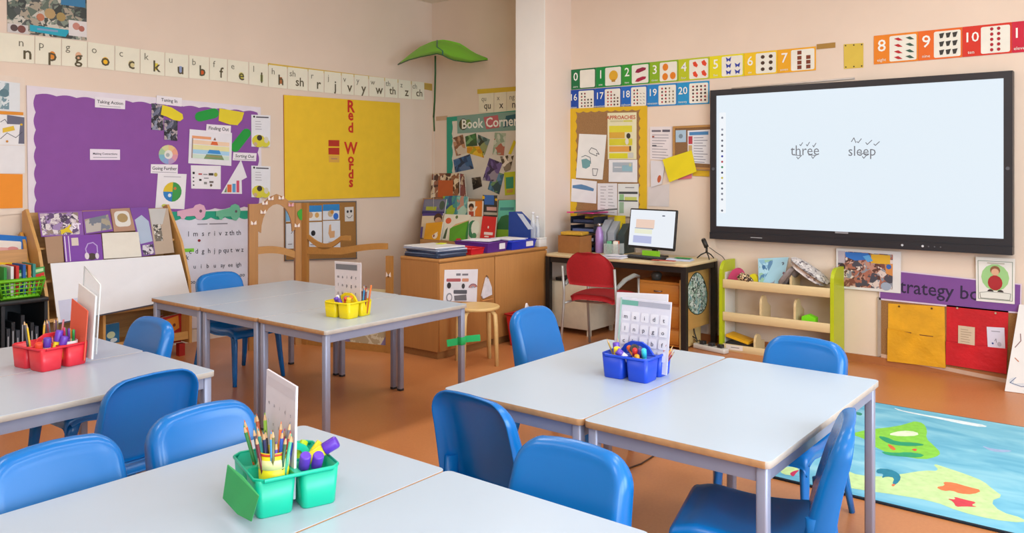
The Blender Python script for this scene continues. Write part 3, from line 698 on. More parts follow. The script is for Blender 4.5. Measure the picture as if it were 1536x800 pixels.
# phonics chart
q = LQ([(250, 318), (377, 316), (377, 486), (252, 496)], .012)
t, sh = sheet('phonics_chart', 'white phonics letter chart with teal scalloped top border', 'chart', q, nL, '#dfdde8', [
    ('r', .34, .105, .46, .115, '#9a96a0'), ('r', .48, .105, .70, .115, '#8a8690'),
    ('t', 'l  m  s  r  i  v  z th th', .55, .19, .062, '#33323c', .006), ('e', .36, .25, .018, '#8a1f2a', .012), ('r', .18, .315, .30, .345, '#7fd03a'), ('t', 'c  d  g  h  j  p qu t  w z', .57, .34, .058, '#33323c', .006), ('t', 'k', .22, .39, .058, '#33323c', .01),
    ('t', 'u   i   b   u   ay  ee  igh', .58, .47, .052, '#33323c', .006), ('t', 'oo', .28, .60, .05, '#33323c', .006), ('t', 'oo', .88, .56, .05, '#33323c', .006)], th=.006)
mb = MB(); s0 = Sheet([p-V(*t.location) for p in sh.q], nL)
top = [(0, 0), (1, 0)]+[(1-i/36, .055+.02*abs(sin(pi*6*i/36))) for i in range(37)]
mb.prism([s0.P(u, v, .002) for u, v in top], V(0, .0015, 0), paper('#27a383')); mb.build('teal_border', t)
mb = MB(); mb.prism([s0.P(u, v, .0017) for u, v in [(0, .05), (0, 1), (.035, 1)]+[(.035+.012*abs(sin(pi*9*i/54)), 1-.95*i/54) for i in range(55)]], V(0, .0015, 0), paper('#27a383')); mb.build('teal_border', t)
def keyshape(name, label, x0, y0, x1, y1, col):
    sh = Sheet(LQ(bb(x0, y0, x1, y1), .022), nL)
    pts = [(.0, .45), (.55, .25), (.62, .08), (.78, 0), (.93, .1), (1, .4), (.95, .8), (.82, 1), (.68, .95), (.6, .75), (.3, .78), (.24, .95), (.14, .92), (.1, .76), (0, .75)]
    mb = MB(); W_ = [sh.P(u, v) for u, v in pts]; mb.prism(W_, V(0, .003, 0), paper(col)); c = sum(W_)/len(W_); o = tag(mb.build(name, None, c), label, 'paper key')
    pm = MB(); s1 = Sheet([p-c for p in sh.q], nL); prints(pm, s1, [('e', .81, .45, .05, '#6b5a66')]); pm.build('eyelet', o)
keyshape('paper_key', 'pink paper key cut-out above the phonics chart', 266, 306, 309, 330, '#dfaec2')
keyshape('paper_key', 'green paper key cut-out above the phonics chart', 324, 306, 361, 331, '#6fbf9c')

# ================================================================== BOOK DISPLAY STAND (left wall)
SX0, SX1 = 2.47, 3.56; yF, yB = 6.18, 6.60
PINE = wood('#d3a05c', 2, .85); PINEX = wood('#d3a05c', 0, .85)
t = thing('book_display_stand', 'pine sloping book display stand against the letter wall', 'book stand', ((SX0+SX1)/2, (yF+yB)/2, 0))
o3 = V(*t.location)
for x in (SX0, SX1):
    prof = [(yF, .10), (yB, .10), (yB, 1.20), (yB-.06, 1.22), (yF+.14, .92), (yF+.02, .62), (yF, .45)]
    b = MB(); b.prism([V(x-.011, y, z)-o3 for y, z in prof], V(.022, 0, 0), PINE); b.build('side_panel', t)
b = MB(); b.box(V((SX0+SX1)/2, yB-.012, .65)-o3, (SX1-SX0-.03, .015, 1.08), wood('#c99a60', 0)); b.build('back_panel', t)
b = MB(); b.box(V((SX0+SX1)/2, (yF+yB)/2, .145)-o3, (SX1-SX0-.03, yB-yF-.02, .022), PINEX); b.build('shelf', t)
b = MB(); b.box(V((SX0+SX1)/2, yF+.02, .175)-o3, (SX1-SX0-.03, .018, .04), PINEX); b.build('shelf_lip', t)
b = MB(); b.box(V((SX0+SX1)/2, (yF+yB)/2, .43)-o3, (SX1-SX0-.03, yB-yF-.04, .022), PINEX); b.build('shelf', t)
b = MB(); b.box(V(SX0+.42, (yF+yB)/2+.02, .29)-o3, (.02, yB-yF-.06, .26), PINE); b.build('divider', t)
for x in (SX0+.06, SX1-.06):
    for y in (yF+.05, yB-.05):
        b = MB(); b.box(V(x, y, .05)-o3, (.05, .05, .10), plas('#a4231f')); b.build('foot', t)
def tiers(z, y):
    b = MB(); b.box(V((SX0+SX1)/2, y, z)-o3, (SX1-SX0-.03, .10, .015), PINEX); b.build('tier', t)
tiers(.70, yF+.17); tiers(.93, yF+.28)
# the large white board leaning on the front
def q3(px4, yt, yb):
    return [PY(*px4[0], yt), PY(*px4[1], yt), PY(*px4[2], yb), PY(*px4[3], yb)]
def nq(q):
    n = np.cross(q[3]-q[0], q[1]-q[0]); return unit(n)
def lean(name, label, cat, px4, yt, yb, col, items=(), th=.004, group=None, side=None):
    q = q3(px4, yt, yb); return sheet(name, label, cat, q, nq(q), col, items, th, group=group, side=side)
lean('whiteboard', 'large blank white board leaning on the book stand', 'whiteboard', [(75.5, 395.5), (269.5, 382), (286, 447), (87, 487)], 6.24, 6.165, M('#e8e8ea', .35, .01), [('r', .02, .62, .2, .98, M('#c9cbe0', .4, .02)), ('r', .0, .975, 1, 1, M('#3a3d4a', .5))], .012, side='#caa878')
g = 'purple sheets on the book stand'
lean('display_sheet', 'purple sheet with photo collage and a yellow star', 'sheet', [(57, 319), (123, 316.5), (126, 353), (62, 355.5)], 6.50, 6.42, '#8a5aa6', [('r', .03, .05, .9, .95, photo(['#5a3f6e', '#b9a7b4', '#d8cfd0', '#3c2c4a', '#9a7fb0', '#8c7a70'], 26)), ('p', [(.52, .42), (.6, .58), (.72, .55), (.66, .72), (.74, .9), (.58, .84), (.46, .95), (.46, .78), (.36, .7), (.48, .62)], '#dcc22a'), ('t', 'ST', .84, .62, .3, '#efe6f4', .03)])
lean('display_sheet', 'purple sheet with a grey landscape photo, second in the top row', 'sheet', [(123.5, 317.5), (165, 315.5), (170, 347), (127, 352)], 6.50, 6.42, '#7d4a9c', [('p', [(.05, .35), (.9, .2), (.97, .9), (.06, .95)], photo(['#8a8a8c', '#a39a86', '#6f7684', '#b5aea6'], 8))])
lean('display_sheet', 'beige sheet with rounded white window picture, top row', 'sheet', [(166, 313.5), (196, 312), (203, 346), (171, 348)], 6.49, 6.415, '#b18a72', [('R', .12, .12, .86, .8, '#dcd8d0', .03), ('e', .5, .42, .26, '#a98f62', .2)])
lean('display_sheet', 'tall purple sheet with blue cloud photo at middle of top row', 'sheet', [(195, 312), (222, 310.5), (233, 382), (213, 385)], 6.48, 6.36, '#7b4a9e', [('p', [(.1, .25), (.55, .16), (.9, .3), (.95, .72), (.1, .75)], '#aebcd0'), ('r', .15, .78, .95, .98, photo(['#3a2d48', '#d8d0d8', '#8a7a90'], 40))])
lean('display_sheet', 'tall beige patterned sheet at right end of top row', 'sheet', [(223, 313.5), (252, 312.5), (261.5, 379), (233, 382)], 6.48, 6.36, '#b9a591', [('p', [(0, 0), (.9, 0), (.6, .35), (.05, .4)], '#c2c0bc'), ('r', .1, .35, .5, .72, photo(['#3c3a38', '#d2cdc2', '#6f675c'], 45))])
lean('display_sheet', 'plain brown sheet at left of lower row', 'sheet', [(67, 356), (93.5, 353.5), (96, 393.5), (72, 395.5)], 6.40, 6.31, '#a8876c')
lean('display_sheet', 'purple sheet with headphones picture in lower row', 'sheet', [(94.5, 354), (151.5, 351), (155, 390), (98, 393.5)], 6.395, 6.305, '#7d45a4', [('r', .02, .02, .05, .98, '#d8c8e4'), ('r', .12, .02, .145, .98, '#d8c8e4'), ('r', .2, .1, .38, .4, '#d6c8bc'), ('l', [(.58, .78), (.55, .55), (.62, .36), (.76, .32), (.86, .45), (.86, .7)], .008, '#b9a0d4'), ('e', .7, .85, .12, '#4a3c38', .13), ('e', .57, .82, .06, '#dcd0d8', .13), ('e', .84, .84, .05, '#dcd0d8', .12)])
lean('blank_card', 'blank cream card in lower row of the book stand', 'card', [(153, 350), (207.5, 348), (212.5, 385), (156, 388.5)], 6.39, 6.30, '#e2dccf')
# books on the bottom shelf
def slab_book(name, label, px4, y, th, col, items=(), cat='book'):
    q = [PY(*p, y) for p in px4]; return sheet(name, label, cat, q, nL, col, items, th, side='#e6e0d2')
slab_book('picture_book', 'red picture book with orange faces on bottom shelf of stand', [(240, 478), (272, 470), (272, 513), (240, 518)], 6.30, .03, '#b3261c', [('p', [(.1, .12), (.85, .05), (.9, .5), (.5, .62), (.12, .5)], '#d98a2c'), ('e', .36, .4, .07, '#7a3418'), ('e', .66, .36, .07, '#7a3418'), ('r', .1, .62, .92, .95, '#c0361f')])
slab_book('picture_book', 'dark red book standing behind on bottom shelf of stand', [(233, 476), (246, 473), (246, 520), (233, 523)], 6.36, .03, '#8f1f1c')
slab_book('picture_book', 'blue picture book on bottom shelf, left of the chair', [(158, 488), (179, 484), (179, 517), (158, 521)], 6.32, .03, '#2a6f9f', [('e', .4, .5, .3, '#cfd8b0', .16), ('e', .6, .75, .25, '#dfe6ea', .1)])

# ================================================================== BLACK UNIT (far left) WITH BASKETS
BX_0, BX_1, BYf, BYb, BH = 1.30, 2.455, 6.12, 6.58, .615
t = thing('black_storage_unit', 'low black open storage unit at left edge', 'storage unit', ((BX_0+BX_1)/2, (BYf+BYb)/2, 0)); o3 = V(*t.location)
bm = plas('#1d1f22', .45)
b = MB(); b.rbox(V((BX_0+BX_1)/2, (BYf+BYb)/2, BH-.015)-o3, (BX_1-BX_0, BYb-BYf, .03), .01, bm, .004); b.build('top', t)
for x in (BX_0+.012, BX_1-.012, 2.17):
    b = MB(); b.box(V(x, (BYf+BYb)/2+.01, (BH-.03)/2)-o3, (.022, BYb-BYf-.02, BH-.03), bm); b.build('side_panel', t)
b = MB(); b.box(V((BX_0+BX_1)/2, BYb-.02, BH/2)-o3, (BX_1-BX_0-.03, .01, BH-.06), bm); b.build('back_panel', t)
b = MB(); b.box(V((BX_0+BX_1)/2, (BYf+BYb)/2, .05)-o3, (BX_1-BX_0-.03, BYb-BYf-.03, .02), bm); b.build('shelf', t)
b = MB(); b.box(V((BX_0+2.13)/2, BYf+.006, .30)-o3, (2.13-BX_0, .012, .54), M('#d5d6d8', .5)); d = b.build('door', t)
s0 = Sheet([V(2.0, BYf, .52)-o3, V(2.12, BYf, .52)-o3, V(2.12, BYf, .2)-o3, V(2.0, BYf, .2)-o3], nL)
b = MB(); prints(b, s0, [('r', -.6, 0, .95, 1, '#7f9fd8'), ('r', -.55, .02, .85, .98, '#dfe3ee'), ('r', -.5, .1, .75, .14, '#6f7fb0')]); b.build('framed_notice', d)
# black folders in the unit
for i in range(7):
    b = MB(); x = 2.21+.03*i; hh = [.36, .40, .34, .44, .33, .38, .35][i]
    b.box((x, BYf+.16, .062+hh/2), (.022, .24, hh), plas(['#2c3036', '#1f2226', '#3a3f48', '#24272c'][i % 4]))
    b.box((x-.002, BYf+.0385, .062+hh*.5), (.006, .003, hh*.7), plas('#aeb2b8'))
    tag(b.build('ring_folder', None, (x, BYf+.16, .062)), 'dark folder in the black unit, %s' % ['leftmost', 'second from left', 'third from left', 'tallest', 'third from right', 'second from right', 'rightmost'][i], 'folder', 'dark folders in black unit')
def basket(name, label, c, sx, sy, h, col, rz, tap=.82):
    """open plastic basket with pierced walls"""
    t = thing(name, label, 'basket', c, rz); m = plas(col, .4)
    nx, nz = 9, 3; bar = .006
    def wall(p0, p1, q0, q1, n):
        # p: bottom edge, q: top edge (left,right); frame with bars
        b = MB(); p0, p1, q0, q1 = map(lambda a: V(*a), (p0, p1, q0, q1))
        for i in range(n+1):
            k = i/n; w_ = .018 if i in (0, n) else .008
            b.tube([p0+(p1-p0)*k, q0+(q1-q0)*k], w_/2, m, 4)
        for j in range(nz+2):
            k = j/(nz+1); w_ = .03 if j in (0, nz+1) else .009
            b.tube([p0+(q0-p0)*k, p1+(q1-p1)*k], w_/2, m, 4, ry=.004)
        return b
    X, Y = sx/2, sy/2; x, y = X*tap, Y*tap
    B4 = [(-x, -y, .01), (x, -y, .01), (x, y, .01), (-x, y, .01)]; T4 = [(-X, -Y, h), (X, -Y, h), (X, Y, h), (-X, Y, h)]
    for i in range(4):
        j = (i+1) % 4; wall(B4[i], B4[j], T4[i], T4[j], nx if i % 2 == 0 else 6).build('pierced_wall', t)
    b = MB(); b.box((0, 0, .008), (2*x, 2*y, .012), m); b.build('bottom', t)
    b = MB(); b.tube([(-X, -Y, h), (X, -Y, h), (X, Y, h), (-X, Y, h), (-X, -Y, h)], .008, m, 6); b.build('rim', t)
    return t
gp = FL(48, 452, BH); gb = V(2.29, 6.27, BH+.006)
basket('green_basket', 'lime green pierced plastic basket full of books on the black unit', gb, .29, .26, .125, '#74c626', 0)
basket('white_basket', 'white pierced plastic basket at left edge beside the green one', V(1.965, 6.26, BH+.006), .29, .26, .13, '#dcd6d6', 0)
rg = random.Random(5)
GB = [('green', '#2f8f3f', -.11), ('white and red', '#e2dfdc', -.06), ('red', '#c6302a', -.02), ('blue', '#2a5fa8', .03), ('orange', '#d9762c', .07), ('teal', '#3f8f86', .105)]
for i, (nm, c, dx) in enumerate(GB):
    hh = .19+.03*rg.random(); b = MB(); x = gb[0]+dx*.85
    b.box((x, gb[1]+.0, BH+.016+hh/2), (.018, .19, hh), paper(c)); b.box((x+.010, gb[1]-.0, BH+.016+hh*.55), (.0015, .12, hh*.4), paper('#efe9dc'))
    tag(b.build('picture_book', None, (x, gb[1], BH+.016)), '%s picture book upright in the green basket' % nm, 'book', 'books in green basket')

sheet('picture_book', 'book with red and white cover facing out of green basket', 'book', [PY(24, 406, 6.205), PY(67, 400, 6.205), PY(67, 432, 6.19), PY(24, 436, 6.19)], nL, '#3f9a4a', [('p', [(.05, .18), (.95, .05), (.95, .2), (.05, .34)], '#bfe0a8'), ('p', [(.55, .35), (.98, .25), (1, .95), (.66, .95)], '#cf2f2c'), ('p', [(.26, .45), (.58, .35), (.66, .95), (.3, .95)], '#e6e4e6'), ('p', [(.0, .5), (.26, .42), (.26, .8), (0, .85)], '#e08a3a'), ('r', 0, .8, .3, 1, '#2f5fb0'), ('r', .34, .72, .6, .8, '#55525a')], .008)
for i, c in enumerate(['#c94f4a', '#4a7fb8', '#e2b83a']):
    b = MB(); x = 1.90+.06*i; b.box((x, 6.27, BH+.016+.1), (.02, .2, .2), paper(c)); tag(b.build('picture_book', None, (x, 6.27, BH+.016)), '%s book upright in the white basket at left edge' % ['coral', 'blue', 'yellow'][i], 'book', 'books in white basket')
# pine book box and framed picture behind the baskets
t = thing('pine_book_box', 'pine book box with curved side behind the baskets', 'book box', (2.13, 6.50, BH)); o3 = V(*t.location)
bx = lambda px, py: PY(px, py, 6.47)
b = MB(); b.prism([V(2.43, 6.40, BH)-o3, V(2.43, 6.60, BH)-o3, V(2.43, 6.60, 1.03)-o3, V(2.43, 6.56, 1.05)-o3, V(2.43, 6.50, .98)-o3, V(2.43, 6.46, .86)-o3, V(2.43, 6.40, .78)-o3], V(.02, 0, 0), wood('#dba04a', 2)); b.build('side_panel', t)
b = MB(); b.box((0-.05, -.06, .16), (.70, .016, .32), wood('#cf9a62', 0)); b.build('front_panel', t)
b = MB(); b.box((-.05, .09, .16), (.70, .016, .32), wood('#cf9a62', 0)); b.build('back_panel', t)
q = [PY(-30, 350, 6.52), PY(40, 355, 6.52), PY(40, 387, 6.5), PY(-30, 386, 6.5)]
sheet('framed_picture', 'blue framed pink picture standing in the pine box', 'picture', q, nL, '#1c6fc0', [('R', .0, .25, .88, .95, '#e9ded2', .01), ('e', .5, .75, .3, '#e0a49c', .2), ('e', .7, .6, .12, '#d88a86', .1)], .02)
q = [PY(-30, 394, 6.418), PY(24, 394, 6.418), PY(20, 412, 6.415), PY(-30, 414, 6.415)]
sheet('yellow_folder', 'bright yellow folder lying against the pine box', 'folder', q, nL, '#eebc1c', (), .008)

# ================================================================== WOODEN PLAY DIVIDER (arch and rail panels)
AW = wood('#b07a3c', 2, .85); AWX = wood('#b8823f', 0, .85)
A0, A1, A2 = V(3.965, 5.95, 0), V(4.39, 5.83, 0), V(4.632, 4.94, 0)     # arch left foot, hinge, end at the cabinet
t = thing('play_divider', 'wooden play divider with an arched doorway and wavy rail panel', 'divider', A1); o3 = A1
def pan(P, Q):
    d = unit(Q-P); n = V(d[1], -d[0], 0); n = n if np.dot(n, -A1) > 0 else -n
    return d, n, np.linalg.norm(Q-P)
d, n, L = pan(A0, A1)
pt = lambda s, z, o=0.: A0+d*s+V(0, 0, z)+n*o-o3
def post(P, w, dd, z0_, z1_, dr):
    b = MB(); nn = V(dr[1], -dr[0], 0)
    c = [P-dr*w/2-nn*dd/2, P+dr*w/2-nn*dd/2, P+dr*w/2+nn*dd/2, P-dr*w/2+nn*dd/2]
    b.prism([x+V(0, 0, z0_)-o3 for x in c], V(0, 0, z1_-z0_), AW); return b
post(A0+d*.02, .075, .04, 0, 1.225, d).build('post', t); post(A1-d*.03, .06, .04, 0, 1.225, d).build('post', t)
# arched head
arc = [pt(.055, 1.0), pt(.055, 1.225), pt(.11, 1.235), pt(.16, 1.28), pt(L/2, 1.305), pt(L-.16, 1.28), pt(L-.11, 1.235), pt(L-.055, 1.225), pt(L-.055, 1.0)]
inn = [pt(L/2+(L/2-.085)*cos(a), .98+.24*sin(a)) for a in np.linspace(0, pi, 13)]
b = MB(); b.prism([p+n*.012 for p in arc+inn], -n*.022, AW); b.build('arched_head', t)
rail = [pt(.05, .865+.0*i) for i in range(1)]
up = [pt(.05+(L-.1)*i/10, .86-.055*(i/10)**2+.012*sin(pi*i/10)) for i in range(11)]; lo = [pt(.05+(L-.1)*i/10, .80-.055*(i/10)**2+.012*sin(pi*i/10)) for i in range(10, -1, -1)]
b = MB(); b.prism([p+n*.012 for p in up+lo], -n*.022, AWX); b.build('rail', t)
for s, z, an in ((.115, 1.23, .3), (L/2-.055, 1.268, .1), (L/2+.035, 1.272, -.1), (L-.10, 1.21, -.4), (.10, 1.155, 0), (.02, 1.065, 0), (L-.045, 1.03, 0)):
    b = MB(); c = pt(s, z, .0215); r_ = .022
    for sg in (-1, 1):
        W_ = [c, c+d*sg*r_+V(0, 0, r_), c+d*sg*r_*1.1-V(0, 0, r_*.5), c-V(0, 0, r_*.6)]
        b.prism(W_ if sg > 0 else W_[::-1], -n*.0012, paper('#e6d6c8' if abs(an) < .35 else '#d9a0a6'))
    b.tube([c+V(0, 0, .012), c-V(0, 0, .016)], .0028, paper('#8a3a40'), 5); b.build('butterfly_sticker', t)
c = A1+V(0, 0, 1.125)+n*.028-o3
b = MB(); b.prism([c+d*.045*cos(a)*(1+.12*sin(3*a))+V(0, 0, .05*sin(a)) for a in np.linspace(0, 2*pi, 16)[:-1]], -n*.003, paper('#3a9a2e')); b.build('green_leaf_tag', t)
d2, n2, L2 = pan(A1, A2)
p2 = lambda s, z, o=0.: A1+d2*s+V(0, 0, z)+n2*o-o3
post(A1+d2*.045, .05, .035, 0, 1.225, d2).build('post', t); post(A2-d2*.03, .055, .035, 0, .80, d2).build('post', t)
# wavy top: sags from the hinge then rises to the end
def wave(f0, f1, s0, s1, k=14):
    a = [p2(s0+(s1-s0)*i/k, f0(i/k), .011) for i in range(k+1)]; c_ = [p2(s0+(s1-s0)*i/k, f1(i/k), .011) for i in range(k, -1, -1)]
    b = MB(); b.prism(a+c_, -n2*.022, AWX); return b
wave(lambda k: .955-.075*sin(pi*min(1, k*1.25)), lambda k: .915-.085*sin(pi*min(1, k*1.25)), .07, L2*.55).build('upper_wavy_rail', t)
wave(lambda k: .845+.02*k if k < .45 else .854+.05*sin(pi*(k-.45)/1.1), lambda k: .785+.02*k if k < .45 else .794+.06*sin(pi*(k-.45)/1.1), .07, L2-.05).build('lower_wavy_rail', t)
b = MB(); b.prism([p2(.07, .06, .004), p2(L2-.05, .06, .004), p2(L2-.05, .52, .004), p2(.07, .52, .004)], -n2*.008, photo(['#c9b98c', '#d8d0b4', '#b9a987', '#8a80a8', '#cfc8a8'], 5)); b.build('lower_panel', t)
wave(lambda k: .06, lambda k: .0, .07, L2-.05, 2).build('bottom_rail', t)
b = MB(); c = p2(L2-.03, .64, .02)
for sg in (-1, 1): b.prism([c, c+d2*sg*.02+V(0, 0, .03), c+d2*sg*.024-V(0, 0, .012)][::sg], -n2*.0012, paper('#e6d6c8'))
b.tube([c+V(0, 0, .014), c-V(0, 0, .016)], .003, paper('#3a2a28'), 5); b.build('butterfly_sticker', t)

# ================================================================== LEAF CANOPY
t = thing('leaf_canopy', 'green fabric leaf canopy on a dark stem in the corner', 'canopy', (6.51, 6.27, 1.93)); o3 = V(*t.location)
cr, cu_ = V(cos(TH), -sin(TH), 0), V(sin(TH), cos(TH), 0)      # across / away in plan
Tt = 9.0
def cp(px, py, dd=0.):          # a place near the stem, dd metres nearer
    a, b_ = ray(px); tt = Tt-dd; return V(a*tt, b_*tt, EYE-(py-HZ)*tt/FPX)
LEAF = plas('#7fcf30', .5); LD = plas('#2b5a2e', .5)
spine = [cp(652, 83, -.1), cp(656, 70, .05), cp(664, 66, .2), cp(690, 72, .45), cp(712, 84, .65)]
rowsG = []
xs = np.linspace(0, 1, 17)
for j in range(7):               # j: far rim (0) .. near rim (6)
    k = j/6; row_ = []
    for u in xs:
        px = 597+134*u
        ytop = np.interp(u, [0, .12, .25, .4, .52, .7, .85, 1], [97, 84, 71, 62, 60, 66, 80, 88])
        ybot = np.interp(u, [0, .12, .25, .38, .46, .6, .8, 1], [97, 90, 85.5, 82, 80, 90, 94, 90])
        depth = .55*(k)*sin(pi*min(1, max(0, u)))**.7
        bulge = -3*sin(pi*k)*sin(pi*u)
        row_.append(cp(px, ytop+(ybot-ytop)*k+bulge, .15+depth))
    rowsG.append(row_)
b = MB(); b.shell(rowsG, .006, LEAF); b.v = [tuple(V(*p)-o3) for p in b.v]; b.build('leaf', t)
b = MB(); b.tube([p-o3 for p in rowsG[0]]+[p-o3 for p in rowsG[6][::-1]]+[rowsG[0][0]-o3], .006, LD, 6); b.build('rim_wire', t)
mid = [rowsG[j][int(7+j*.2)]+V(0, 0, .006) for j in range(7)]
b = MB(); b.tube([p-o3 for p in mid], .007, plas('#2f6f6a', .5), 6); b.build('midrib', t)
b = MB(); b.tube([cp(653, 84, .3)-o3, cp(653, 110, .2)-o3, cp(652, 150, .1)-o3, cp(650.5, 176, .05)-o3], [.010]*4, LD, 8); b.build('stem', t)
b = MB(); b.tube([cp(650.5, 174, .05)-o3, cp(651.5, 197, .05)-o3], .009, plas('#3c5f33'), 8); b.build('stem_sleeve', t)
b = MB(); b.tube([cp(651.5, 197, .05)-o3, cp(650, 330, .02)-o3], .0022, plas('#d8cfc6'), 5); b.build('cord', t)

# ================================================================== BOOK CORNER (nook)
NQ = lambda pts, off=.004: RQ(pts, off, XN)
sheet('border_strip', 'yellow border strip above the qu x ng cards', 'border', NQ([(716, 134), (800, 128), (800, 136), (716, 141)]), nR, '#d8b83a')
for ch, x0, x1 in (('qu', 718, 741), ('x', 741, 760), ('ng', 760, 783)):
    f0 = lambda x: 141-(x-718)*.075; f1 = lambda x: 169.5-(x-718)*.03
    sheet('letter_card', 'cream letter card showing a small and a large %s beside the column' % ch, 'letter card', NQ([(x0+.3, f0(x0)), (x1-.3, f0(x1)), (x1-.3, f1(x1)), (x0+.3, f1(x0))], .006), nR, '#e9e2c8', [('t', ch, .34, .26, .36, '#6f6a58'), ('t', ch, .58, .62, .5, '#4a4436', .01)], .0015, group='letter cards in the book corner')
sheet('tape_strip', 'short tan strip left of the book corner board', 'strip', NQ([(654, 175), (671, 173.5), (671, 180), (654, 181.5)]), nR, '#c8a886')
q = NQ([(670, 176), (800, 163), (800, 318), (670.5, 312)], .014)
t, sh = sheet('book_corner_board', 'teal bordered book corner display board beside the column', 'display board', q, nR, '#2f9a80', th=.012)
s0 = Sheet([p-V(*t.location) for p in sh.q], nR); b = MB(); W_ = [(.065, 1)]+[(1, 1), (1, .05), (.07, .05)]+[(.065+.012*abs(sin(pi*7*i/42)), .05+.95*i/42) for i in range(1, 42)]
b.prism([s0.P(u, v, .0015) for u, v in W_], V(.0013, 0, 0), paper('#d9d3c6')); b.build('cream_backing', t)
sheet('book_corner_banner', 'grey-green banner reading Book Corner', 'banner', NQ([(685.5, 174), (784, 166.5), (784, 195), (686, 200.5)], .018), nR, '#7fa296', [
    ('e', .10, .5, .07, '#4a4a34'), ('r', .07, .3, .10, .75, '#8a7a34'), ('e', .18, .45, .045, '#6f8f4a'), ('p', [(.42, .18), (.64, .12), (.66, .8), (.46, .85)], '#c0656a'), ('p', [(.76, .2), (.93, .12), (.9, .7), (.72, .82)], '#2f5f6a'), ('e', .97, .2, .03, '#d8b02c'),
    ('t', 'Book Corner', .50, .48, .74, '#eef0e6', .02)], .0015)
k3 = lambda *pts: NQ(q4(630, 180, 6.667, pts), .018)
NB = [('brown book cover, upper left on book corner board', ((322, 182), (428, 146), (466, 333), (362, 366)), ['#6b4a3a', '#b98a6a', '#8a5a40', '#cfc0ae']), ('green book cover, upper middle on book corner board', ((452, 166), (560, 132), (574, 258), (462, 268)), ['#3f7a4a', '#2f5f3c', '#6fa06a', '#35523a']),
      ('yellow and orange book cover below the green one', ((468, 266), (618, 262), (640, 380), (470, 330)), ['#d9a420', '#c98a24', '#a8a02c', '#e0b83a']), ('dark teal book cover tilted on book corner board', ((582, 146), (700, 196), (645, 356), (572, 222)), ['#3a5a5c', '#6f8a86', '#2a3634', '#8f9a6a']),
      ('pale green book cover at upper right of book corner board', ((748, 126), (860, 132), (838, 356), (724, 346)), ['#8fa690', '#c9cfc0', '#a9b8a2', '#b06a5a']), ('dark blue book cover at left of book corner board', ((332, 400), (500, 342), (538, 488), (352, 526)), ['#1f3f6a', '#35608f', '#18304f', '#55709a']),
      ('purple book cover on book corner board', ((694, 380), (826, 432), (756, 620), (625, 604)), ['#4a3a72', '#6a5a9a', '#302a50', '#9a94a8']), ('black and white book cover by the column', ((800, 366), (940, 346), (904, 500), (850, 522)), ['#d8cfc0', '#4a4038', '#efe8dc', '#8a7f72']),
      ('blue-green landscape book cover on book corner board', ((730, 510), (842, 542), (792, 746), (676, 694)), ['#5a8fb4', '#3a6a8a', '#6f9a6a', '#2f4f5a']), ('lime green framed book cover by the column', ((840, 526), (952, 515), (948, 745), (850, 756)), ['#c2cf2a', '#c2cf2a', '#3f9a6a', '#d0a04a']), ('small dark brown photo on book corner board', ((516, 580), (606, 568), (622, 664), (532, 700)), ['#4a4036', '#7f7464', '#2e2822'])]
for lb, pts, pal in NB:
    lime = 'lime' in lb
    o, s_ = sheet('book_cover_print', lb, 'book cover', [p+V(-.0006*(NB.index((lb, pts, pal)) % 4), 0, 0) for p in k3(*pts)], nR, photo(pal, 13 if not lime else 5) if not lime else '#c2cc2c', [('r', .14, .22, .86, .72, '#3f9a74'), ('r', .2, .76, .8, .9, '#c8a04a')] if lime else [], .0013)
sheet('yellow_pencil_cutout', 'yellow diagonal pencil cut-out by the column', 'paper shape', k3((938, 200), (962, 222), (910, 345), (882, 340)), nR, '#d8c822', (), .0015)

# rack that carries the standing books, against the nook wall
RZ = [PXp(690, 362, 6.22)[2], PXp(690, 324, 6.42)[2], PXp(690, 299, 6.62)[2]]
t = thing('book_rack', 'stepped wooden book rack in the book corner', 'book rack', (6.5, 5.74, 0)); o3 = V(*t.location)
stp = [(6.14, 6.40, RZ[0]), (6.40, 6.60, RZ[1]), (6.60, 6.84, RZ[2])]
for x0, x1, zz in stp:
    b = MB(); ye = {0: 6.13, 1: 6.35, 2: 6.54}[stp.index((x0, x1, zz))]; b.box(V((x0+x1)/2, (ye+4.94)/2, zz/2)-o3, (x1-x0-.002, ye-4.94, zz), wood('#b98a55', 1)); b.build('step', t)
def nbook(label, px4, k, col, items=(), th=.012, dx=0.):
    xb = stp[k][0]+.03+dx; xt = xb+.07
    q = [PXp(*px4[0], xt), PXp(*px4[1], xt), PXp(*px4[2], xb), PXp(*px4[3], xb)]
    lift = RZ[k]+.001-min(q[2][2], q[3][2]); q[2][2] = q[3][2] = RZ[k]+.001
    n_ = unit(np.cross(q[3]-q[0], q[1]-q[0])); n_ = n_ if n_[0] < 0 else -n_
    return sheet('picture_book', label, 'book', q, n_, col, items, th, side='#e0d8c8', group='books standing in the book corner')
k2 = lambda *pts: q4(620, 260, 6.155, pts)
nbook('brown patterned book with orange square at top of rack', k2((172, 0), (425, 0), (425, 235), (160, 235)), 2, photo(['#d6c4a8', '#4a2f26', '#c9b394', '#8a5a44'], 16), [('r', .25, .28, .78, .95, '#b5592a')])
nbook('maroon patterned book beside the orange square book', k2((425, 0), (470, 10), (490, 235), (425, 235)), 2, photo(['#5a2f34', '#b9a08c', '#7a4448'], 18), (), .01, .012)
nbook('tall grey-purple book at left end of book rack', k2((100, 240), (305, 240), (285, 400), (80, 400)), 1, '#6a6788', [('r', .05, .05, .95, .55, '#77788c'), ('r', .15, .5, .62, .75, '#a9b03a'), ('e', .85, .4, .12, '#4a5a4a', .3), ('r', 0, .8, 1, 1, '#37306a')], .012, .03)
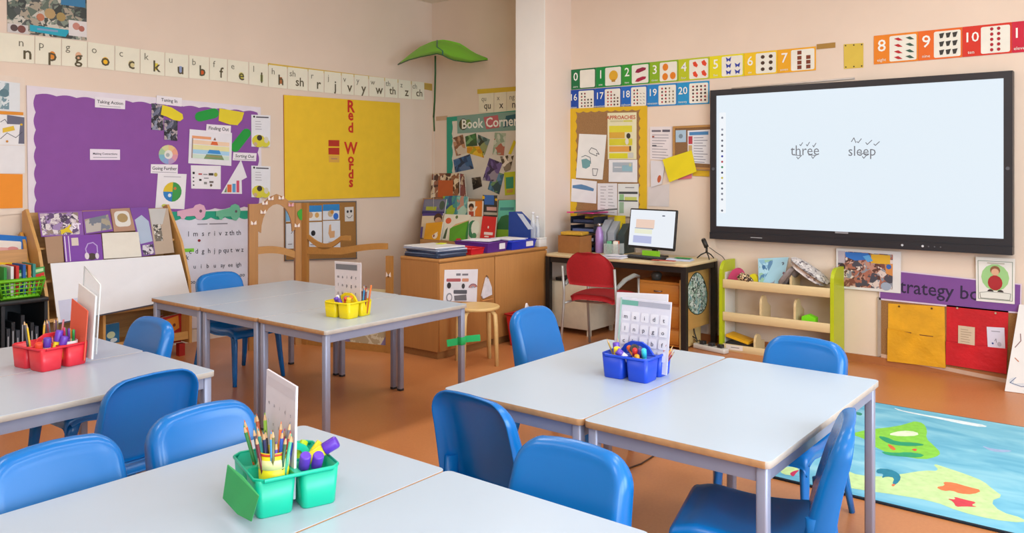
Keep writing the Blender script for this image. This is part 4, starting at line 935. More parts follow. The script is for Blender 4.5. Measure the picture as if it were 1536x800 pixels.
nbook('blue and teal book in middle row of book rack', k2((272, 212), (405, 206), (400, 390), (300, 390)), 1, photo(['#2f6f9a', '#3f8f86', '#2a4f80', '#8fae3a'], 14), (), .01, .055)
nbook('pale teal book in middle row of book rack', k2((405, 206), (505, 216), (500, 390), (398, 390)), 1, photo(['#7fb8b0', '#5a9aa0', '#b98a7a', '#a4c8b8'], 14), (), .01, .055)
nbook('orange and white book with a child in middle row of rack', k2((500, 262), (645, 256), (640, 400), (500, 400)), 1, '#e4dccb', [('r', .5, 0, .95, 1, '#d97a2a'), ('e', .25, .35, .17, '#3a241c'), ('e', .25, .5, .12, '#c08a66'), ('r', .1, .68, .42, 1, '#b04a34')], .01, .02)
nbook('blue topped dark book with red bus in middle row of rack', k2((640, 200), (775, 205), (775, 395), (650, 395)), 1, '#3a3834', [('r', .1, 0, .78, .45, '#3a68b0'), ('e', .05, .12, .1, '#e0b020'), ('e', .93, .2, .08, '#e0b020'), ('r', .25, .55, .95, .72, '#d8a8a0'), ('r', .0, .8, 1, .92, '#b8b0a0')], .01, .055)
nbook('tall teal landscape book at right of book rack', k2((790, 250), (955, 245), (905, 615), (765, 615)), 0, '#5fb39a', [('r', .1, .17, .9, .24, '#3f7f78'), ('p', [(0, .55), (.2, .38), (.5, .34), (.8, .36), (1, .5), (1, .72), (0, .72)], '#2f6a3c'), ('r', 0, .68, 1, .88, '#7fae2c'), ('r', 0, .9, 1, 1, '#e0c030')], .012, .1)
nbook('purple-edged cream book with a child at left of rack', k2((85, 372), (275, 368), (255, 620), (62, 622)), 0, '#d8c6a8', [('r', 0, 0, 1, .1, '#4a3a80'), ('r', 0, .55, .1, 1, '#5a4a8a'), ('e', .78, .2, .2, '#4a3024', .2), ('e', .8, .3, .16, '#c89a78', .14)], .012, .10)
nbook('golden yellow book with small figure at front of rack', k2((118, 462), (272, 448), (245, 625), (95, 630)), 0, '#d8991c', [('r', .5, .52, .8, .62, '#efe4cc'), ('e', .66, .75, .16, '#e9dcc8', .2), ('e', .6, .78, .05, '#8a3a2a', .08)], .01, .0)
nbook('cream book with orange sun at front of rack', k2((288, 378), (525, 385), (505, 612), (245, 620)), 0, '#e2dcc8', [('e', .2, .25, .11, '#d8603a', .12), ('p', [(.15, .6), (.22, .5), (.2, .95), (.1, .95)], '#4a5a3a'), ('e', .5, .1, .05, '#6a7a4a')], .012, .045)
nbook('green book with a smiling child at front of rack', k2((338, 486), (515, 432), (500, 612), (330, 612)), 0, '#5aa02a', [('p', [(0, 0), (1, 0), (.95, .18), (0, .1)], '#d8b07a'), ('r', .88, .05, 1, 1, '#2f7a3a'), ('e', .5, .5, .2, '#3a2018', .2), ('e', .5, .64, .16, '#c08a64', .17), ('r', .38, .84, .64, 1, '#c03a3a')], .01, .02)
nbook('cream book with round green picture at front of rack', k2((520, 402), (645, 402), (612, 612), (512, 612)), 0, '#ded8c4', [('e', .3, .5, .42, '#3a7a54', .36), ('e', .5, .45, .34, '#dfe3d0', .3), ('e', .45, .75, .2, '#4a8a5a', .12)], .012, .03)
nbook('red book with white title and figure at front of rack', k2((640, 395), (768, 405), (745, 612), (608, 612)), 0, '#cf2a26', [('r', .25, .58, .85, .68, '#ecd8d0'), ('r', .3, .72, .6, .77, '#ecd8d0'), ('e', .5, .4, .05, '#ecd8d0', .05), ('r', .15, .86, .7, .9, '#a81f1c')], .014, .0)

# ================================================================== CABINETS OF THE PENINSULA
CH_, CY0, CY1 = .80, 4.462, 4.90
OAK = wood('#b57d43', 2, .9, .5); OAKX = wood('#bd8549', 0, .9, .5)
for i, (x0, x1) in enumerate(((4.684, 5.368), (5.372, 6.135))):
    t = thing('low_cabinet', ['oak-effect low cabinet with rainbow notice, nearer the tables', 'oak-effect low cabinet behind the red bin, by the column'][i], 'cabinet', ((x0+x1)/2, (CY0+CY1)/2, 0), 0, 'low cabinets of the peninsula'); o3 = V(*t.location)
    b = MB(); b.box((0, .008, .06+(CH_-.085)/2), (x1-x0, CY1-CY0-.016, CH_-.085), OAK); b.build('body', t)
    b = MB(); b.rbox((0, 0, CH_-.0125), (x1-x0+.002, CY1-CY0+.01, .025), .004, OAKX, .003); b.build('top', t)
    b = MB(); b.box((.004, .01, .03), (x1-x0-.03, CY1-CY0-.06, .06), wood('#9a6a3a', 0)); b.build('plinth', t)
    b = MB(); b.rbox((0, -(CY1-CY0)/2+.006, .06+(CH_-.09)/2), (x1-x0-.01, .018, CH_-.1), .002, OAK, .002); b.build('panel', t)
CYf = CY0-.006
q = [PY(667, 405, CYf), PY(717, 404, CYf), PY(715, 453, CYf), PY(665, 452, CYf)]
sheet('rainbow_notice', 'white notice with a rainbow on the cabinet end', 'notice', q, nL, '#dcd8dc', [('r', .34, .12, .47, .19, '#77747c'), ('r', .52, .13, .70, .19, '#77747c'), ('R', .06, .28, .48, .38, '#a8565a', .008), ('R', .52, .28, .72, .38, '#c8886a', .008), ('r', .06, .42, .60, .60, '#cfcdd2'), ('e', .14, .5, .06, '#2c2a2e'), ('e', .56, .52, .05, '#3a3a3e'), ('R', .28, .64, .68, .76, '#55555c', .008), ('e', .16, .88, .09, '#8a8a92'), ('e', .16, .88, .06, '#dcd8dc'), ('p', [(.3, .82), (.66, .78), (.68, .96), (.32, .98)], '#6a686c')]
      + [('p', [(.86+r_*cos(a), .58-r_*1.0*sin(a)) for a in np.linspace(.3, pi-.1, 9)]+[(.86+(r_-.03)*cos(a), .58-(r_-.03)*sin(a)) for a in np.linspace(pi-.1, .3, 9)], c) for r_, c in ((.14, '#8a4a52'), (.10, '#c0705a'), (.06, '#8a8a9a'))], .002)
hp = PY(729, 414, CYf)
t = thing('hanging_bag', 'small white paper bag hanging from a hook on the cabinet', 'bag', hp); o3 = hp
b = MB(); b.tube([(0, .0, .0), (0, -.012, .0), (0, -.022, -.008), (0, -.022, -.02)], .0035, M('#55565a', .3, metal=.8), 6); b.build('hook', t)
b = MB(); W_ = [(-.012, -.012), (.008, -.012), (.055, -.10), (.06, -.165), (-.055, -.185), (-.07, -.16)]
b.prism([V(x, -.018, z) for x, z in W_], V(0, .015, 0), M('#d6d2d6', .6, .08, 30)); b.build('bag', t)
b = MB(); b.box((-.0, -.012, -.2), (.13, .02, .012), wood('#cf8f52', 0)); b.build('peg_strip', t)

# things on the cabinet
zc = CH_+.001
rg = random.Random(3)
pile = [('dark navy folder at the bottom of the pile on cabinet', '#26344e', .022), ('slate blue folder, second from bottom of the pile', '#56637a', .016), ('navy folder, third in the pile on cabinet', '#2c3a55', .016), ('pale grey plastic wallet in the pile on cabinet', '#b9c0cf', .012), ('blue-grey plastic wallet near top of the pile', '#8d98ae', .010), ('white paper bundle on top of the pile', '#e2e2e4', .010)]
zz = zc; pc = V(4.87, 4.69)
for lb, c, th in pile:
    b = MB(); a = rg.uniform(-.12, .12); x = pc[0]+rg.uniform(-.02, .02); y = pc[1]+rg.uniform(-.015, .015)
    b.rbox((x, y, zz+th/2), (.33, .40, th-.001), .008, M(c, .35, .06, 12), .002, rz=a); tag(b.build('folder', None, (x, y, zz)), lb, 'folder', 'folder pile on the cabinet'); zz += th
b = MB(); b.box((5.0, 4.74, zz+.003), (.09, .06, .004), paper('#d8e03a'), rz=.3); tag(b.build('sticky_note', None, (5.0, 4.74, zz)), 'lime sticky note on the folder pile', 'note')
def tray(name, label, c, sx, sy, h, col, rz, lab=None):
    t = thing(name, label, 'tray', c, rz); m = plas(col, .35)
    b = MB(); X, Y = sx/2, sy/2; x, y = X*.9, Y*.92
    b.prism([(-x, -y, 0), (x, -y, 0), (x, y, 0), (-x, y, 0)], V(0, 0, .004), m); b.build('bottom', t)
    B4 = [(-x, -y, 0), (x, -y, 0), (x, y, 0), (-x, y, 0)]; T4 = [(-X, -Y, h), (X, -Y, h), (X, Y, h), (-X, Y, h)]
    for i in range(4):
        j = (i+1) % 4; P = [V(*B4[i]), V(*B4[j]), V(*T4[j]), V(*T4[i])]; nn = unit(np.cross(P[1]-P[0], P[3]-P[0])); b = MB(); b.prism(P, -nn*.003, m); b.build('wall', t)
    b = MB(); b.tube([(-X, -Y, h), (X, -Y, h), (X, Y, h), (-X, Y, h), (-X, -Y, h)], .006, m, 6); b.build('rim', t)
    if lab: b = MB(); b.box((X*.45, -Y*.965-.003, h*.55), (sx*.28, .003, h*.6), paper('#e6e2e6')); b.build('label_holder', t)
    return t
tray('red_tray', 'shallow red plastic tray between the folders and purple tray', V(5.172, 4.58, zc), .17, .20, .05, '#c61f2a', 0)
tray('purple_tray', 'purple plastic tray with paper label on the cabinet', V(5.42, 4.655, zc), .30, .36, .085, '#5f2f86', R(4), True)
tray('blue_tray', 'bright blue plastic tray with white label on the cabinet', V(5.80, 4.655, zc), .38, .36, .075, '#1c35c0', R(2), True)
for i, (x, y, rz, c, lb) in enumerate(((5.42, 4.66, .2, '#e8e6ea', 'loose white papers lying in the purple tray'), (5.80, 4.66, -.3, '#dfe4ec', 'loose white papers lying in the blue tray'))):
    b = MB(); b.box((x, y, zc+.09-.012*i+.004), (.20, .28, .004), paper(c), rz=rz); b.box((x+.02, y-.01, zc+.09-.012*i+.0085), (.20, .26, .003), paper('#eceaf0'), rz=rz+.25)
    tag(b.build('papers', None, (x, y, zc+.09-.012*i)), lb, 'papers')
# blue magazine file and clear bottles standing behind the blue tray
mfz = zc; t = thing('magazine_file', 'dark blue cardboard magazine file behind the blue tray', 'magazine file', (6.02, 4.86, mfz)); o3 = V(*t.location)
pf = [PXp(*p, 6.025) for p in k2((882, 357), (940, 357), (1085, 505), (1082, 690), (876, 690))]
cxm = sum(pf)/len(pf); pf = [p for p in pf]; zmin = min(p[2] for p in pf)
b = MB(); b.prism([V(p[0], p[1], mfz if p[2] < zmin+.05 else p[2])-o3 for p in pf], V(.10, 0, 0), M('#1d3f8c', .6)); b.build('case', t)
b = MB(); b.prism([V(p[0]-.0008, p[1], p[2])-o3 for p in [PXp(*q_, 6.025) for q_ in k2((958, 372), (1010, 378), (1105, 515), (1062, 520))]], V(-.0006, 0, 0), paper('#c9d2de')); b.build('paper_edge', t)
for i, (bx2, by2, h_) in enumerate(((6.05, 4.562, .30), (6.108, 4.556, .26))):
    c = V(bx2, by2, zc)
    t = thing('clear_bottle', 'clear empty plastic bottle by the column, %s' % ['the taller', 'the shorter'][i], 'bottle', c, 0, 'clear bottles by the column')
    b = MB(); b.lathe([(.023, 0), (.026, .01), (.026, h_*.62), (.022, h_*.78), (.012, h_*.88), (.012, h_)], clear('#e8eef2', .42), seg=14); b.build('body', t)
    b = MB(); b.lathe([(.014, h_), (.014, h_+.018), (.006, h_+.02)], plas('#e6e6ea'), seg=12); b.build('cap', t)
c = PXp(812, 368, 6.05); 
t = thing('white_box', 'long white storage box at the end of the cabinet', 'box', (6.075, 4.492, zc)); b = MB(); b.rbox((0, 0, .035), (.11, .058, .07), .006, plas('#dcdad6'), .003); b.build('body', t); b = MB(); b.rbox((0, 0, .076), (.115, .062, .012), .006, plas('#e6e4e0'), .003); b.build('lid', t)

# ================================================================== STOOL, RED BIN
t = thing('wooden_stool', 'round birch stool between far table and cabinet', 'stool', (4.80, 4.17, 0)); BIR = wood('#dcb878', 0, .92)
b = MB(); b.lathe([(.165, .425), (.178, .430), (.180, .445), (.172, .452)], BIR, seg=28); b.build('seat', t)
for k in range(4):
    a = R(8+90*k); b = MB(); c_, s_ = cos(a), sin(a)
    b.tube([(c_*.10, s_*.10, .420), (c_*.145, s_*.145, .415), (c_*.168, s_*.168, .39), (c_*.176, s_*.176, .3), (c_*.185, s_*.185, 0)], [.012, .014, .016, .016, .015], BIR, 8, True, [.022, .022, .022, .021, .019]); b.build('leg', t)
bp = V(5.59, 4.27, 0)
t = thing('red_bin', 'red plastic waste bin with white paper, in front of the cabinet', 'bin', bp); m = plas('#b81f22', .4)
b = MB(); rg_ = []
for z, w_ in ((0, .12), (.006, .125), (.26, .155), (.27, .165)):
    rg_.append([(sx*w_, sy*w_*.75, z) for sx, sy in ((-1, -1), (1, -1), (1, 1), (-1, 1))])
bs = len(b.v)
for r_ in rg_: b.v += r_
for k in range(3):
    for i in range(4): j = (i+1) % 4; b.face([bs+k*4+i, bs+k*4+j, bs+k*4+4+j, bs+k*4+4+i], m)
b.face([bs+3, bs+2, bs+1, bs], m)
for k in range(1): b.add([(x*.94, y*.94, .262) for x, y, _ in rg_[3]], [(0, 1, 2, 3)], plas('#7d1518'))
b.build('body', t)
b = MB(); b.tube([(x, y, .272) for x, y, _ in rg_[3]]+[(rg_[3][0][0], rg_[3][0][1], .272)], .008, m, 6); b.build('rim', t)
b = MB(); b.prism([(-.07, -.02, .266), (.09, .03, .266), (.03, .03, .35)], V(-.004, .014, 0), paper('#e6e4ea')); b.prism([(-.10, -.05, .268), (.0, -.06, .268), (.05, .0, .285), (-.04, .03, .280)], V(0, 0, .004), paper('#dcd6d0'))
tag(b.build('crumpled_paper', None, (0, 0, .266)), 'white paper sticking out of the red bin', 'paper'); bpy.data.objects['crumpled_paper'].location = tuple(bp+V(0, 0, .268))

# ================================================================== TEACHER'S DESK
DZ, DX0, DX1, DY0, DY1 = .74, 6.055, 6.69, 3.01, 4.44
t = thing('teacher_desk', 'pale-topped desk with black frame beside the big screen', 'desk', ((DX0+DX1)/2, (DY0+DY1)/2, 0)); o3 = V(*t.location)
b = MB(); b.rbox((0, 0, DZ-.0125), (DX1-DX0, DY1-DY0, .025), .05, wood('#dcc79a', 1, .93), .004); b.build('desktop', t)
BLK = plas('#1a1818', .45)
for sy in (-1, 1):
    for sx in (-1, 1):
        b = MB(); b.box((sx*((DX1-DX0)/2-.035), sy*((DY1-DY0)/2-.03), (DZ-.025)/2), (.045, .045, DZ-.025), BLK); b.build('leg', t)
    b = MB(); b.box((0, sy*((DY1-DY0)/2-.03), DZ-.05), (DX1-DX0-.12, .03, .05), BLK); b.build('rail', t)
for sx in (-1, 1):
    b = MB(); b.box((sx*((DX1-DX0)/2-.035), 0, DZ-.05), (.03, DY1-DY0-.11, .05), BLK); b.build('rail', t)
b = MB(); b.box((.02, -(DY1-DY0)/2+.075, .42), (DX1-DX0-.16, .018, .5), wood('#c79a55', 0, .9)); b.build('side_panel', t)
b = MB(); b.box(((DX1-DX0)/2-.06, 0, .46), (.015, DY1-DY0-.2, .42), wood('#8a6238', 1, .85)); b.build('modesty_panel', t)
# oval patterned card on the side panel
sy = DY0+.064
qv = [PY(1030, 409, sy), PY(1060.5, 409, sy), PY(1060.5, 472, sy), PY(1030, 472, sy)]
sp = Sheet(qv, nL); W_ = [sp.P(.5+.5*cos(a)*(1-.18*sin(a)), .5-.5*sin(a)) for a in np.linspace(0, 2*pi, 22)[:-1]]
b = MB(); b.prism(W_, V(0, .003, 0), photo(['#c9d6cc', '#8fae9c', '#3f5a4c', '#d8e0d8', '#2c3a34', '#a9c0b0', '#6fa0a8'], 34), paper('#22301f')); o = tag(b.build('oval_leaf_card', None, sum(W_)/len(W_)), 'oval green and white leafy patterned card on the desk side', 'card')
b = MB(); c0 = sum(W_)/len(W_); b.tube([p-c0+V(0, -.001, 0) for p in W_]+[W_[0]-c0+V(0, -.001, 0)], .0035, paper('#26382c'), 5); b.build('dark_rim', o)
# drawer pedestal and cream cupboard under the desk
t = thing('drawer_pedestal', 'orange wood drawer pedestal under right side of desk', 'drawers', (6.36, 3.335, 0)); OR = wood('#cf8636', 1, .9)
b = MB(); b.box((.03, 0, .29), (.36, .40, .54), OR); b.build('body', t)
for z_, h_ in ((.46, .17), (.27, .19), (.10, .13)):
    b = MB(); b.rbox((-.158, 0, z_), (.018, .385, h_-.012), .003, OR, .002); dr = b.build('drawer', t)
    b = MB(); b.tube([(-.168, -.035, z_+.02), (-.185, -.03, z_+.02), (-.185, .03, z_+.02), (-.168, .035, z_+.02)], .005, M('#8a8a90', .3, metal=.8), 6); b.build('handle', dr)
b = MB(); b.box((.02, -.205, .30), (.38, .012, .58), wood('#d8b878', 2, .92)); b.build('side_board', t)
b = MB(); b.lathe([(.04, 0), (.05, .05), (.03, .07)], plas('#4a4f4a'), (6.28, 3.40, .561), 10); tag(b.build('tape_dispenser', None, (6.28, 3.40, .561)), 'dark grey small pot on the drawer pedestal', 'pot')
t = thing('cream_cupboard', 'cream low cupboard under left side of desk', 'cupboard', (6.40, 4.235, 0)); CR = M('#d9cdb4', .5)
b = MB(); b.box((0, 0, .265), (.42, .42, .42), CR); b.build('body', t)
b = MB(); b.rbox((-.216, 0, .265), (.012, .41, .41), .003, CR, .002); b.build('door', t)
for sx in (-1, 1):
    for sy in (-1, 1): b = MB(); b.box((sx*.19, sy*.19, .0275), (.03, .03, .055), CR); b.build('foot', t)
b = MB(); b.rbox((6.40, 4.26, .4765+.017), (.36, .34, .03), .01, plas('#2c2c2a'), .004); tag(b.build('black_folder', None, (6.40, 4.26, .4765)), 'flat black folder on the cream cupboard', 'folder')

# monitor
mc = PXp(979, 368, 6.42); mc[2] = DZ+.001
t = thing('desktop_monitor', 'black desktop monitor showing a coloured page on the desk', 'monitor', mc, R(-90-11))   # screen faces local -y
b = MB(); b.rbox((0, .02, .006), (.22, .17, .012), .03, BLK, .003); b.build('base', t)
b = MB(); b.box((0, .03, .10), (.05, .025, .18), BLK); b.build('stand', t)
b = MB(); b.rbox((0, 0, 0), (.53, .355, .022), .012, BLK, .003); bz = b.build('bezel', t); bz.rotation_euler = (R(90-7), 0, 0); bz.location = (0, -.005, .245)
s0 = Sheet([(-.252, .165, .0118), (.252, .165, .0118), (.252, -.155, .0118), (-.252, -.155, .0118)], (0, 0, 1)); b = MB()
b.prism([s0.P(0, 1), s0.P(1, 1), s0.P(1, 0), s0.P(0, 0)], V(0, 0, -.0006), emit('#e9eff6', 1.0))
prints(b, s0, [('r', .14, .26, .56, .50, emit('#f0d2c0', .95)), ('r', .12, .53, .52, .66, emit('#eef0d6', .95)), ('r', .10, .72, .52, .92, emit('#b9c0e6', .95)), ('r', .72, .12, .78, .15, emit('#5a6a8a', .5)), ('r', .12, .50, .54, .52, emit('#9fb4cf', .7))], .0004)
sc = b.build('screen', bz)
# keyboard, mouse, lime label, papers and small things on the desk
def desk_pt(px, py): p = FL(px, py, DZ); return p
p = PXp(966, 385, 6.235); p[2] = DZ+.001
t = thing('keyboard', 'black keyboard in front of the monitor', 'keyboard', p, R(-90-8)); b = MB(); b.rbox((0, 0, .009), (.40, .13, .016), .008, BLK, .003); b.build('body', t)
KM = plas('#2c2c2e', .5)
for r_ in range(4):
    b = MB()
    for k in range(14): b.box((-.18+.0277*k, -.045+.03*r_, .0195), (.023, .024, .005), KM)
    kr = b.build('key_row', t); kr['kind'] = 'stuff'
p = FL(963, 371, DZ+.06); p[2] = DZ+.03
b = MB(); b.box((6.40, 3.66, DZ+.035), (.03, .16, .055), plas('#8ccf2a'), rz=0); tag(b.build('lime_label', None, (6.40, 3.66, DZ+.008)), 'lime green label block below the monitor', 'label')
bpy.data.objects['lime_label'].location = tuple(PXp(976.5, 376, 6.335)); bpy.data.objects['lime_label'].location[2] = DZ+.008
p = PXp(932, 388, 6.20); p[2] = DZ+.001
b = MB(); b.lathe([(.03, 0), (.032, .01), (.02, .028), (.0, .034)], plas('#26332c'), p, 12, False); tag(b.build('computer_mouse', None, p), 'dark computer mouse at desk front edge', 'mouse')
def papers(label, px, py, w_, h_, rz, col, n=3, seed=0, name='papers', dz=0.):
    rg = random.Random(seed); p = desk_pt(px, py); b = MB()
    for i in range(n): b.box((p[0]+rg.uniform(-.008, .008), p[1]+rg.uniform(-.01, .01), DZ+dz+.002+.0034*i), (w_, h_, .003), paper(col), rz=rz+rg.uniform(-.15, .15))
    return tag(b.build(name, None, (p[0], p[1], DZ+dz)), label, 'papers')
papers('white papers on desk beside the lilac bottle', 917, 387, .16, .27, .1, '#e6e4ea', 4, 1)
papers('white papers on desk below the keyboard', 924, 387, .12, .16, -.2, '#dcdce6', 3, 2, 'papers', .016)
papers('white papers with blue sheet at right of desk', 1021, 391, .13, .20, .25, '#cdd4e6', 4, 3)
papers('green folder corner at desk right front', 1024, 391, .06, .14, .1, '#2f9a4a', 1, 4, 'green_folder', .02)
papers('red folder edge at desk front', 996, 395, .05, .2, .05, '#b8402f', 1, 5, 'red_folder', .02)
# lilac bottle
p = desk_pt(899, 379.5); hb = .275
t = thing('water_bottle', 'lilac metal water bottle with silver cap on the desk', 'bottle', p)
b = MB(); b.lathe([(.034, 0), (.038, .008), (.038, .16), (.034, .20), (.020, .235), (.018, .245)], M('#a884c2', .3, metal=.15), seg=20); b.build('body', t)
b = MB(); b.lathe([(.019, .245), (.019, .268), (.012, .278)], M('#b8b6b8', .25, metal=.9), seg=16); b.build('cap', t)
# brown cardboard box with papers
p = desk_pt(864, 379); 
t = thing('cardboard_box', 'open brown cardboard box on desk in front of the file trays', 'box', V(6.31, 4.27, DZ+.001), R(-3)); KB = M('#9a6432', .8, .06, 20)
for c_, s_ in (((-.09, 0, .08), (.006, .25, .16)), ((.09, 0, .08), (.006, .25, .16)), ((0, -.122, .08), (.18, .006, .16)), ((0, .122, .08), (.18, .006, .16))):
    b = MB(); b.box(c_, s_, KB); b.build('wall', t)
b = MB(); b.box((0, 0, .004), (.18, .25, .008), KB); b.build('bottom', t)
b = MB(); b.rbox((0, 0, .155), (.16, .22, .03), .01, M('#c99a2c', .7, .2, 25), .004); tag(b.build('yellow_notebook', None, (0, 0, .14)), 'mustard notebook on top of the cardboard box', 'notebook'); o = bpy.data.objects['yellow_notebook']; o.location = (6.31, 4.27, DZ+.166); o.rotation_euler = (0, 0, .15)
# file trays
p = V(6.555, 4.27, DZ)
t = thing('letter_trays', 'dark stacked letter trays full of papers, next to the column', 'letter trays', p)
for i in range(4):
    b = MB(); z_ = .012+.085*i
    b.box((0, 0, z_), (.24, .26, .006), plas('#1c2233')); b.box((0, .13, z_+.03), (.24, .006, .065), plas('#1c2233')); b.box((0, -.13, z_+.03), (.24, .006, .065), plas('#1c2233')); b.build('tray', t)
    b = MB(); b.box((-.02+.01*i, 0, z_+.02), (.22, .24, .025), paper(['#3c4a6a', '#b8b4c4', '#55608a', '#2a3350'][i]), rz=.03*i); b.build('paper_stack', t)
b = MB(); b.box((.02, .02, .367), (.30, .30, .012), plas('#d83a86')); b.build('pink_folder', t)
b = MB(); b.box((-.04, -.10, .385), (.20, .36, .014), plas('#55565c'), rz=.1, rx=-.10); b.build('grey_folder', t)
for i, (dy, c_, lb, h_) in enumerate(((.0, '#b9bdc2', 'light grey magazine file beside the letter trays', .30), (-.09, '#a4aab0', 'grey magazine file behind the lilac bottle', .29), (-.20, '#3a4a4a', 'dark green box file beside the grey magazine files', .27))):
    b = MB(); b.prism([(6.50, 4.05+dy, DZ+.001), (6.68, 4.05+dy, DZ+.001), (6.68, 4.05+dy, DZ+h_), (6.60, 4.05+dy, DZ+h_), (6.50, 4.05+dy, DZ+h_*.65)], V(0, .07, 0), plas(c_)); tag(b.build('magazine_file', None, (6.56, 4.11+dy, DZ)), lb, 'magazine file')
q = [PXp(922, 323.5, 6.62), PXp(938, 323.5, 6.62), PXp(938, 352, 6.6), PXp(919, 352, 6.6)]
sheet('yellow_card', 'yellow card with handwriting left of the monitor', 'card', q, nR, '#dcc81c', [('l', [(.2, .45), (.35, .8)], .004, '#4a4420'), ('l', [(.5, .4), (.55, .8)], .004, '#4a4420'), ('l', [(.75, .4), (.7, .8)], .004, '#4a4420')], .003)
# glass caddy with bits
p = V(6.40, 3.90, DZ); t = thing('clear_organiser', 'clear acrylic desk organiser with small stationery', 'organiser', p)
for c_, s_ in (((-.06, 0, .05), (.003, .14, .10)), ((.06, 0, .05), (.003, .14, .10)), ((0, -.07, .05), (.12, .003, .10)), ((0, .07, .05), (.12, .003, .10)), ((0, 0, .003), (.12, .14, .004))):
    b = MB(); b.box(c_, s_, clear('#cfd8d8', .35)); b.build('wall', t)
for i, (dx, dy, c_, nm) in enumerate(((-.03, .03, '#5fae86', 'green'), (.02, -.02, '#d8683a', 'orange'), (-.02, -.03, '#ece6da', 'white'), (.03, .04, '#3a3a3c', 'black'))):
    b = MB(); b.rbox((p[0]+dx, p[1]+dy, DZ+.065), (.03, .04, .115), .004, plas(c_), .003); tag(b.build('stationery_box', None, (p[0]+dx, p[1]+dy, DZ+.006)), '%s small box standing in the clear organiser' % nm, 'box')
# microphone on tripod
p = PXp(1060, 382, 6.56); p[2] = DZ
t = thing('tripod_microphone', 'black microphone on small tripod at right end of desk', 'microphone', p); mm = plas('#2a2620', .5)
b = MB(); b.tube([(0, .03, .165), (0, .0, .10)], .020, mm, 12); b.build('body', t); b = MB(); b.tube([(0, .035, .176), (0, .03, .165)], [.012, .021], M('#55504a', .4, metal=.6), 12); b.build('grille', t)
b = MB(); b.tube([(0, 0, .10), (0, 0, .055)], .010, mm, 8); b.build('neck', t)
for a in (100, 220, 340): b = MB(); b.tube([(0, 0, .06), (cos(R(a))*.05, sin(R(a))*.05, .035), (cos(R(a))*.085, sin(R(a))*.085, .004)], [.006, .006, .005], mm, 6); b.build('leg', t)
b = MB(); pp = [p+V(.01, -.02, .10), p+V(.05, -.06, .06), p+V(.10, -.10, .02), p+V(.16, -.13, -.06), p+V(.17, -.15, -.35)]; b.tube(pp, .003, mm, 6); tag(b.build('microphone_cable', None, p), 'thin cable from the microphone down the desk end', 'cable')
# yellow tape roll / headset
p = desk_pt(1030, 383); t = thing('headset', 'black headset with a yellow ear cup beside the monitor', 'headset', p)
b = MB(); b.lathe([(.02, -.015), (.028, -.01), (.028, .01), (.02, .015)], plas('#e6b81c'), (0, .03, .06), 14, axis=(.3, 1, .1)); b.build('yellow_cup', t)
b = MB(); b.lathe([(.02, -.015), (.028, -.01), (.028, .01), (.02, .015)], BLK, (0, -.05, .04), 14, axis=(.3, 1, .1)); b.build('black_cup', t)
b = MB(); b.tube([(0, .03, .08), (0, .0, .10), (0, -.04, .09), (0, -.06, .05), (-.02, -.06, .01)], .008, BLK, 8); b.build('band', t)
# power strip and cables below
p = FL(1060, 523); t = thing('power_strip', 'white multi-socket power strip on floor under the desk end', 'power strip', (6.35, 2.93, 0), R(77))
b = MB(); b.rbox((0, 0, .022), (.32, .07, .04), .01, plas('#d8d4cc'), .004); b.build('body', t)
for k in range(3): b = MB(); b.rbox((-.10+.09*k, 0, .055), (.045, .045, .03), .006, plas('#26262a'), .003); b.build('plug', t)
for i, pts in enumerate(([(1040, 488), (1042, 500), (1046, 512), (1050, 519)], [(1036, 503), (1044, 508), (1048, 516), (1042, 521)])):
    b = MB(); P = [PXp(a, c_, 6.42-.01*i) for a, c_ in pts]; P[-1][2] = max(P[-1][2], .06); b.tube(P, .005, BLK, 6); tag(b.build('power_cable', None, P[0]), ['black cable hanging from the desk to the power strip', 'black cable looping beside the power strip'][i], 'cable')

# ================================================================== RED CHAIR
t = thing('red_office_chair', 'red upholstered chair with grey tube frame at the desk', 'chair', (5.795, 3.64, 0), R(-84)); 
RED = M('#a3111a', .8, .08, 60, bump=.15); TUB = M('#a9aaa6', .35, metal=.5)
rows = []
for i in range(11):
    k = i/10; z_ = .565+.275*k; hw = .215*sqrt(max(.02, 1-max(0, (k-.45)/.62)**2))*(.93+.07*min(1, k*4))
    rows.append([(hw*s_, -.215-.05*k-.03*(1-s_*s_)+.0, z_+.0) for s_ in np.linspace(-1, 1, 13)])
b = MB(); b.shell(rows, .03, RED); b.build('backrest', t)
rows = []
for i in range(11):
    k = i/10; y = -.20+.42*k; hw = .225-.03*abs(k-.6)**2*4
    rows.append([(hw*s_, y, .445+.012*k-.05*max(0, k-.8)**2*10-.02*s_**4-.012*(1-s_*s_)*sin(pi*k)) for s_ in np.linspace(-1, 1, 13)])
b = MB(); b.shell([r_[::-1] for r_ in rows], .045, RED); b.build('seat', t)
for s_ in (-1, 1):
    b = MB(); b.tube([(s_*.235, -.27, .72), (s_*.235, -.245, .50), (s_*.24, -.24, .40), (s_*.245, -.29, 0)], .011, TUB, 8); b.build('leg', t)
    b = MB(); b.tube([(s_*.235, .20, .60), (s_*.24, .19, .42), (s_*.245, .24, 0)], .011, TUB, 8); b.build('leg', t)
    b = MB(); b.tube([(s_*.235, -.235, .56), (s_*.24, -.08, .615), (s_*.24, .10, .635), (s_*.238, .2, .615)], [.014, .016, .017, .013], plas('#8f918c', .5), 8, True, [.016, .024, .024, .014]); b.build('armrest', t)
    b = MB(); b.tube([(s_*.235, -.24, .41), (s_*.24, .19, .41)], .010, TUB, 8); b.build('side_rail', t)
b = MB(); b.tube([(-.235, -.05, .405), (.235, -.05, .405)], .010, TUB, 8); b.build('cross_rail', t)

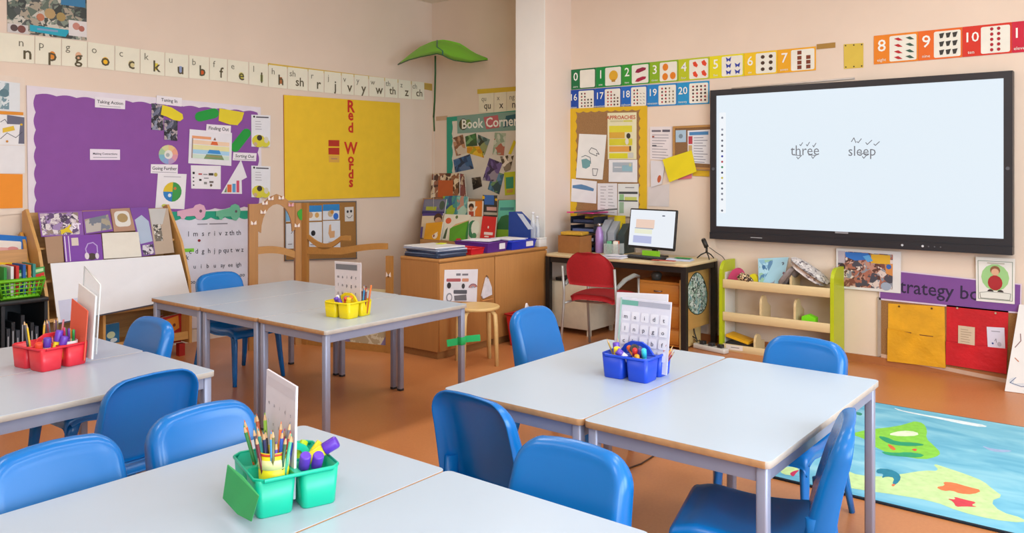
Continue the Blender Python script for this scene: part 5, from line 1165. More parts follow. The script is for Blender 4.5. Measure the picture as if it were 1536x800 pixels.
# ================================================================== RIGHT WALL
def interp2(a, b_, x): return a[1]+(b_[1]-a[1])*(x-a[0])/(b_[0]-a[0])
WORDS = ['zero', 'one', 'two', 'three', 'four', 'five', 'six', 'seven', 'eight', 'nine', 'ten', 'eleven', '', '', '', '', 'sixteen', 'seventeen', 'eighteen', 'nineteen', 'twenty']
def grid_dots(n, cols, col, per=5):
    L = []; k = 0
    for c in range(cols):
        for r_ in range(per-1, -1, -1):
            if k >= n: break
            L.append(('e', .44+.5*(c+.5)/cols, .14+.76*(r_+.5)/per, .03, col if not isinstance(col, list) else col[k % len(col)], .045)); k += 1
    return L
PIC = {0: [], 1: [('e', .68, .48, .17, '#dba82a', .26), ('r', .61, .66, .75, .78, '#b8862a')],
       2: [('p', [(.48, .42), (.55, .27), (.75, .2), (.88, .24), (.86, .34), (.6, .46)], '#8f2040'), ('p', [(.48, .86), (.55, .72), (.75, .64), (.88, .66), (.86, .76), (.6, .88)], '#a82040')],
       3: [('e', .56, .3, .10, '#e0801c', .17), ('e', .55, .74, .10, '#e0801c', .17), ('e', .82, .72, .10, '#e0801c', .17)],
       4: [('p', [(.47, .2), (.56, .16), (.64, .34), (.6, .44), (.5, .36)], '#dd4626'), ('p', [(.75, .2), (.84, .12), (.92, .3), (.88, .42), (.78, .34)], '#dd4626'), ('p', [(.47, .66), (.56, .6), (.64, .8), (.6, .9), (.5, .82)], '#dd4626'), ('p', [(.75, .64), (.84, .58), (.92, .78), (.88, .88), (.78, .8)], '#dd4626')],
       5: [('p', [(u-.08, v-.12), (u, v-.03), (u+.08, v-.12), (u+.06, v+.02), (u+.05, v+.1), (u, v+.03), (u-.05, v+.1), (u-.06, v+.02)], '#2f3fa0') for u, v in ((.56, .22), (.56, .5), (.56, .79), (.82, .5), (.82, .79))],
       6: [('e', u, v, .06, '#4a3426', .08) for u in (.57, .81) for v in (.24, .5, .77)],
       7: [('r', u-.055, v-.08, u+.055, v+.08, '#7d3a22') for u, v in ((.58, .2), (.58, .42), (.58, .62), (.58, .82), (.81, .42), (.81, .62), (.81, .82))],
       8: [('p', [(u-.10, v-.03), (u, v-.06), (u+.10, v+.05), (u, v+.05)], ['#b8262a', '#3a5a4a'][i % 2]) for i, (u, v) in enumerate([(a, c) for c in (.2, .42, .64, .84) for a in (.56, .82)])],
       9: [('p', [(u-.06, v-.07), (u+.06, v-.09), (u+.02, v+.08), (u-.04, v+.09)], '#3a3834') for u in (.54, .69, .84) for v in (.22, .5, .78)],
       10: grid_dots(10, 2, '#b01c2a')[0:0]+[('e', u, v, .035, '#a81c2c', .055) for u in (.6, .74) for v in (.16, .33, .5, .67, .84)],
       11: [], 16: grid_dots(10, 4, ['#3a3432', '#8a2430'])+[('e', .44+.5*(c+.5)/4, .14+.76*(r_+.5)/5, .03, '#3c3632', .045) for c in (2, 3) for r_ in (2, 3, 4)],
       17: grid_dots(10, 4, ['#8a2430', '#c0303a'])+[('e', .44+.5*(c+.5)/4, .14+.76*(r_+.5)/5, .03, '#5a3a2c', .045) for c, r_ in ((2, 1), (2, 2), (2, 3), (2, 4), (3, 2), (3, 3), (3, 4))],
       18: grid_dots(10, 4, ['#a82430', '#3a2a28'])+[('p', [(.44+.5*(c+.5)/4-.04, .14+.76*(r_+.5)/5-.03), (.44+.5*(c+.5)/4+.05, .14+.76*(r_+.5)/5+.03), (.44+.5*(c+.5)/4, .14+.76*(r_+.5)/5+.03)], '#6a6058') for c in (2, 3) for r_ in (1, 2, 3, 4)],
       19: grid_dots(10, 4, ['#b02a34', '#3a2420'])+[('e', .44+.5*(c+.5)/4, .14+.76*(r_+.5)/5, .022, '#7a6a4a', .045) for c, r_ in ((2, 0), (2, 1), (2, 2), (2, 3), (2, 4), (3, 1), (3, 2), (3, 3), (3, 4))], 20: grid_dots(20, 4, ['#4a2a26', '#a02a34', '#3a2f2a'])}
def numcard(n, x0, x1, col, tA, tB, bA, bB, name_w):
    q = RQ([(x0+.2, interp2(tA, tB, x0)), (x1-.2, interp2(tA, tB, x1)), (x1-.2, interp2(bA, bB, x1)), (x0+.2, interp2(bA, bB, x0))], .005)
    u0 = .36 if n < 10 else .38
    it = [('R', u0, .07, .965, .95, '#e9e6d8', .012)]+PIC[n]+[('t', str(n), .185, .36, .58 if n < 10 else .46, '#f2f2ea', .008), ('t', WORDS[n], .18, .86, .15, '#e8eee0')]
    sheet('number_card', 'number frieze card for %s, %s' % (WORDS[n], name_w), 'number card', q, nR, col, it, .0015, group='number frieze cards')
for n, x0, x1, c, w_ in ((0, 856.7, 893.9, '#1a7040', 'dark green with a blank panel'), (1, 893.9, 933, '#148a3e', 'green with one yellow ball'), (2, 933, 974.4, '#329630', 'green with two red cars'), (3, 974.4, 1017.3, '#8ab21e', 'lime with three oranges'), (4, 1017.3, 1064.2, '#bac41c', 'lime yellow with four red fish'), (5, 1064.2, 1116, '#e2d616', 'yellow with blue butterflies'), (6, 1116, 1166, '#edc21c', 'amber with six brown shapes'), (7, 1166, 1224, '#eba81e', 'orange-yellow with brown drums')):
    numcard(n, x0, x1, c, (857, 104.8), (1224, 69.5), (857, 134.7), (1224, 105.4), w_)
for n, x0, x1, c, w_ in ((8, 1310.6, 1377.4, '#e8841e', 'orange with eight violins'), (9, 1377.4, 1443.6, '#e56a22', 'deep orange with nine dark figures'), (10, 1443.6, 1518, '#d43422', 'red with ten red dots'), (11, 1518, 1592, '#c8203a', 'crimson, cut by the picture edge')):
    numcard(n, x0, x1, c, (1310.6, 53.9), (1536, 31.3), (1310.6, 96.8), (1536, 78), w_)
for n, x0, x1, c, w_ in ((16, 853.3, 892.3, '#1746a2', 'navy blue'), (17, 892.3, 932, '#1a52b0', 'royal blue'), (18, 932, 971, '#1f68c0', 'blue'), (19, 971, 1015.8, '#2382c6', 'sky blue'), (20, 1015.8, 1064.2, '#2492c8', 'light blue at end of the row')):
    numcard(n, x0, x1, c, (853, 135.6), (1064, 121.0), (853, 165.8), (1064, 155.6), w_)
sheet('brown_strip', 'short brown strip right of the number seven card', 'strip', RQ([(1225, 66.5), (1253, 63.5), (1253, 71.5), (1225, 74)]), nR, '#a8803a')
sheet('yellow_dot_card', 'yellow card with six black dots between the number rows', 'card', RQ([(1265.5, 66.5), (1295, 64.5), (1295, 101.5), (1266, 103.5)]), nR, '#d8bb4a', [('e', u, v, .04, '#3a3020') for u in (.1, .52, .92) for v in (.06, .93)], .0015)

# notice board with yellow scalloped border
q = RQ([(855.3, 163), (970, 158.5), (969.5, 322), (855.3, 330)], .014)
t, sh = sheet('cork_notice_board', 'cork notice board with yellow scalloped border above the desk', 'notice board', q, nR, '#dbb21c', th=.012)
s0 = Sheet([p-V(*t.location) for p in sh.q], nR); b = MB(); b.prism([s0.P(.075+.85*u, .03+.96*v, .001) for u, v in wavy(8, 11, -.025, -.012)], V(.0008, 0, 0), cork('#a27a4e')); b.build('cork_panel', t)
k5 = lambda *pts: RQ(q4(850, 160, 4.706, pts), .019)
sheet('drawing_sheet', 'white sheet with three dark doodles on cork notice board', 'sheet', k5((88, 192), (281, 200), (253, 516), (65, 503)), nR, '#e8e8e4', [('l', [(.42, .38), (.5, .3), (.68, .34), (.8, .44), (.7, .42), (.72, .48), (.45, .42), (.42, .38)], .006, '#4a5058'), ('p', [(.16, .58), (.34, .55), (.5, .6), (.5, .72), (.36, .78), (.22, .76)], '#6fa0a4'), ('l', [(.16, .52), (.3, .48), (.48, .52), (.52, .66)], .006, '#4a5f66'), ('l', [(.6, .77), (.8, .77), (.76, .92), (.64, .92), (.6, .77)], .006, '#5a5a62')], .0015)
sheet('approaches_poster', 'yellow and orange poster headed APPROACHES on cork notice board', 'poster', k5((288, 45), (493, 40), (493, 372), (290, 372)), nR, '#e4dfb8', [('t', 'APPROACHES', .47, .10, .115, '#b8452c', .02, 1.0), ('r', .1, .165, .55, .20, '#ccc79a'), ('r', .56, .165, .86, .20, '#cfcb5a'), ('r', .06, .28, .85, .42, '#dcd23a'), ('r', .06, .42, .6, .55, '#d8a93e'), ('r', .06, .56, .86, .70, '#d4cc32'), ('r', .06, .72, .8, .84, '#e0a04a'), ('r', .06, .87, .7, .98, '#d8d428'), ('r', .72, .86, .9, .97, '#c8c8c0'), ('e', .73, .5, .07, '#3a342c', .06), ('e', .68, .62, .06, '#dedad0', .07), ('r', .76, .72, .82, .82, '#4a3c34')], .0015)
sheet('table_sheet', 'white sheet with grey-blue table on cork notice board', 'sheet', k5((298, 375), (498, 375), (498, 535), (296, 532)), nR, '#e6e6e6', [('r', .14, .12, .84, .56, '#a9b4bd'), ('r', .48, .25, .84, .5, '#8fb8c4'), ('r', .2, .32, .46, .36, '#dcdcdc'), ('r', .72, .16, .8, .3, '#c9c9a0')], .0015)
sheet('blue_title_sheet', 'white sheet with blue wave title at lower left of notice board', 'sheet', k5((35, 510), (213, 528), (208, 685), (30, 670)), nR, '#e6e6e8', [('p', [(.05, .28), (.4, .2), (.6, .24), (.9, .34), (.88, .46), (.05, .4)], '#5a86b0')], .0015)
sheet('list_sheet', 'white sheet of faint list text on notice board bottom', 'sheet', k5((218, 542), (356, 542), (356, 770), (218, 755)), nR, '#e4e2e4', [('lines', .15, .45, .1, .9, 9, '#b4b0b4', 2), ('lines', .55, .9, .08, .9, 9, '#b4b0b4', 4)], .0015)
sheet('green_table_sheet', 'sheet with green and black table at lower right of notice board', 'sheet', k5((362, 545), (508, 545), (506, 780), (360, 775)), nR, '#dfe2de', [('r', .05, .24, .96, .31, '#4a4c4e'), ('r', .05, .50, .96, .54, '#4a4c4e'), ('r', .08, .32, .30, .5, '#8fbf86'), ('r', .34, .40, .92, .5, '#c8cf6a'), ('r', .08, .56, .3, .9, '#9ab89a'), ('r', .36, .1, .8, .13, '#9a9a9a')], .0015)
k8 = lambda *pts: q4(840, 60, 2.963, pts)
sheet('rules_sheet', 'white text sheet between the two notice boards', 'sheet', RQ(k8((400, 386), (499, 385), (499, 536), (400, 530))), nR, '#e4dcdc', [('r', .08, .10, .5, .16, '#77707a'), ('r', .56, .09, .9, .16, '#625c66'), ('lines', .1, .9, .24, .93, 9, '#a49ea4', 6), ('r', .1, .28, .2, .33, '#a85a4a'), ('r', .1, .56, .3, .60, '#55555c')], .0015)
q = RQ(k8((503, 384), (681, 376), (676, 579), (503, 571)), .016)
t, sh = sheet('small_cork_board', 'small cork board with wooden frame left of the big screen', 'notice board', q, nR, cork('#8f6a44'), th=.013)
s0 = Sheet([p-V(*t.location) for p in sh.q], nR); 
for (u0, v0, u1, v1) in ((0, 0, 1, .05), (0, .95, 1, 1), (0, .05, .05, .95), (.95, .05, 1, .95)):
    b = MB(); b.prism([s0.P(u0, v1, .006), s0.P(u1, v1, .006), s0.P(u1, v0, .006), s0.P(u0, v0, .006)], V(.0055, 0, 0), wood('#c08f4e', 1)); b.build('frame_bar', t)
sheet('blue_photo_card', 'small pale blue card on small cork board', 'card', RQ(k8((514, 402), (560, 400), (560, 454), (514, 455)), .019), nR, '#a9c4d6', [('e', .5, .5, .2, '#7f8f9a')], .0012)
sheet('timetable_sheet', 'timetable sheet with blue head and red column on small cork board', 'sheet', RQ(k8((567, 403), (668, 398), (666, 552), (568, 545)), .019), nR, '#dfdfe2', [('r', .08, .05, .92, .15, '#4a86b8'), ('r', .04, .18, .22, .42, '#b8404a'), ('lines', .28, .9, .22, .95, 10, '#8f8f98', 8), ('r', .04, .46, .2, .7, '#c8a870')], .0012)
sheet('hanging_paper', 'curled white paper with orange picture below text sheet', 'sheet', RQ(k8((402, 536), (468, 540), (452, 640), (404, 655)), .012), nR, '#dcd8da', [('e', .72, .75, .16, '#c0603a', .16)], .0015)
sheet('plain_sheet', 'plain pale sheet hanging beside the monitor', 'sheet', RQ(k8((392, 655), (486, 640), (484, 742), (392, 738))), nR, '#d8cfcc', (), .0015)
sheet('pink_strip', 'pink paper strip under the yellow sheet', 'strip', RQ(k8((520, 606), (585, 590), (585, 615), (525, 622)), .012), nR, '#d8707a', (), .0015)
sheet('yellow_strip', 'mustard paper strip below small cork board', 'strip', RQ(k8((590, 578), (664, 582), (664, 608), (590, 604)), .006), nR, '#d8b020', (), .0015)
sheet('yellow_sheet', 'bright yellow tilted sheet hanging below small cork board', 'sheet', RQ(k8((455, 532), (585, 490), (607, 585), (486, 633)), .028), nR, '#e6d318', (), .002)

# ------------------------------------------------------------------ big interactive screen
sy0, sy1 = .80, 3.063; sz0, sz1 = .912, 2.205
t = thing('interactive_screen', 'large black-framed interactive screen showing handwritten words three and sleep', 'screen', (XR, (sy0+sy1)/2, sz0)); o3 = V(*t.location); xf = XR-.085
b = MB(); hw, hh = (sy1-sy0)/2, (sz1-sz0)
b.box((-.036, 0, hh/2), (.07, sy1-sy0, hh), plas('#1c1d21', .4)); b.build('housing', t)
BZ = plas('#26272c', .35)
dy0, dy1, dz0, dz1 = -hw+.055, hw-.055, .112, hh-.05
for c_, s_ in (((-.078, 0, hh-.025), (.014, sy1-sy0, .05)), ((-.078, hw-.0275, (hh+.062)/2), (.014, .055, hh-.162)), ((-.078, -hw+.0275, (hh+.062)/2), (.014, .055, hh-.162)), ((-.078, 0, .085), (.014, sy1-sy0, .054)), ((-.083, 0, .029), (.024, sy1-sy0, .058))):
    b = MB(); b.box(c_, s_, BZ); b.build('bezel_bar', t)
s0 = Sheet([(-.0735, dy1, dz1), (-.0735, dy0, dz1), (-.0735, dy0, dz0), (-.0735, dy1, dz0)], nR)
b = MB(); b.prism([s0.P(0, 1), s0.P(1, 1), s0.P(1, 0), s0.P(0, 0)], V(.0006, 0, 0), emit('#e2eff9', 1.0)); dp = b.build('display', t)
gk = emit('#7d8088', .8)
def uvs(px, py):
    return (px-1082.5)/(1506-1082.5), (py-(147+(120-147)*(px-1082.5)/424))/((342+(363-342)*(px-1082.5)/424)-(147+(120-147)*(px-1082.5)/424))
def stroke(pts, wd=.006): return ('l', [uvs(*q4(1060, 100, 2.758, [p])[0]) for p in pts], wd, gk)
u3, v3 = uvs(1232.5, 228); u4, v4 = uvs(1319, 229)
it = [('t', 'three', u3, v3, .105, gk, -.002, .9), ('t', 'sleep', u4, v4, .10, gk, -.002, .9)]
it += [stroke(p) for p in ([(453, 330), (457, 335), (466, 322)], [(482, 330), (486, 336), (496, 320)], [(510, 334), (514, 340), (524, 324)], [(440, 382), (446, 390), (462, 375)], [(505, 380), (511, 388), (522, 375)], [(672, 318), (682, 302), (690, 322)], [(694, 318), (700, 322), (712, 306)], [(730, 322), (736, 330), (754, 312)], [(762, 328), (768, 334), (784, 318)], [(716, 380), (722, 388), (734, 374)], [(431, 374), (460, 377)], [(492, 374), (525, 376)], [(706, 368), (742, 370)])]
it += [('R', .012, .13, .040, .90, emit('#f0f5fa', 1.0), .008)]
for i, (v, c_) in enumerate(((.17, '#8a90a0'), (.26, '#9aa0b0'), (.30, '#6a7080'), (.345, '#6a7080'), (.385, '#5a6070'), (.425, '#4a5060'), (.465, '#2f3fb0'), (.507, '#c03a4a'), (.548, '#2f9a6a'), (.59, '#2a3a6a'), (.63, '#d8c84a'), (.672, '#5a6478'), (.712, '#5a6478'), (.752, '#7a8090'), (.795, '#8a90a0'), (.88, '#6a7080'))):
    it.append(('e', .0245, v, .0045, emit(c_, .8)))
words = {'handwritten_word': ([it[0]]+it[2:7]+it[12:14]+[it[12]], [it[1]]+it[7:12]+[it[14]])}
for L_ in words['handwritten_word']: b = MB(); prints(b, s0, L_, .0006); b.build('handwritten_word', dp)
b = MB(); prints(b, s0, it[15:], .0006); b.build('toolbar', dp)
b = MB()
for py_, s_ in ((-.0955, (.001, .09, .006)),): b.box((-.0955, .02, .105), (.001, .10, .014), M('#8f9095', .4)); 
b.build('maker_badge', t)
b = MB(); b.box((-.0957, hw-.42, .030), (.001, .10, .005), M('#b9bcc0', .4)); b.build('port_label', t)
for k, (yy, c_) in enumerate(((-.42, '#c9ccd0'), (-.56, '#d8dade'), (-.60, '#6a6c72'), (-.64, '#6a6c72'), (-.68, '#6a6c72'))):
    b = MB(); b.lathe([(.009 if k < 2 else .005, 0), (.008 if k < 2 else .004, .002)], M(c_, .4), (-.095, yy, .032), 10, axis=(-1, 0, 0)); b.build('button', t)
for yy, zz in ((hw-.03, hh*.47), (-hw+.03, hh*.47)):
    b = MB(); b.lathe([(.014, 0), (.012, .003)], M('#55585e', .4), (-.085, yy, zz), 12, axis=(-1, 0, 0)); b.build('sensor_dot', t)

# ------------------------------------------------------------------ strategy board area
q = RQ([(1319, 446), (1560, 470), (1560, 582), (1319, 533)], .014)
t, sh = sheet('strategy_cork_board', 'brown cork board under the strategy banner', 'notice board', q, nR, cork('#9c7040'), th=.012)
s0 = Sheet([p-V(*t.location) for p in sh.q], nR); b = MB(); b.prism([s0.P(-.012, 1.03, .004), s0.P(.012, 1.0, .004), s0.P(.012, 0, .004), s0.P(-.012, 0, .004)], V(.01, 0, 0), M('#b8b0a6', .4, metal=.4)); b.build('frame_bar', t)
b = MB(); b.prism([s0.P(.012, 1.03, .004), s0.P(1, 1.03, .004), s0.P(1, .97, .004), s0.P(.012, .97, .004)], V(.01, 0, 0), M('#c9a890', .5)); b.build('frame_bar', t)
q = RQ([(1319.5, 403), (1532.5, 426), (1531.5, 471), (1318.6, 450)], .018)
sheet('strategy_banner', 'purple banner reading Strategy board with pale rim', 'banner', q, nR, '#d9c8d8', [('r', .008, .04, .992, .95, '#7a4a92'), ('t', 'Strategy board', .505, .48, .62, '#2c2040', .008, .86)], .002)
kk = lambda *pts: q4(1240, 360, 3.334, pts)
sheet('class_photo', 'printed class photo with white margin at banner left end', 'photo', RQ(kk((48, 42), (372, 60), (370, 268), (48, 240)), .024), nR, '#dcdad8', [('p', [(.03, .06), (.88, .08), (.88, .92), (.03, .95)], photo(['#7a4a40', '#b98a7a', '#5a3a34', '#d8c8c0', '#8a8f9a', '#a86a58', '#4a4a55'], 20)), ('p', [(.14, .08), (.5, .08), (.6, .22), (.3, .28), (.15, .2)], '#2f6fc0'), ('r', .55, .1, .84, .32, '#d8a82c'), ('r', .03, .06, .14, .36, '#b9aeb4'), ('p', [(.76, .34), (.88, .3), (.88, .6), (.78, .55)], '#cf8a4a'), ('e', .82, .38, .04, '#2f5fa8'), ('e', .78, .86, .08, '#9aa6b8', .1), ('e', .10, .45, .05, '#3a2c2c', .08), ('p', [(.42, .16), (.52, .12), (.58, .26), (.5, .3)], '#5aa0d8')], .002)
sheet('story_card', 'white card with a drawn child in red on a green oval', 'card', RQ(kk((745, 85), (942, 95), (940, 322), (748, 305)), .024), nR, '#e6e4dc', [('l', [(.06, .08), (.94, .08), (.94, .94), (.06, .94), (.06, .08)], .004, '#7f8f7a'), ('e', .5, .44, .36, '#9ccb86', .30), ('e', .5, .28, .13, '#8a5a3a', .1), ('e', .5, .32, .10, '#d8a888', .08), ('e', .5, .56, .19, '#a8262c', .17), ('e', .38, .76, .08, '#3a2a2a', .05), ('e', .64, .76, .08, '#3a2a2a', .05), ('p', [(.10, .80), (.3, .76), (.7, .76), (.9, .78), (.88, .92), (.12, .92)], '#dfe0d6'), ('l', [(.10, .80), (.3, .77), (.72, .77), (.9, .78), (.88, .92), (.12, .92), (.10, .80)], .003, '#6a6a60'), ('r', .3, .11, .74, .135, '#b8b4a4')], .002)
# pockets
q = RQ(kk((308, 318), (589, 335), (596, 640), (305, 605)), .018)
t, sh = sheet('yellow_pocket', 'yellow fabric wall pocket under the banner', 'wall pocket', q, nR, M('#dfa41a', .7, .1, 9, bump=.3), th=.004)
s0 = Sheet([p-V(*t.location) for p in sh.q], nR); b = MB()
b.prism([s0.P(0, 1, .012), s0.P(1, 1, .012), s0.P(1, .47, .014), s0.P(.8, .51, .018), s0.P(.5, .50, .020), s0.P(.2, .44, .018), s0.P(0, .43, .014)], V(.008, 0, 0), M('#e0a416', .7, .1, 9, bump=.4)); b.build('pocket_front', t)
b = MB(); prints(b, s0, [('p', [(.22, .46), (.42, .47), (.40, .56), (.30, .56)], '#7d4a20'), ('p', [(.56, .49), (.8, .5), (.78, .58), (.58, .57)], '#7d4a20')], .001); b.build('card_edges', t)
for u, v in ((.2, .04), (.78, .04)): b = MB(); c_ = s0.P(u, v, .003); b.lathe([(.008, 0), (.006, .003)], M('#7a5f30', .3, metal=.6), c_, 8, axis=(-1, 0, 0)); b.build('eyelet', t)
q = RQ(kk((600, 320), (909, 355), (900, 670), (597, 622)), .018)
t, sh = sheet('red_pocket', 'red fabric wall pocket with two cards under the banner', 'wall pocket', q, nR, M('#c4141f', .7, .1, 9, bump=.3), th=.004)
s0 = Sheet([p-V(*t.location) for p in sh.q], nR); b = MB(); b.prism([s0.P(0, 1, .012), s0.P(1, 1, .012), s0.P(1, .60, .014), s0.P(.5, .62, .018), s0.P(0, .62, .014)], V(.008, 0, 0), M('#c8131f', .7, .1, 9, bump=.4)); b.build('pocket_front', t)
for u, v in ((.18, .05), (.8, .06)): b = MB(); c_ = s0.P(u, v, .003); b.lathe([(.008, 0), (.006, .003)], M('#d8c8a8', .3, metal=.4), c_, 8, axis=(-1, 0, 0)); b.build('eyelet', t)
sheet('beige_card', 'beige text card in the red pocket', 'card', RQ(kk((658, 428), (741, 438), (740, 545), (657, 530)), .0235), nR, '#d2bfa2', [('lines', .15, .85, .15, .85, 7, '#a8947c', 1)], .0015)
sheet('white_card', 'white card with small drawing in the red pocket', 'card', RQ(kk((800, 435), (889, 440), (893, 560), (806, 545)), .0235), nR, '#dcd8e6', [('r', .25, .16, .75, .2, '#a8a4b0'), ('e', .3, .72, .06, '#3a4a8a'), ('e', .68, .72, .12, '#b8b4c0', .1), ('l', [(.42, .6), (.5, .5), (.52, .66)], .003, '#6a6a7a')], .0015)
# leaning floor poster
pb = FL(1507, 587.5); pr = V(pb[0]+.03, pb[1]-.46, 0)
pz = 1.5-(487.5-HZ)*(pb[0]*.7826+pb[1]*.6225)/FPX
q = [V(XR-.03, pb[1]-.055, .565), V(XR-.03, pb[1]-.50, .565), V(pr[0], pr[1], .003), V(pb[0], pb[1], .003)]
n_ = unit(np.cross(q[3]-q[0], q[1]-q[0])); n_ = n_ if n_[0] < 0 else -n_
sheet('floor_poster', 'white picture poster leaning on wall at right edge of picture', 'poster', q, n_, '#e6e3df', [('t', 'E', .22, .12, .16, '#2f6f80', .01), ('r', .15, .22, .4, .24, '#8aa0a8'), ('e', .30, .60, .17, '#e07a2a', .15), ('r', .15, .70, .5, .78, '#d8cc2c'), ('l', [(.04, .5), (.1, .42), (.08, .34)], .006, '#8a6a6a'), ('l', [(.06, .62), (.12, .66), (.14, .56)], .006, '#b86a3a'), ('e', .16, .88, .13, '#d0d4d8', .05), ('l', [(.05, .9), (.12, .83), (.25, .84), (.35, .9), (.2, .93), (.05, .9)], .004, '#3a4a7a'), ('r', .28, .80, .5, .88, '#2f4f9a')], .006)

# ================================================================== LIME SHELF UNIT
fx, bx_ = 6.43, 6.695; yL, yR = PXp(1081, 500, fx)[1], PXp(1248, 500, fx)[1]
t = thing('toy_shelf_unit', 'birch shelf unit with lime green side panels below the screen', 'shelf unit', ((fx+bx_)/2, (yL+yR)/2, 0)); o3 = V(*t.location)
LIME = plas('#b7c414', .4); BI = wood('#e0c795', 1, .94)
def side(y, th):
    pr = [(fx, 0), (bx_, 0), (bx_, .745)]+[(bx_-.02-.10*sin(a)-.0, .745+.0-.0*a) for a in (0,)]+[(fx+.10-.1*sin(a), .645+.1*cos(a)) for a in np.linspace(0, pi/2, 6)]
    return [V(x, y, z)-o3 for x, z in pr]
for y, s_ in ((yL-.014, -1), (yR-.014, -1)):
    b = MB(); b.prism(side(y, .03), V(0, .028, 0), LIME); b.build('side_panel', t)
b = MB(); b.box(V((fx+bx_)/2+.02, yL-.016, .34)-o3, (.2, .006, .62), plas('#e6e2d6')); b.build('inner_lining', t)
lips = [(PXp(1085, 419, fx)[2], PXp(1085, 432, fx)[2]), (PXp(1085, 468, fx)[2], PXp(1085, 481, fx)[2]), (PXp(1085, 515.5, fx)[2], PXp(1085, 526.5, fx)[2])]
for zt, zb in lips:
    b = MB(); b.rbox(V(fx+.012, (yL+yR)/2, (zt+zb)/2)-o3, (.018, yL-yR-.032, zt-zb), .003, BI, .002); b.build('shelf_lip', t)
    b = MB(); b.box(V((fx+bx_)/2+.015, (yL+yR)/2, zb+.012)-o3, (bx_-fx-.035, yL-yR-.032, .016), BI); b.build('shelf', t)
def peg(px, k, h_):
    y = PXp(px, 450, fx+.06)[1]; zb = lips[k][1]+.021
    pr = [(fx+.03, zb), (bx_-.04, zb), (bx_-.04, zb+h_*.5)]+[(fx+.09-.06*cos(a)*-1 if False else fx+.09+.06*cos(a), zb+h_-.06+.06*sin(a)) for a in np.linspace(0, pi, 7)]
    b = MB(); b.prism([V(x, y-.009, z)-o3 for x, z in pr], V(0, .018, 0), BI); b.build('divider', t)
peg(1143, 1, .21); peg(1194, 1, .21); peg(1188, 0, .18); peg(1134, 2, .14)
# things on the shelves
zs0, zs1, zs2 = lips[0][1]+.021, lips[1][1]+.021, lips[2][1]+.021
y_ = lambda px, x: PXp(px, 450, x)[1]
W_ = [V(fx+.06, y_(1103, fx+.06), zs0+.001)+V(.03*sin(a), .075*cos(a), .14*sin(a)) for a in np.linspace(0, pi, 12)]
b = MB(); b.prism(W_, V(.05, 0, 0), M('#c23a6a', .6)); tag(b.build('pink_felt_shape', None, sum(W_)/12), 'dark pink rounded felt shape at left of top shelf', 'felt shape')
W_ = [V(fx+.09, y_(1128, fx+.09), zs0+.001)+V(.02*sin(a), .055*cos(a), .10*sin(a)) for a in np.linspace(0, pi, 12)]
b = MB(); b.prism(W_, V(.04, 0, 0), M('#e3d410', .5)); tag(b.build('yellow_dome', None, sum(W_)/12), 'bright yellow domed toy on top shelf', 'toy')
c_ = V(fx+.03, y_(1118, fx+.03), zs0+.02); b = MB(); LEO = photo(['#2a1f1a', '#c9a878', '#3a2c22', '#e0cba4', '#1f1712'], 60, .8)
b.tube([c_+V(0, .06, .045), c_+V(0, .03, .062), c_+V(0, -.01, .05), c_+V(-.002, -.045, .03), c_+V(-.003, -.075, .0)], [.02, .036, .036, .026, .014], LEO, 10); tag(b.build('leopard_pouch', None, c_), 'leopard-print soft toy drooping over the top shelf', 'soft toy')
q = [PXp(1137, 388, fx+.16), PXp(1183, 386, fx+.16), PXp(1172, 422, fx+.05), PXp(1138, 421, fx+.05)]
q[2][2] = q[3][2] = zs0+.003; n_ = unit(np.cross(q[3]-q[0], q[1]-q[0])); n_ = n_ if n_[0] < 0 else -n_
sheet('picture_book', 'pale blue picture book leaning on the top shelf', 'book', q, n_, '#9fcbdc', [('r', .04, .06, .5, .96, photo(['#7fb4d0', '#a8d4e4', '#4a7fa8', '#8fbfa0'], 20)), ('R', .42, .3, .66, .95, '#8a8f9a', .02), ('e', .85, .2, .05, '#5a6a7a'), ('e', .95, .5, .04, '#7a5a6a'), ('e', .2, .3, .06, '#3f6f9a')], .02, side='#e8e4da')
# two patterned cushions
def bag(label, a, c, w_, mat, lift=0.):
    a, c = V(*a), V(*c); rows = []; d_ = c-a
    sd = V(1, 0, 0)
    for i in range(9):
        k = i/8; sw = sqrt(max(.05, 1-abs(2*k-1)**3)); rows.append([a+d_*k+V(.11*s_*sw, 0, 0)+unit(V(0, -d_[2], d_[1]))*(-.025*sw*(1-s_*s_)) for s_ in np.linspace(-1, 1, 7)])
    b = MB(); b.shell(rows, .045, mat); b2 = np.mean(np.array(rows).reshape(-1, 3), axis=0); return tag(b.build('cloth_bag', None, b2), label, 'bag')
ym = y_(1187, 6.55)
bag('grey-brown cloth bag slumped behind the divider on top shelf', (6.56, y_(1193, 6.56), zs0+.20), (6.56, y_(1170, 6.56), zs0+.045), .1, M('#8f8482', .85, .15, 30))
bag('white patterned cloth bag sloping on right of top shelf', (6.55, y_(1188, 6.55), zs0+.215), (6.55, y_(1236, 6.55), zs0+.05), .1, photo(['#d8d0cc', '#bdb4b0', '#e6e0dc', '#6a5f66', '#c9c2be'], 42, .85))
c_ = V(fx+.045, y_(1212, fx+.045), zs1); b = MB(); b.prism([c_+V(0, .055, .001), c_+V(0, -.055, .001), c_+V(0, -.06, .075), c_+V(0, .0, .098), c_+V(0, .05, .078)], V(.06, 0, 0), plas('#7be01c')); tag(b.build('green_toy', None, c_), 'bright green flat toy on middle shelf', 'toy')
c_ = V(fx+.10, y_(1111, fx+.1), zs2); b = MB(); b.box(c_+V(0, 0, .085), (.15, .20, .022), plas('#e6ae1c'), rx=.22); tag(b.build('yellow_tray_book', None, c_), 'yellow book lying tilted on bottom shelf', 'book')
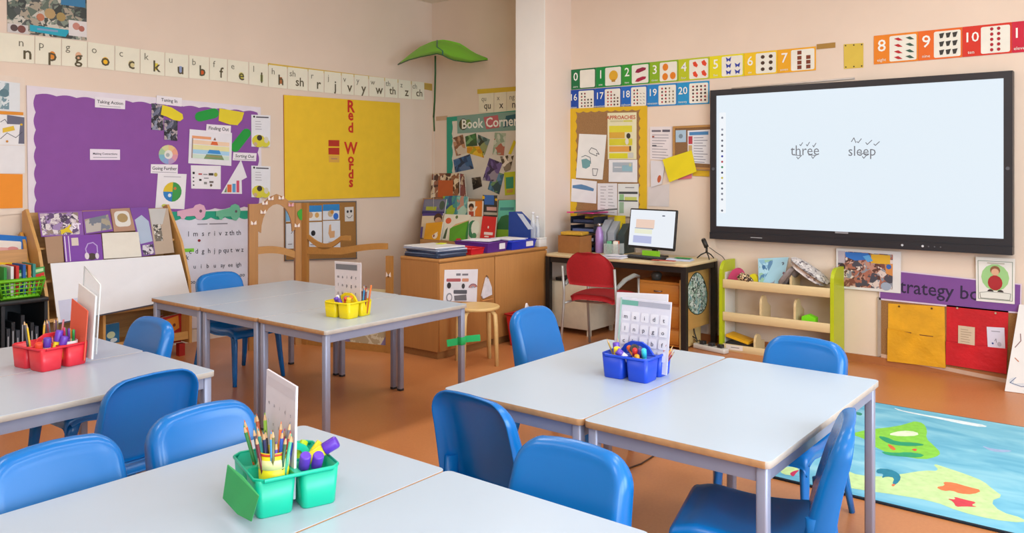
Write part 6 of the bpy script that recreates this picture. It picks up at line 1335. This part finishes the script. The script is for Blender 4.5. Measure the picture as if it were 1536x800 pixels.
b = MB(); b.box(c_+V(-.01, .0, .028), (.15, .19, .05), plas('#22242c')); b.box(c_+V(-.0862, .02, .03), (.0015, .10, .012), paper('#cfccd0')); tag(b.build('black_box', None, c_+V(0, 0, .003)), 'black flat box under the yellow book on bottom shelf', 'box')
b = MB(); b.box((fx+.14, y_(1215, fx+.14), zs2+.051), (.16, .26, .10), M('#5a2f36', .7)); tag(b.build('maroon_box', None, (fx+.14, y_(1215, fx+.14), zs2)), 'dark maroon box at right of bottom shelf', 'box')
s0 = [PXp(1089, 516.5, fx+.002), PXp(1114, 520, fx+.002), PXp(1114, 527, fx+.002), PXp(1089, 524, fx+.002)]
sheet('shelf_label', 'small white label on the bottom shelf lip', 'label', s0, nR, '#e6dcd2', [('r', .3, .4, .8, .55, '#8a847e')], .0008)

# ================================================================== TABLE CADDIES AND WHAT STANDS IN THEM
def caddy(name, label, c, yaw, col, sx=.215, sy=.235, h=.095):
    t = thing(name, label, 'caddy', (c[0], c[1], HT), yaw, 'table caddies'); m = plas(col, .35)
    tw, td = sx/2-.008, sy/2-.008
    for ix in (-1, 1):
        for iy in (-1, 1):
            cx_, cy_ = ix*(sx/4+.002), iy*(sy/4+.002); b = MB(); rings = []
            def ring(w_, d_, z_, r_=.014, seg=3):
                L = []
                for k, (a, c_) in enumerate(((1, 1), (-1, 1), (-1, -1), (1, -1))):
                    for i in range(seg+1):
                        an = k*pi/2+i/seg*pi/2; L.append((cx_+a*(w_/2-r_)+r_*cos(an), cy_+c_*(d_/2-r_)+r_*sin(an), z_))
                return L
            for w_, d_, z_ in ((tw*.84, td*.84, 0.), (tw*.88, td*.88, .004), (tw, td, h), (tw-.005, td-.005, h), (tw*.86, td*.86, .006)): rings.append(ring(w_, d_, z_))
            o_ = len(b.v); n_ = len(rings[0])
            for r_ in rings: b.v += r_
            for k in range(4):
                for i in range(n_): j = (i+1) % n_; b.face([o_+k*n_+i, o_+k*n_+j, o_+(k+1)*n_+j, o_+(k+1)*n_+i], m, True)
            b.face([o_+i for i in range(n_-1, -1, -1)], m); b.face([o_+4*n_+i for i in range(n_)], m); b.build('tub', t)
    b = MB(); X, Y = sx/2, sy/2
    b.tube([(-X+.02, -Y, h), (X-.02, -Y, h), (X, -Y+.02, h), (X, Y-.02, h), (X-.02, Y, h), (-X+.02, Y, h), (-X, Y-.02, h), (-X, -Y+.02, h), (-X+.02, -Y, h)], .0055, m, 6, False, .003); b.box((0, 0, h-.003), (.018, sy-.01, .005), m); b.box((0, 0, h-.003), (sx-.01, .018, .0052), m); b.build('rim', t)
    A = [(-X*.72, h-.002), (-X*.5, h+.03), (-X*.22, h+.046), (X*.22, h+.046), (X*.5, h+.03), (X*.72, h-.002)]
    I_ = [(X*.5, h-.002), (X*.36, h+.02), (X*.16, h+.03), (-X*.16, h+.03), (-X*.36, h+.02), (-X*.5, h-.002)]
    b = MB(); b.prism([V(x, -.006, z) for x, z in A+I_], V(0, .012, 0), m); b.build('handle', t)
    def W(lx, ly, z): return V(c[0]+lx*cos(yaw)-ly*sin(yaw), c[1]+lx*sin(yaw)+ly*cos(yaw), HT+z)
    return W
def pencil(label, grp, a, c_, col, r=.0038, tip=True, name='colouring_pencil'):
    """a: foot, c_: upper end (sharpened when tip)"""
    a, c_ = V(*a), V(*c_); d_ = unit(c_-a); L = np.linalg.norm(c_-a); b = MB()
    m = plas(col, .35)
    if tip:
        b.tube([a, a+d_*(L-.02)], r, m, 6); b.tube([a+d_*(L-.02), a+d_*(L-.006)], [r, r*.42], wood('#d8b080', 2), 6, False); b.tube([a+d_*(L-.006), a+d_*L], [r*.42, .0006], m, 6, False)
    else: b.tube([a, a+d_*L], r, m, 6)
    return tag(b.build(name, None, a), label, 'pencil', grp)
def glue(label, grp, a, c_, body, cap, r=.013):
    a, c_ = V(*a), V(*c_); t = thing('glue_stick', label, 'glue stick', a, 0, grp); d_ = unit(c_-a); L = np.linalg.norm(c_-a)
    b = MB(); b.lathe([(r*.95, 0), (r, .003), (r, L*.62)], plas(body, .35), (0, 0, 0), 14, axis=d_); b.build('barrel', t)
    b = MB(); b.lathe([(r*1.08, L*.62), (r*1.1, L*.64), (r*1.1, L*.96), (r*.95, L)], plas(cap, .35), (0, 0, 0), 14, axis=d_); b.build('cap', t)
def pen(label, grp, a, c_, body, cap, r=.006):
    a, c_ = V(*a), V(*c_); t = thing('felt_pen', label, 'pen', a, 0, grp); d_ = unit(c_-a); L = np.linalg.norm(c_-a)
    b = MB(); b.lathe([(r*.8, 0), (r, .004), (r, L*.68)], plas(body, .35), (0, 0, 0), 8, axis=d_); b.build('barrel', t)
    b = MB(); b.lathe([(r*1.12, L*.68), (r*1.12, L*.95), (r*.7, L)], plas(cap, .35), (0, 0, 0), 8, axis=d_); b.build('cap', t)
PC = [('orange', '#d8692a'), ('dark green', '#1f6a44'), ('blue', '#2456b8'), ('pink', '#d8688a'), ('navy', '#1d2a5a'), ('grey', '#6a6a70'), ('brown', '#7a4a30'), ('purple', '#5a3a9a'), ('yellow', '#e2c41f'), ('teal', '#1f8a86'), ('red', '#c0282c'), ('black', '#26242a'), ('sky blue', '#3a9ad0'), ('light green', '#5ab04a'), ('salmon', '#d88a78'), ('forest green', '#24583a'), ('violet', '#7a4ab0'), ('maroon', '#6a2430'), ('cobalt', '#1f3f9a'), ('peach', '#d8a482'), ('olive', '#6a6a34'), ('magenta', '#b83a78'), ('slate', '#46505e'), ('mint', '#4ab08a')]

# ---- green caddy (nearest table)
Wg = caddy('green_caddy', 'green four-tub caddy on the nearest table', (1.297, 1.79), R(-19), '#0cb892')
pot = Wg(-.045, -.052, .008)
t = thing('yellow_pot', 'small yellow pot with red top rim full of pencils, in green caddy', 'pot', pot)
b = MB(); b.lathe([(.030, 0), (.035, .004), (.039, .140), (.036, .140), (.031, .006)], plas('#e3d51c', .4), seg=20, cap=False); b.lathe([(.03, .0), (.03, .004)], plas('#e3d51c', .4), seg=20); b.build('cup', t)
b = MB(); b.lathe([(.0386, .132), (.0396, .133), (.0396, .138), (.0386, .139)], plas('#d0482c', .4), seg=20, cap=False); b.build('red_band', t)
b = MB(); b.lathe([(.0380, .098), (.0390, .0985), (.0396, .122), (.0386, .1225)], plas('#dfe0a0', .4), seg=20, cap=False); b.build('printed_label', t)
rg = random.Random(11)
PP = list(range(24))
for i, k in enumerate(PP):
    nm, c_ = PC[k]; a = 2*pi*i*.382+rg.random()*.3; r0 = .006+.020*sqrt((i+1)/24); r1 = r0*1.9+.010*rg.random()
    L = .168+.038*rg.random(); f_ = pot+V(cos(a)*r0*.7, sin(a)*r0*.7, .006); e_ = pot+V(cos(a)*r1, sin(a)*r1, L)
    pencil('%s colouring pencil in the yellow pot' % nm, 'pencils in the yellow pot', f_, e_, c_, .0046)
gp_ = Wg(-.085, -.03, .01)
for i, (nm, c_, dx, dy, L) in enumerate((('orange tall', '#d8642a', -.035, .03, .200), ('green tall', '#2f8a4a', -.045, .02, .190), ('sky blue tall', '#2f9ac8', -.015, .045, .205), ('rust tall', '#a8502a', -.02, .035, .210), ('lime tall', '#8ab83a', .0, .05, .205))):
    pencil('%s pencil behind the yellow pot in green caddy' % nm, 'tall pencils in green caddy', Wg(-.055+.006*i, .03+.006*i, .012), Wg(-.055+dx+.006*i, .03+dy, L), c_, .0052)
# card standing in the green caddy
q = [V(1.324, 1.911, .958), V(1.28, 1.722, .950), V(1.272, 1.722, .665), V(1.315, 1.911, .665)]
n_ = unit(np.cross(q[3]-q[0], q[1]-q[0])); n_ = n_ if n_[0] < 0 else -n_
GRID = lambda r0, c0, col='#55505c', seed=1: [('t', ch, .13+.185*(k % 5), .28+.17*(k//5), .05, col, .006) for k, ch in enumerate('maidtlnpgockubf')]
sheet('sound_card', 'pale letter sound card standing upright in green caddy', 'sound card', q, n_, '#d6d2da', [('r', .06, .05, .94, .13, '#cdc8d0')]+GRID(0, 0, '#7f7a86'), .006, group='letter sound cards')
for i, (nm, lx, ly, ex, ey, L) in enumerate((('lower left', .035, -.06, .03, -.075, .125), ('lower right', .065, -.065, .062, -.082, .122))):
    glue('purple-capped glue stick in green caddy, %s' % nm, 'glue sticks in green caddy', Wg(lx, ly+.04, .03), Wg(ex, ey, L), '#2f9ac0', '#6a3fc0')
glue('purple-capped yellow glue stick jutting out of green caddy', 'glue sticks in green caddy', Wg(.045, -.01, .085), Wg(.125, -.045, .135), '#dcd02a', '#5f33b4', .015)
for i, (nm, c_, lx, ly, ex, ey) in enumerate((('lime', '#b4d81c', .03, .0, .06, .03), ('yellow', '#e6d820', .05, -.01, .095, .0))):
    b = MB(); a_, e_ = Wg(lx, ly, .08), Wg(ex, ey, .125); b.tube([a_, e_], .011, plas(c_), 10); tag(b.build('highlighter', None, a_), '%s chunky highlighter in green caddy' % nm, 'highlighter')
# folded green paper clipped to the side of the caddy
P = lambda px, py, tt: (lambda a: V(a[0]*tt, a[1]*tt, EYE-(py-HZ)*tt/FPX))(ray(px))
q = [P(341, 698, 2.04), P(364, 716, 1.98), P(388, 745, 1.90), P(377, 783, 1.885), P(356, 772, 1.95), P(334, 748, 2.02)]
for p_ in q: p_[2] = max(p_[2], HT+.003)
b = MB(); b.prism(q, V(.004, .003, 0), M('#2f9f58', .6, .06, 10)); tag(b.build('green_flap', None, sum(q)/6), 'dark green paper flap hung on side of green caddy', 'paper')

# ---- blue caddy
Wb = caddy('blue_caddy', 'blue four-tub caddy on the right pair of tables', (2.985, 1.707), R(-88), '#1646c8')
def two_cards(label1, label2, px4a, px4b, xa, xb, cola, colb, its):
    for lb, pq, xx, c_, it in ((label1, px4a, xa, cola, its), (label2, px4b, xb, colb, [])):
        if pq is None: continue
        q = [PXp(*p, xx) for p in pq]; q[2][2] = q[3][2] = HT+.012
        sheet('sound_card', lb, 'sound card', q, nR, c_, it, .004, group='letter sound cards')
two_cards('front letter sound card with grid of letters in blue caddy', 'blank white card behind the sound card in blue caddy', [(931.6, 446), (1007.4, 454), (1000, 560), (924, 555)], [(925.5, 438.5), (1002, 442), (998, 560), (920, 555)], 3.015, 3.035, '#dcdce8', '#e2e2e8', [('r', .02, .03, .36, .10, '#6fb0a0'), ('r', .36, .03, .98, .10, '#aeb0be'), ('r', 0, 0, .03, 1, '#a9cfc4')]+[('R', .06+.188*(k % 5), .185+.17*(k//5), .215+.188*(k % 5), .32+.17*(k//5), '#e8e8f0', .006) for k in range(20)]+[('t', ch, .14+.188*(k % 5), .255+.17*(k//5), .085, '#3a3a48', .008) for k, ch in enumerate('maidtlnpgockubffl')])
for nm, (ax, ay, az), (ex, ey, ez), bo, ca in (('purple-capped, left', (-.06, -.05, .02), (-.075, -.045, .135), '#e6e0ea', '#6a48b8'), ('purple-capped, middle', (.0, -.07, .075), (-.04, -.10, .115), '#e6e0ea', '#6a48b8'), ('yellow-capped, left', (-.05, -.07, .02), (-.045, -.09, .125), '#e8e2d0', '#e8cf20')):
    glue('%s glue stick in blue caddy' % nm, 'glue sticks in blue caddy', Wb(ax, ay, az), Wb(ex, ey, ez), bo, ca)
for nm, (ax, ay, az), (ex, ey, ez), bo, ca in (('red', (.02, -.05, .03), (.035, -.085, .13), '#e8e4e0', '#d0302c'), ('turquoise', (.07, -.06, .02), (.075, -.085, .135), '#2fb0c8', '#38c0d8'), ('violet', (.05, -.055, .02), (.055, -.075, .13), '#e8e4e0', '#5a2f96'), ('orange', (.03, -.06, .08), (-.02, -.04, .125), '#e88a2a', '#e0602a'), ('amber', (.06, -.08, .02), (.05, -.10, .11), '#e8b02a', '#d89a20')):
    pen('%s chunky felt pen in blue caddy' % nm, 'felt pens in blue caddy', Wb(ax, ay, az), Wb(ex, ey, ez), bo, ca, .010)
b = MB(); c_ = Wb(.012, -.045, .118); b.lathe([(.017, -.012), (.019, -.01), (.019, .01), (.017, .012)], plas('#26262c'), c_, 14, axis=(-.8, -.5, .5)); b.lathe([(.012, .0121), (.012, .0122)], plas('#0c0c10'), c_, 12, axis=(-.8, -.5, .5)); tag(b.build('tape_roll', None, c_), 'small black sharpener standing in blue caddy', 'sharpener')
rg = random.Random(4)
for i, (nm, c_) in enumerate((('rust', '#a8502a'), ('brown', '#8a5030'), ('pink', '#c86a6a'), ('amber', '#e09a20'), ('terracotta', '#b8603a'), ('dark red', '#8a2f28'))):
    pencil('%s pencil fanned out at right of blue caddy' % nm, 'pencils in blue caddy', Wb(.055+.006*i, .055, .02), Wb(.10+.012*i, .06-.02*(i % 3), .155-.008*i), c_, .0036)
for i, (ex, ey) in enumerate(((-.11, -.06), (-.08, -.02))):
    pencil(['ochre pencil leaning out at left of blue caddy', 'tan pencil upright at left of blue caddy'][i], 'pencils in blue caddy', Wb(-.07, -.03, .02), Wb(ex, ey, .15), ['#b89a4a', '#c8a870'][i], .0034)

# ---- yellow caddy
Wy = caddy('yellow_caddy', 'yellow four-tub caddy on the far trio of tables', (3.155, 3.745), R(-82), '#e8cf08', .20, .21, .088)
two_cards('letter sound card standing in yellow caddy', None, [(502, 392), (541.5, 394.5), (541, 468), (503, 466)], None, 3.19, 0, '#d8cfd0', '', [('r', .05, .05, .86, .16, '#77777a'), ('r', .0, .0, 1, .02, '#e6e2e2')]+[('t', ch, .14+.17*(k % 5), .30+.165*(k//5), .09, '#44424c', .01) for k, ch in enumerate('maidtlnpgockubf')])
for i, (nm, c_, lx, ly) in enumerate((('brown', '#6a3f30', .05, .05), ('dark brown', '#54342a', .06, .06), ('blue', '#2a6ac0', .045, .045), ('red', '#b02a2c', .07, .05), ('sky blue', '#3a9ad0', .055, .04), ('orange', '#d8702a', .075, .06), ('maroon', '#6a2a30', .065, .045))):
    pencil('%s pencil upright in rear tub of yellow caddy' % nm, 'pencils in yellow caddy', Wy(lx+.016, ly, .012), Wy(lx+.034+.004*(i-3), ly+.01*((i % 3)-1), .165+.007*(i % 3)), c_, .0055, i % 2 == 0)
for nm, a_, e_, bo, ca in (('purple-capped', (.0, -.05, .03), (-.03, -.075, .115), '#e6e0ea', '#6a48b8'), ('yellow-capped', (.03, -.05, .03), (.06, -.06, .115), '#e6d820', '#e0c81c'), ('violet-capped', (.03, -.07, .04), (.0, -.085, .11), '#e6e0ea', '#5a3a9a')):
    glue('%s glue stick in yellow caddy' % nm, 'glue sticks in yellow caddy', Wy(*a_), Wy(*e_), bo, ca)
for nm, a_, e_, bo, ca in (('red', (.01, -.04, .07), (.045, -.07, .118), '#e0602a', '#d0402c'), ('grey', (-.05, .0, .02), (-.065, -.01, .115), '#dcd040', '#5a6a78'), ('white', (-.03, -.04, .03), (-.03, -.06, .125), '#ece8e6', '#e6e2e0'), ('orange', (.02, -.02, .08), (.06, -.04, .12), '#e8862a', '#e0701c')):
    pen('%s chunky felt pen in yellow caddy' % nm, 'felt pens in yellow caddy', Wy(*a_), Wy(*e_), bo, ca, .010)

# ---- red caddy
Wr = caddy('red_caddy', 'red four-tub caddy on the left edge tables', (1.535, 3.815), R(9), '#dc2c3c')
q = [V(1.655, 3.885, .918), V(1.645, 3.705, .882), V(1.63, 3.705, .665), V(1.64, 3.885, .665)]
n_ = unit(np.cross(q[3]-q[0], q[1]-q[0])); n_ = n_ if n_[0] < 0 else -n_
sheet('coral_folder', 'coral card folder standing upright in red caddy', 'folder', q, n_, '#e8664a', (), .004)
q = [V(1.685, 3.885, .985), V(1.672, 3.69, .945), V(1.655, 3.69, .668), V(1.665, 3.885, .668)]
sheet('white_booklet', 'white paper booklet behind the coral folder in red caddy', 'booklet', q, n_, '#e6e6e6', (), .008)
q = [V(1.700, 3.86, 1.062), V(1.690, 3.68, .995), V(1.672, 3.68, .69), V(1.680, 3.86, .69)]
b = MB(); sq = Sheet(q, n_); b.prism([sq.P(0, 1), sq.P(1, 1), sq.P(1, 0), sq.P(0, 0)], -n_*.003, clear('#e9eff0', .28)); o = tag(b.build('clear_sleeve', None, sum(q)/4), 'clear plastic sleeve rising above the white booklet', 'plastic sleeve')
b = MB(); b.tube([sq.P(0, 1, .0)-sum(q)/4, sq.P(0, 0)-sum(q)/4, sq.P(1, 0)-sum(q)/4, sq.P(1, 1)-sum(q)/4], .003, clear('#f2f6f4', .7), 6); b.build('edge', o)
for nm, a_, e_, bo, ca in (('purple-capped yellow, left', (-.01, -.04, .03), (.012, -.05, .155), '#e6cc20', '#6a3fb8'), ('purple-capped yellow, right', (.0, -.06, .03), (.02, -.075, .13), '#e6cc20', '#6a3fb8'), ('violet-capped silver', (-.05, -.055, .03), (-.052, -.066, .135), '#d8d4cc', '#5a3aa8'), ('red-capped', (-.075, -.04, .03), (-.085, -.06, .118), '#e8e2d8', '#e0482a')):
    glue('%s glue stick in red caddy' % nm, 'glue sticks in red caddy', Wr(*a_), Wr(*e_), bo, ca, .014)
t = thing('white_cup', 'white inner cup in red caddy holding felt pens', 'cup', Wr(.056, -.045, .008)); b = MB(); b.lathe([(.032, 0), (.036, .095), (.033, .095), (.029, .004)], plas('#e6e2e2'), seg=18, cap=False); b.lathe([(.03, 0), (.03, .003)], plas('#e6e2e2'), seg=18); b.build('wall', t)
for i, (nm, c_) in enumerate((('crimson', '#b82a52'), ('teal', '#1f8f84'), ('purple', '#6a3a9a'), ('yellow', '#e6b81c'), ('green', '#2f9a4a'), ('magenta', '#c0307a'))):
    pen('%s felt pen standing in white cup of red caddy' % nm, 'felt pens in red caddy', Wr(.036+.009*i, -.05+.008*(i % 2), .014), Wr(.030+.011*i, -.052+.012*(i % 2), .165-.004*i), c_, c_, .0058)
for i, (nm, c_) in enumerate((('dark', '#3a3440'), ('maroon', '#7a2f3c'), ('slate', '#5a6478'), ('brown', '#6a4a3a'), ('plum', '#5a3a5a'), ('olive', '#7a6a3a'), ('pink', '#c87a8a'))):
    pencil('%s pencil in rear tub of red caddy' % nm, 'pencils in red caddy', Wr(.03+.006*i, .05, .012), Wr(.01+.014*i, .055+.012*(i % 3), .18+.012*(i % 2)), c_, .0045, i % 2 == 1)
for i, (nm, c_, lx) in enumerate((('yellow', '#e0b820', -.07), ('charcoal', '#3a3a40', -.08), ('gold', '#c89a2a', -.03))):
    pencil('%s pencil leaning in left tub of red caddy' % nm, 'pencils in red caddy', Wr(lx+.01, .03, .012), Wr(lx-.005+.04*(i == 2), .05, .19+.015*(i == 1)), c_, .0048)

b = MB(); P_ = [FL(*p)+V(0, 0, .004) for p in ((925, 716), (945, 703), (962, 697), (984, 683))]; b.tube(P_, .004, M('#4a3020', .7), 6); tag(b.build('floor_cable', None, P_[0]), 'thin dark cable on floor under the blue caddy table', 'cable')
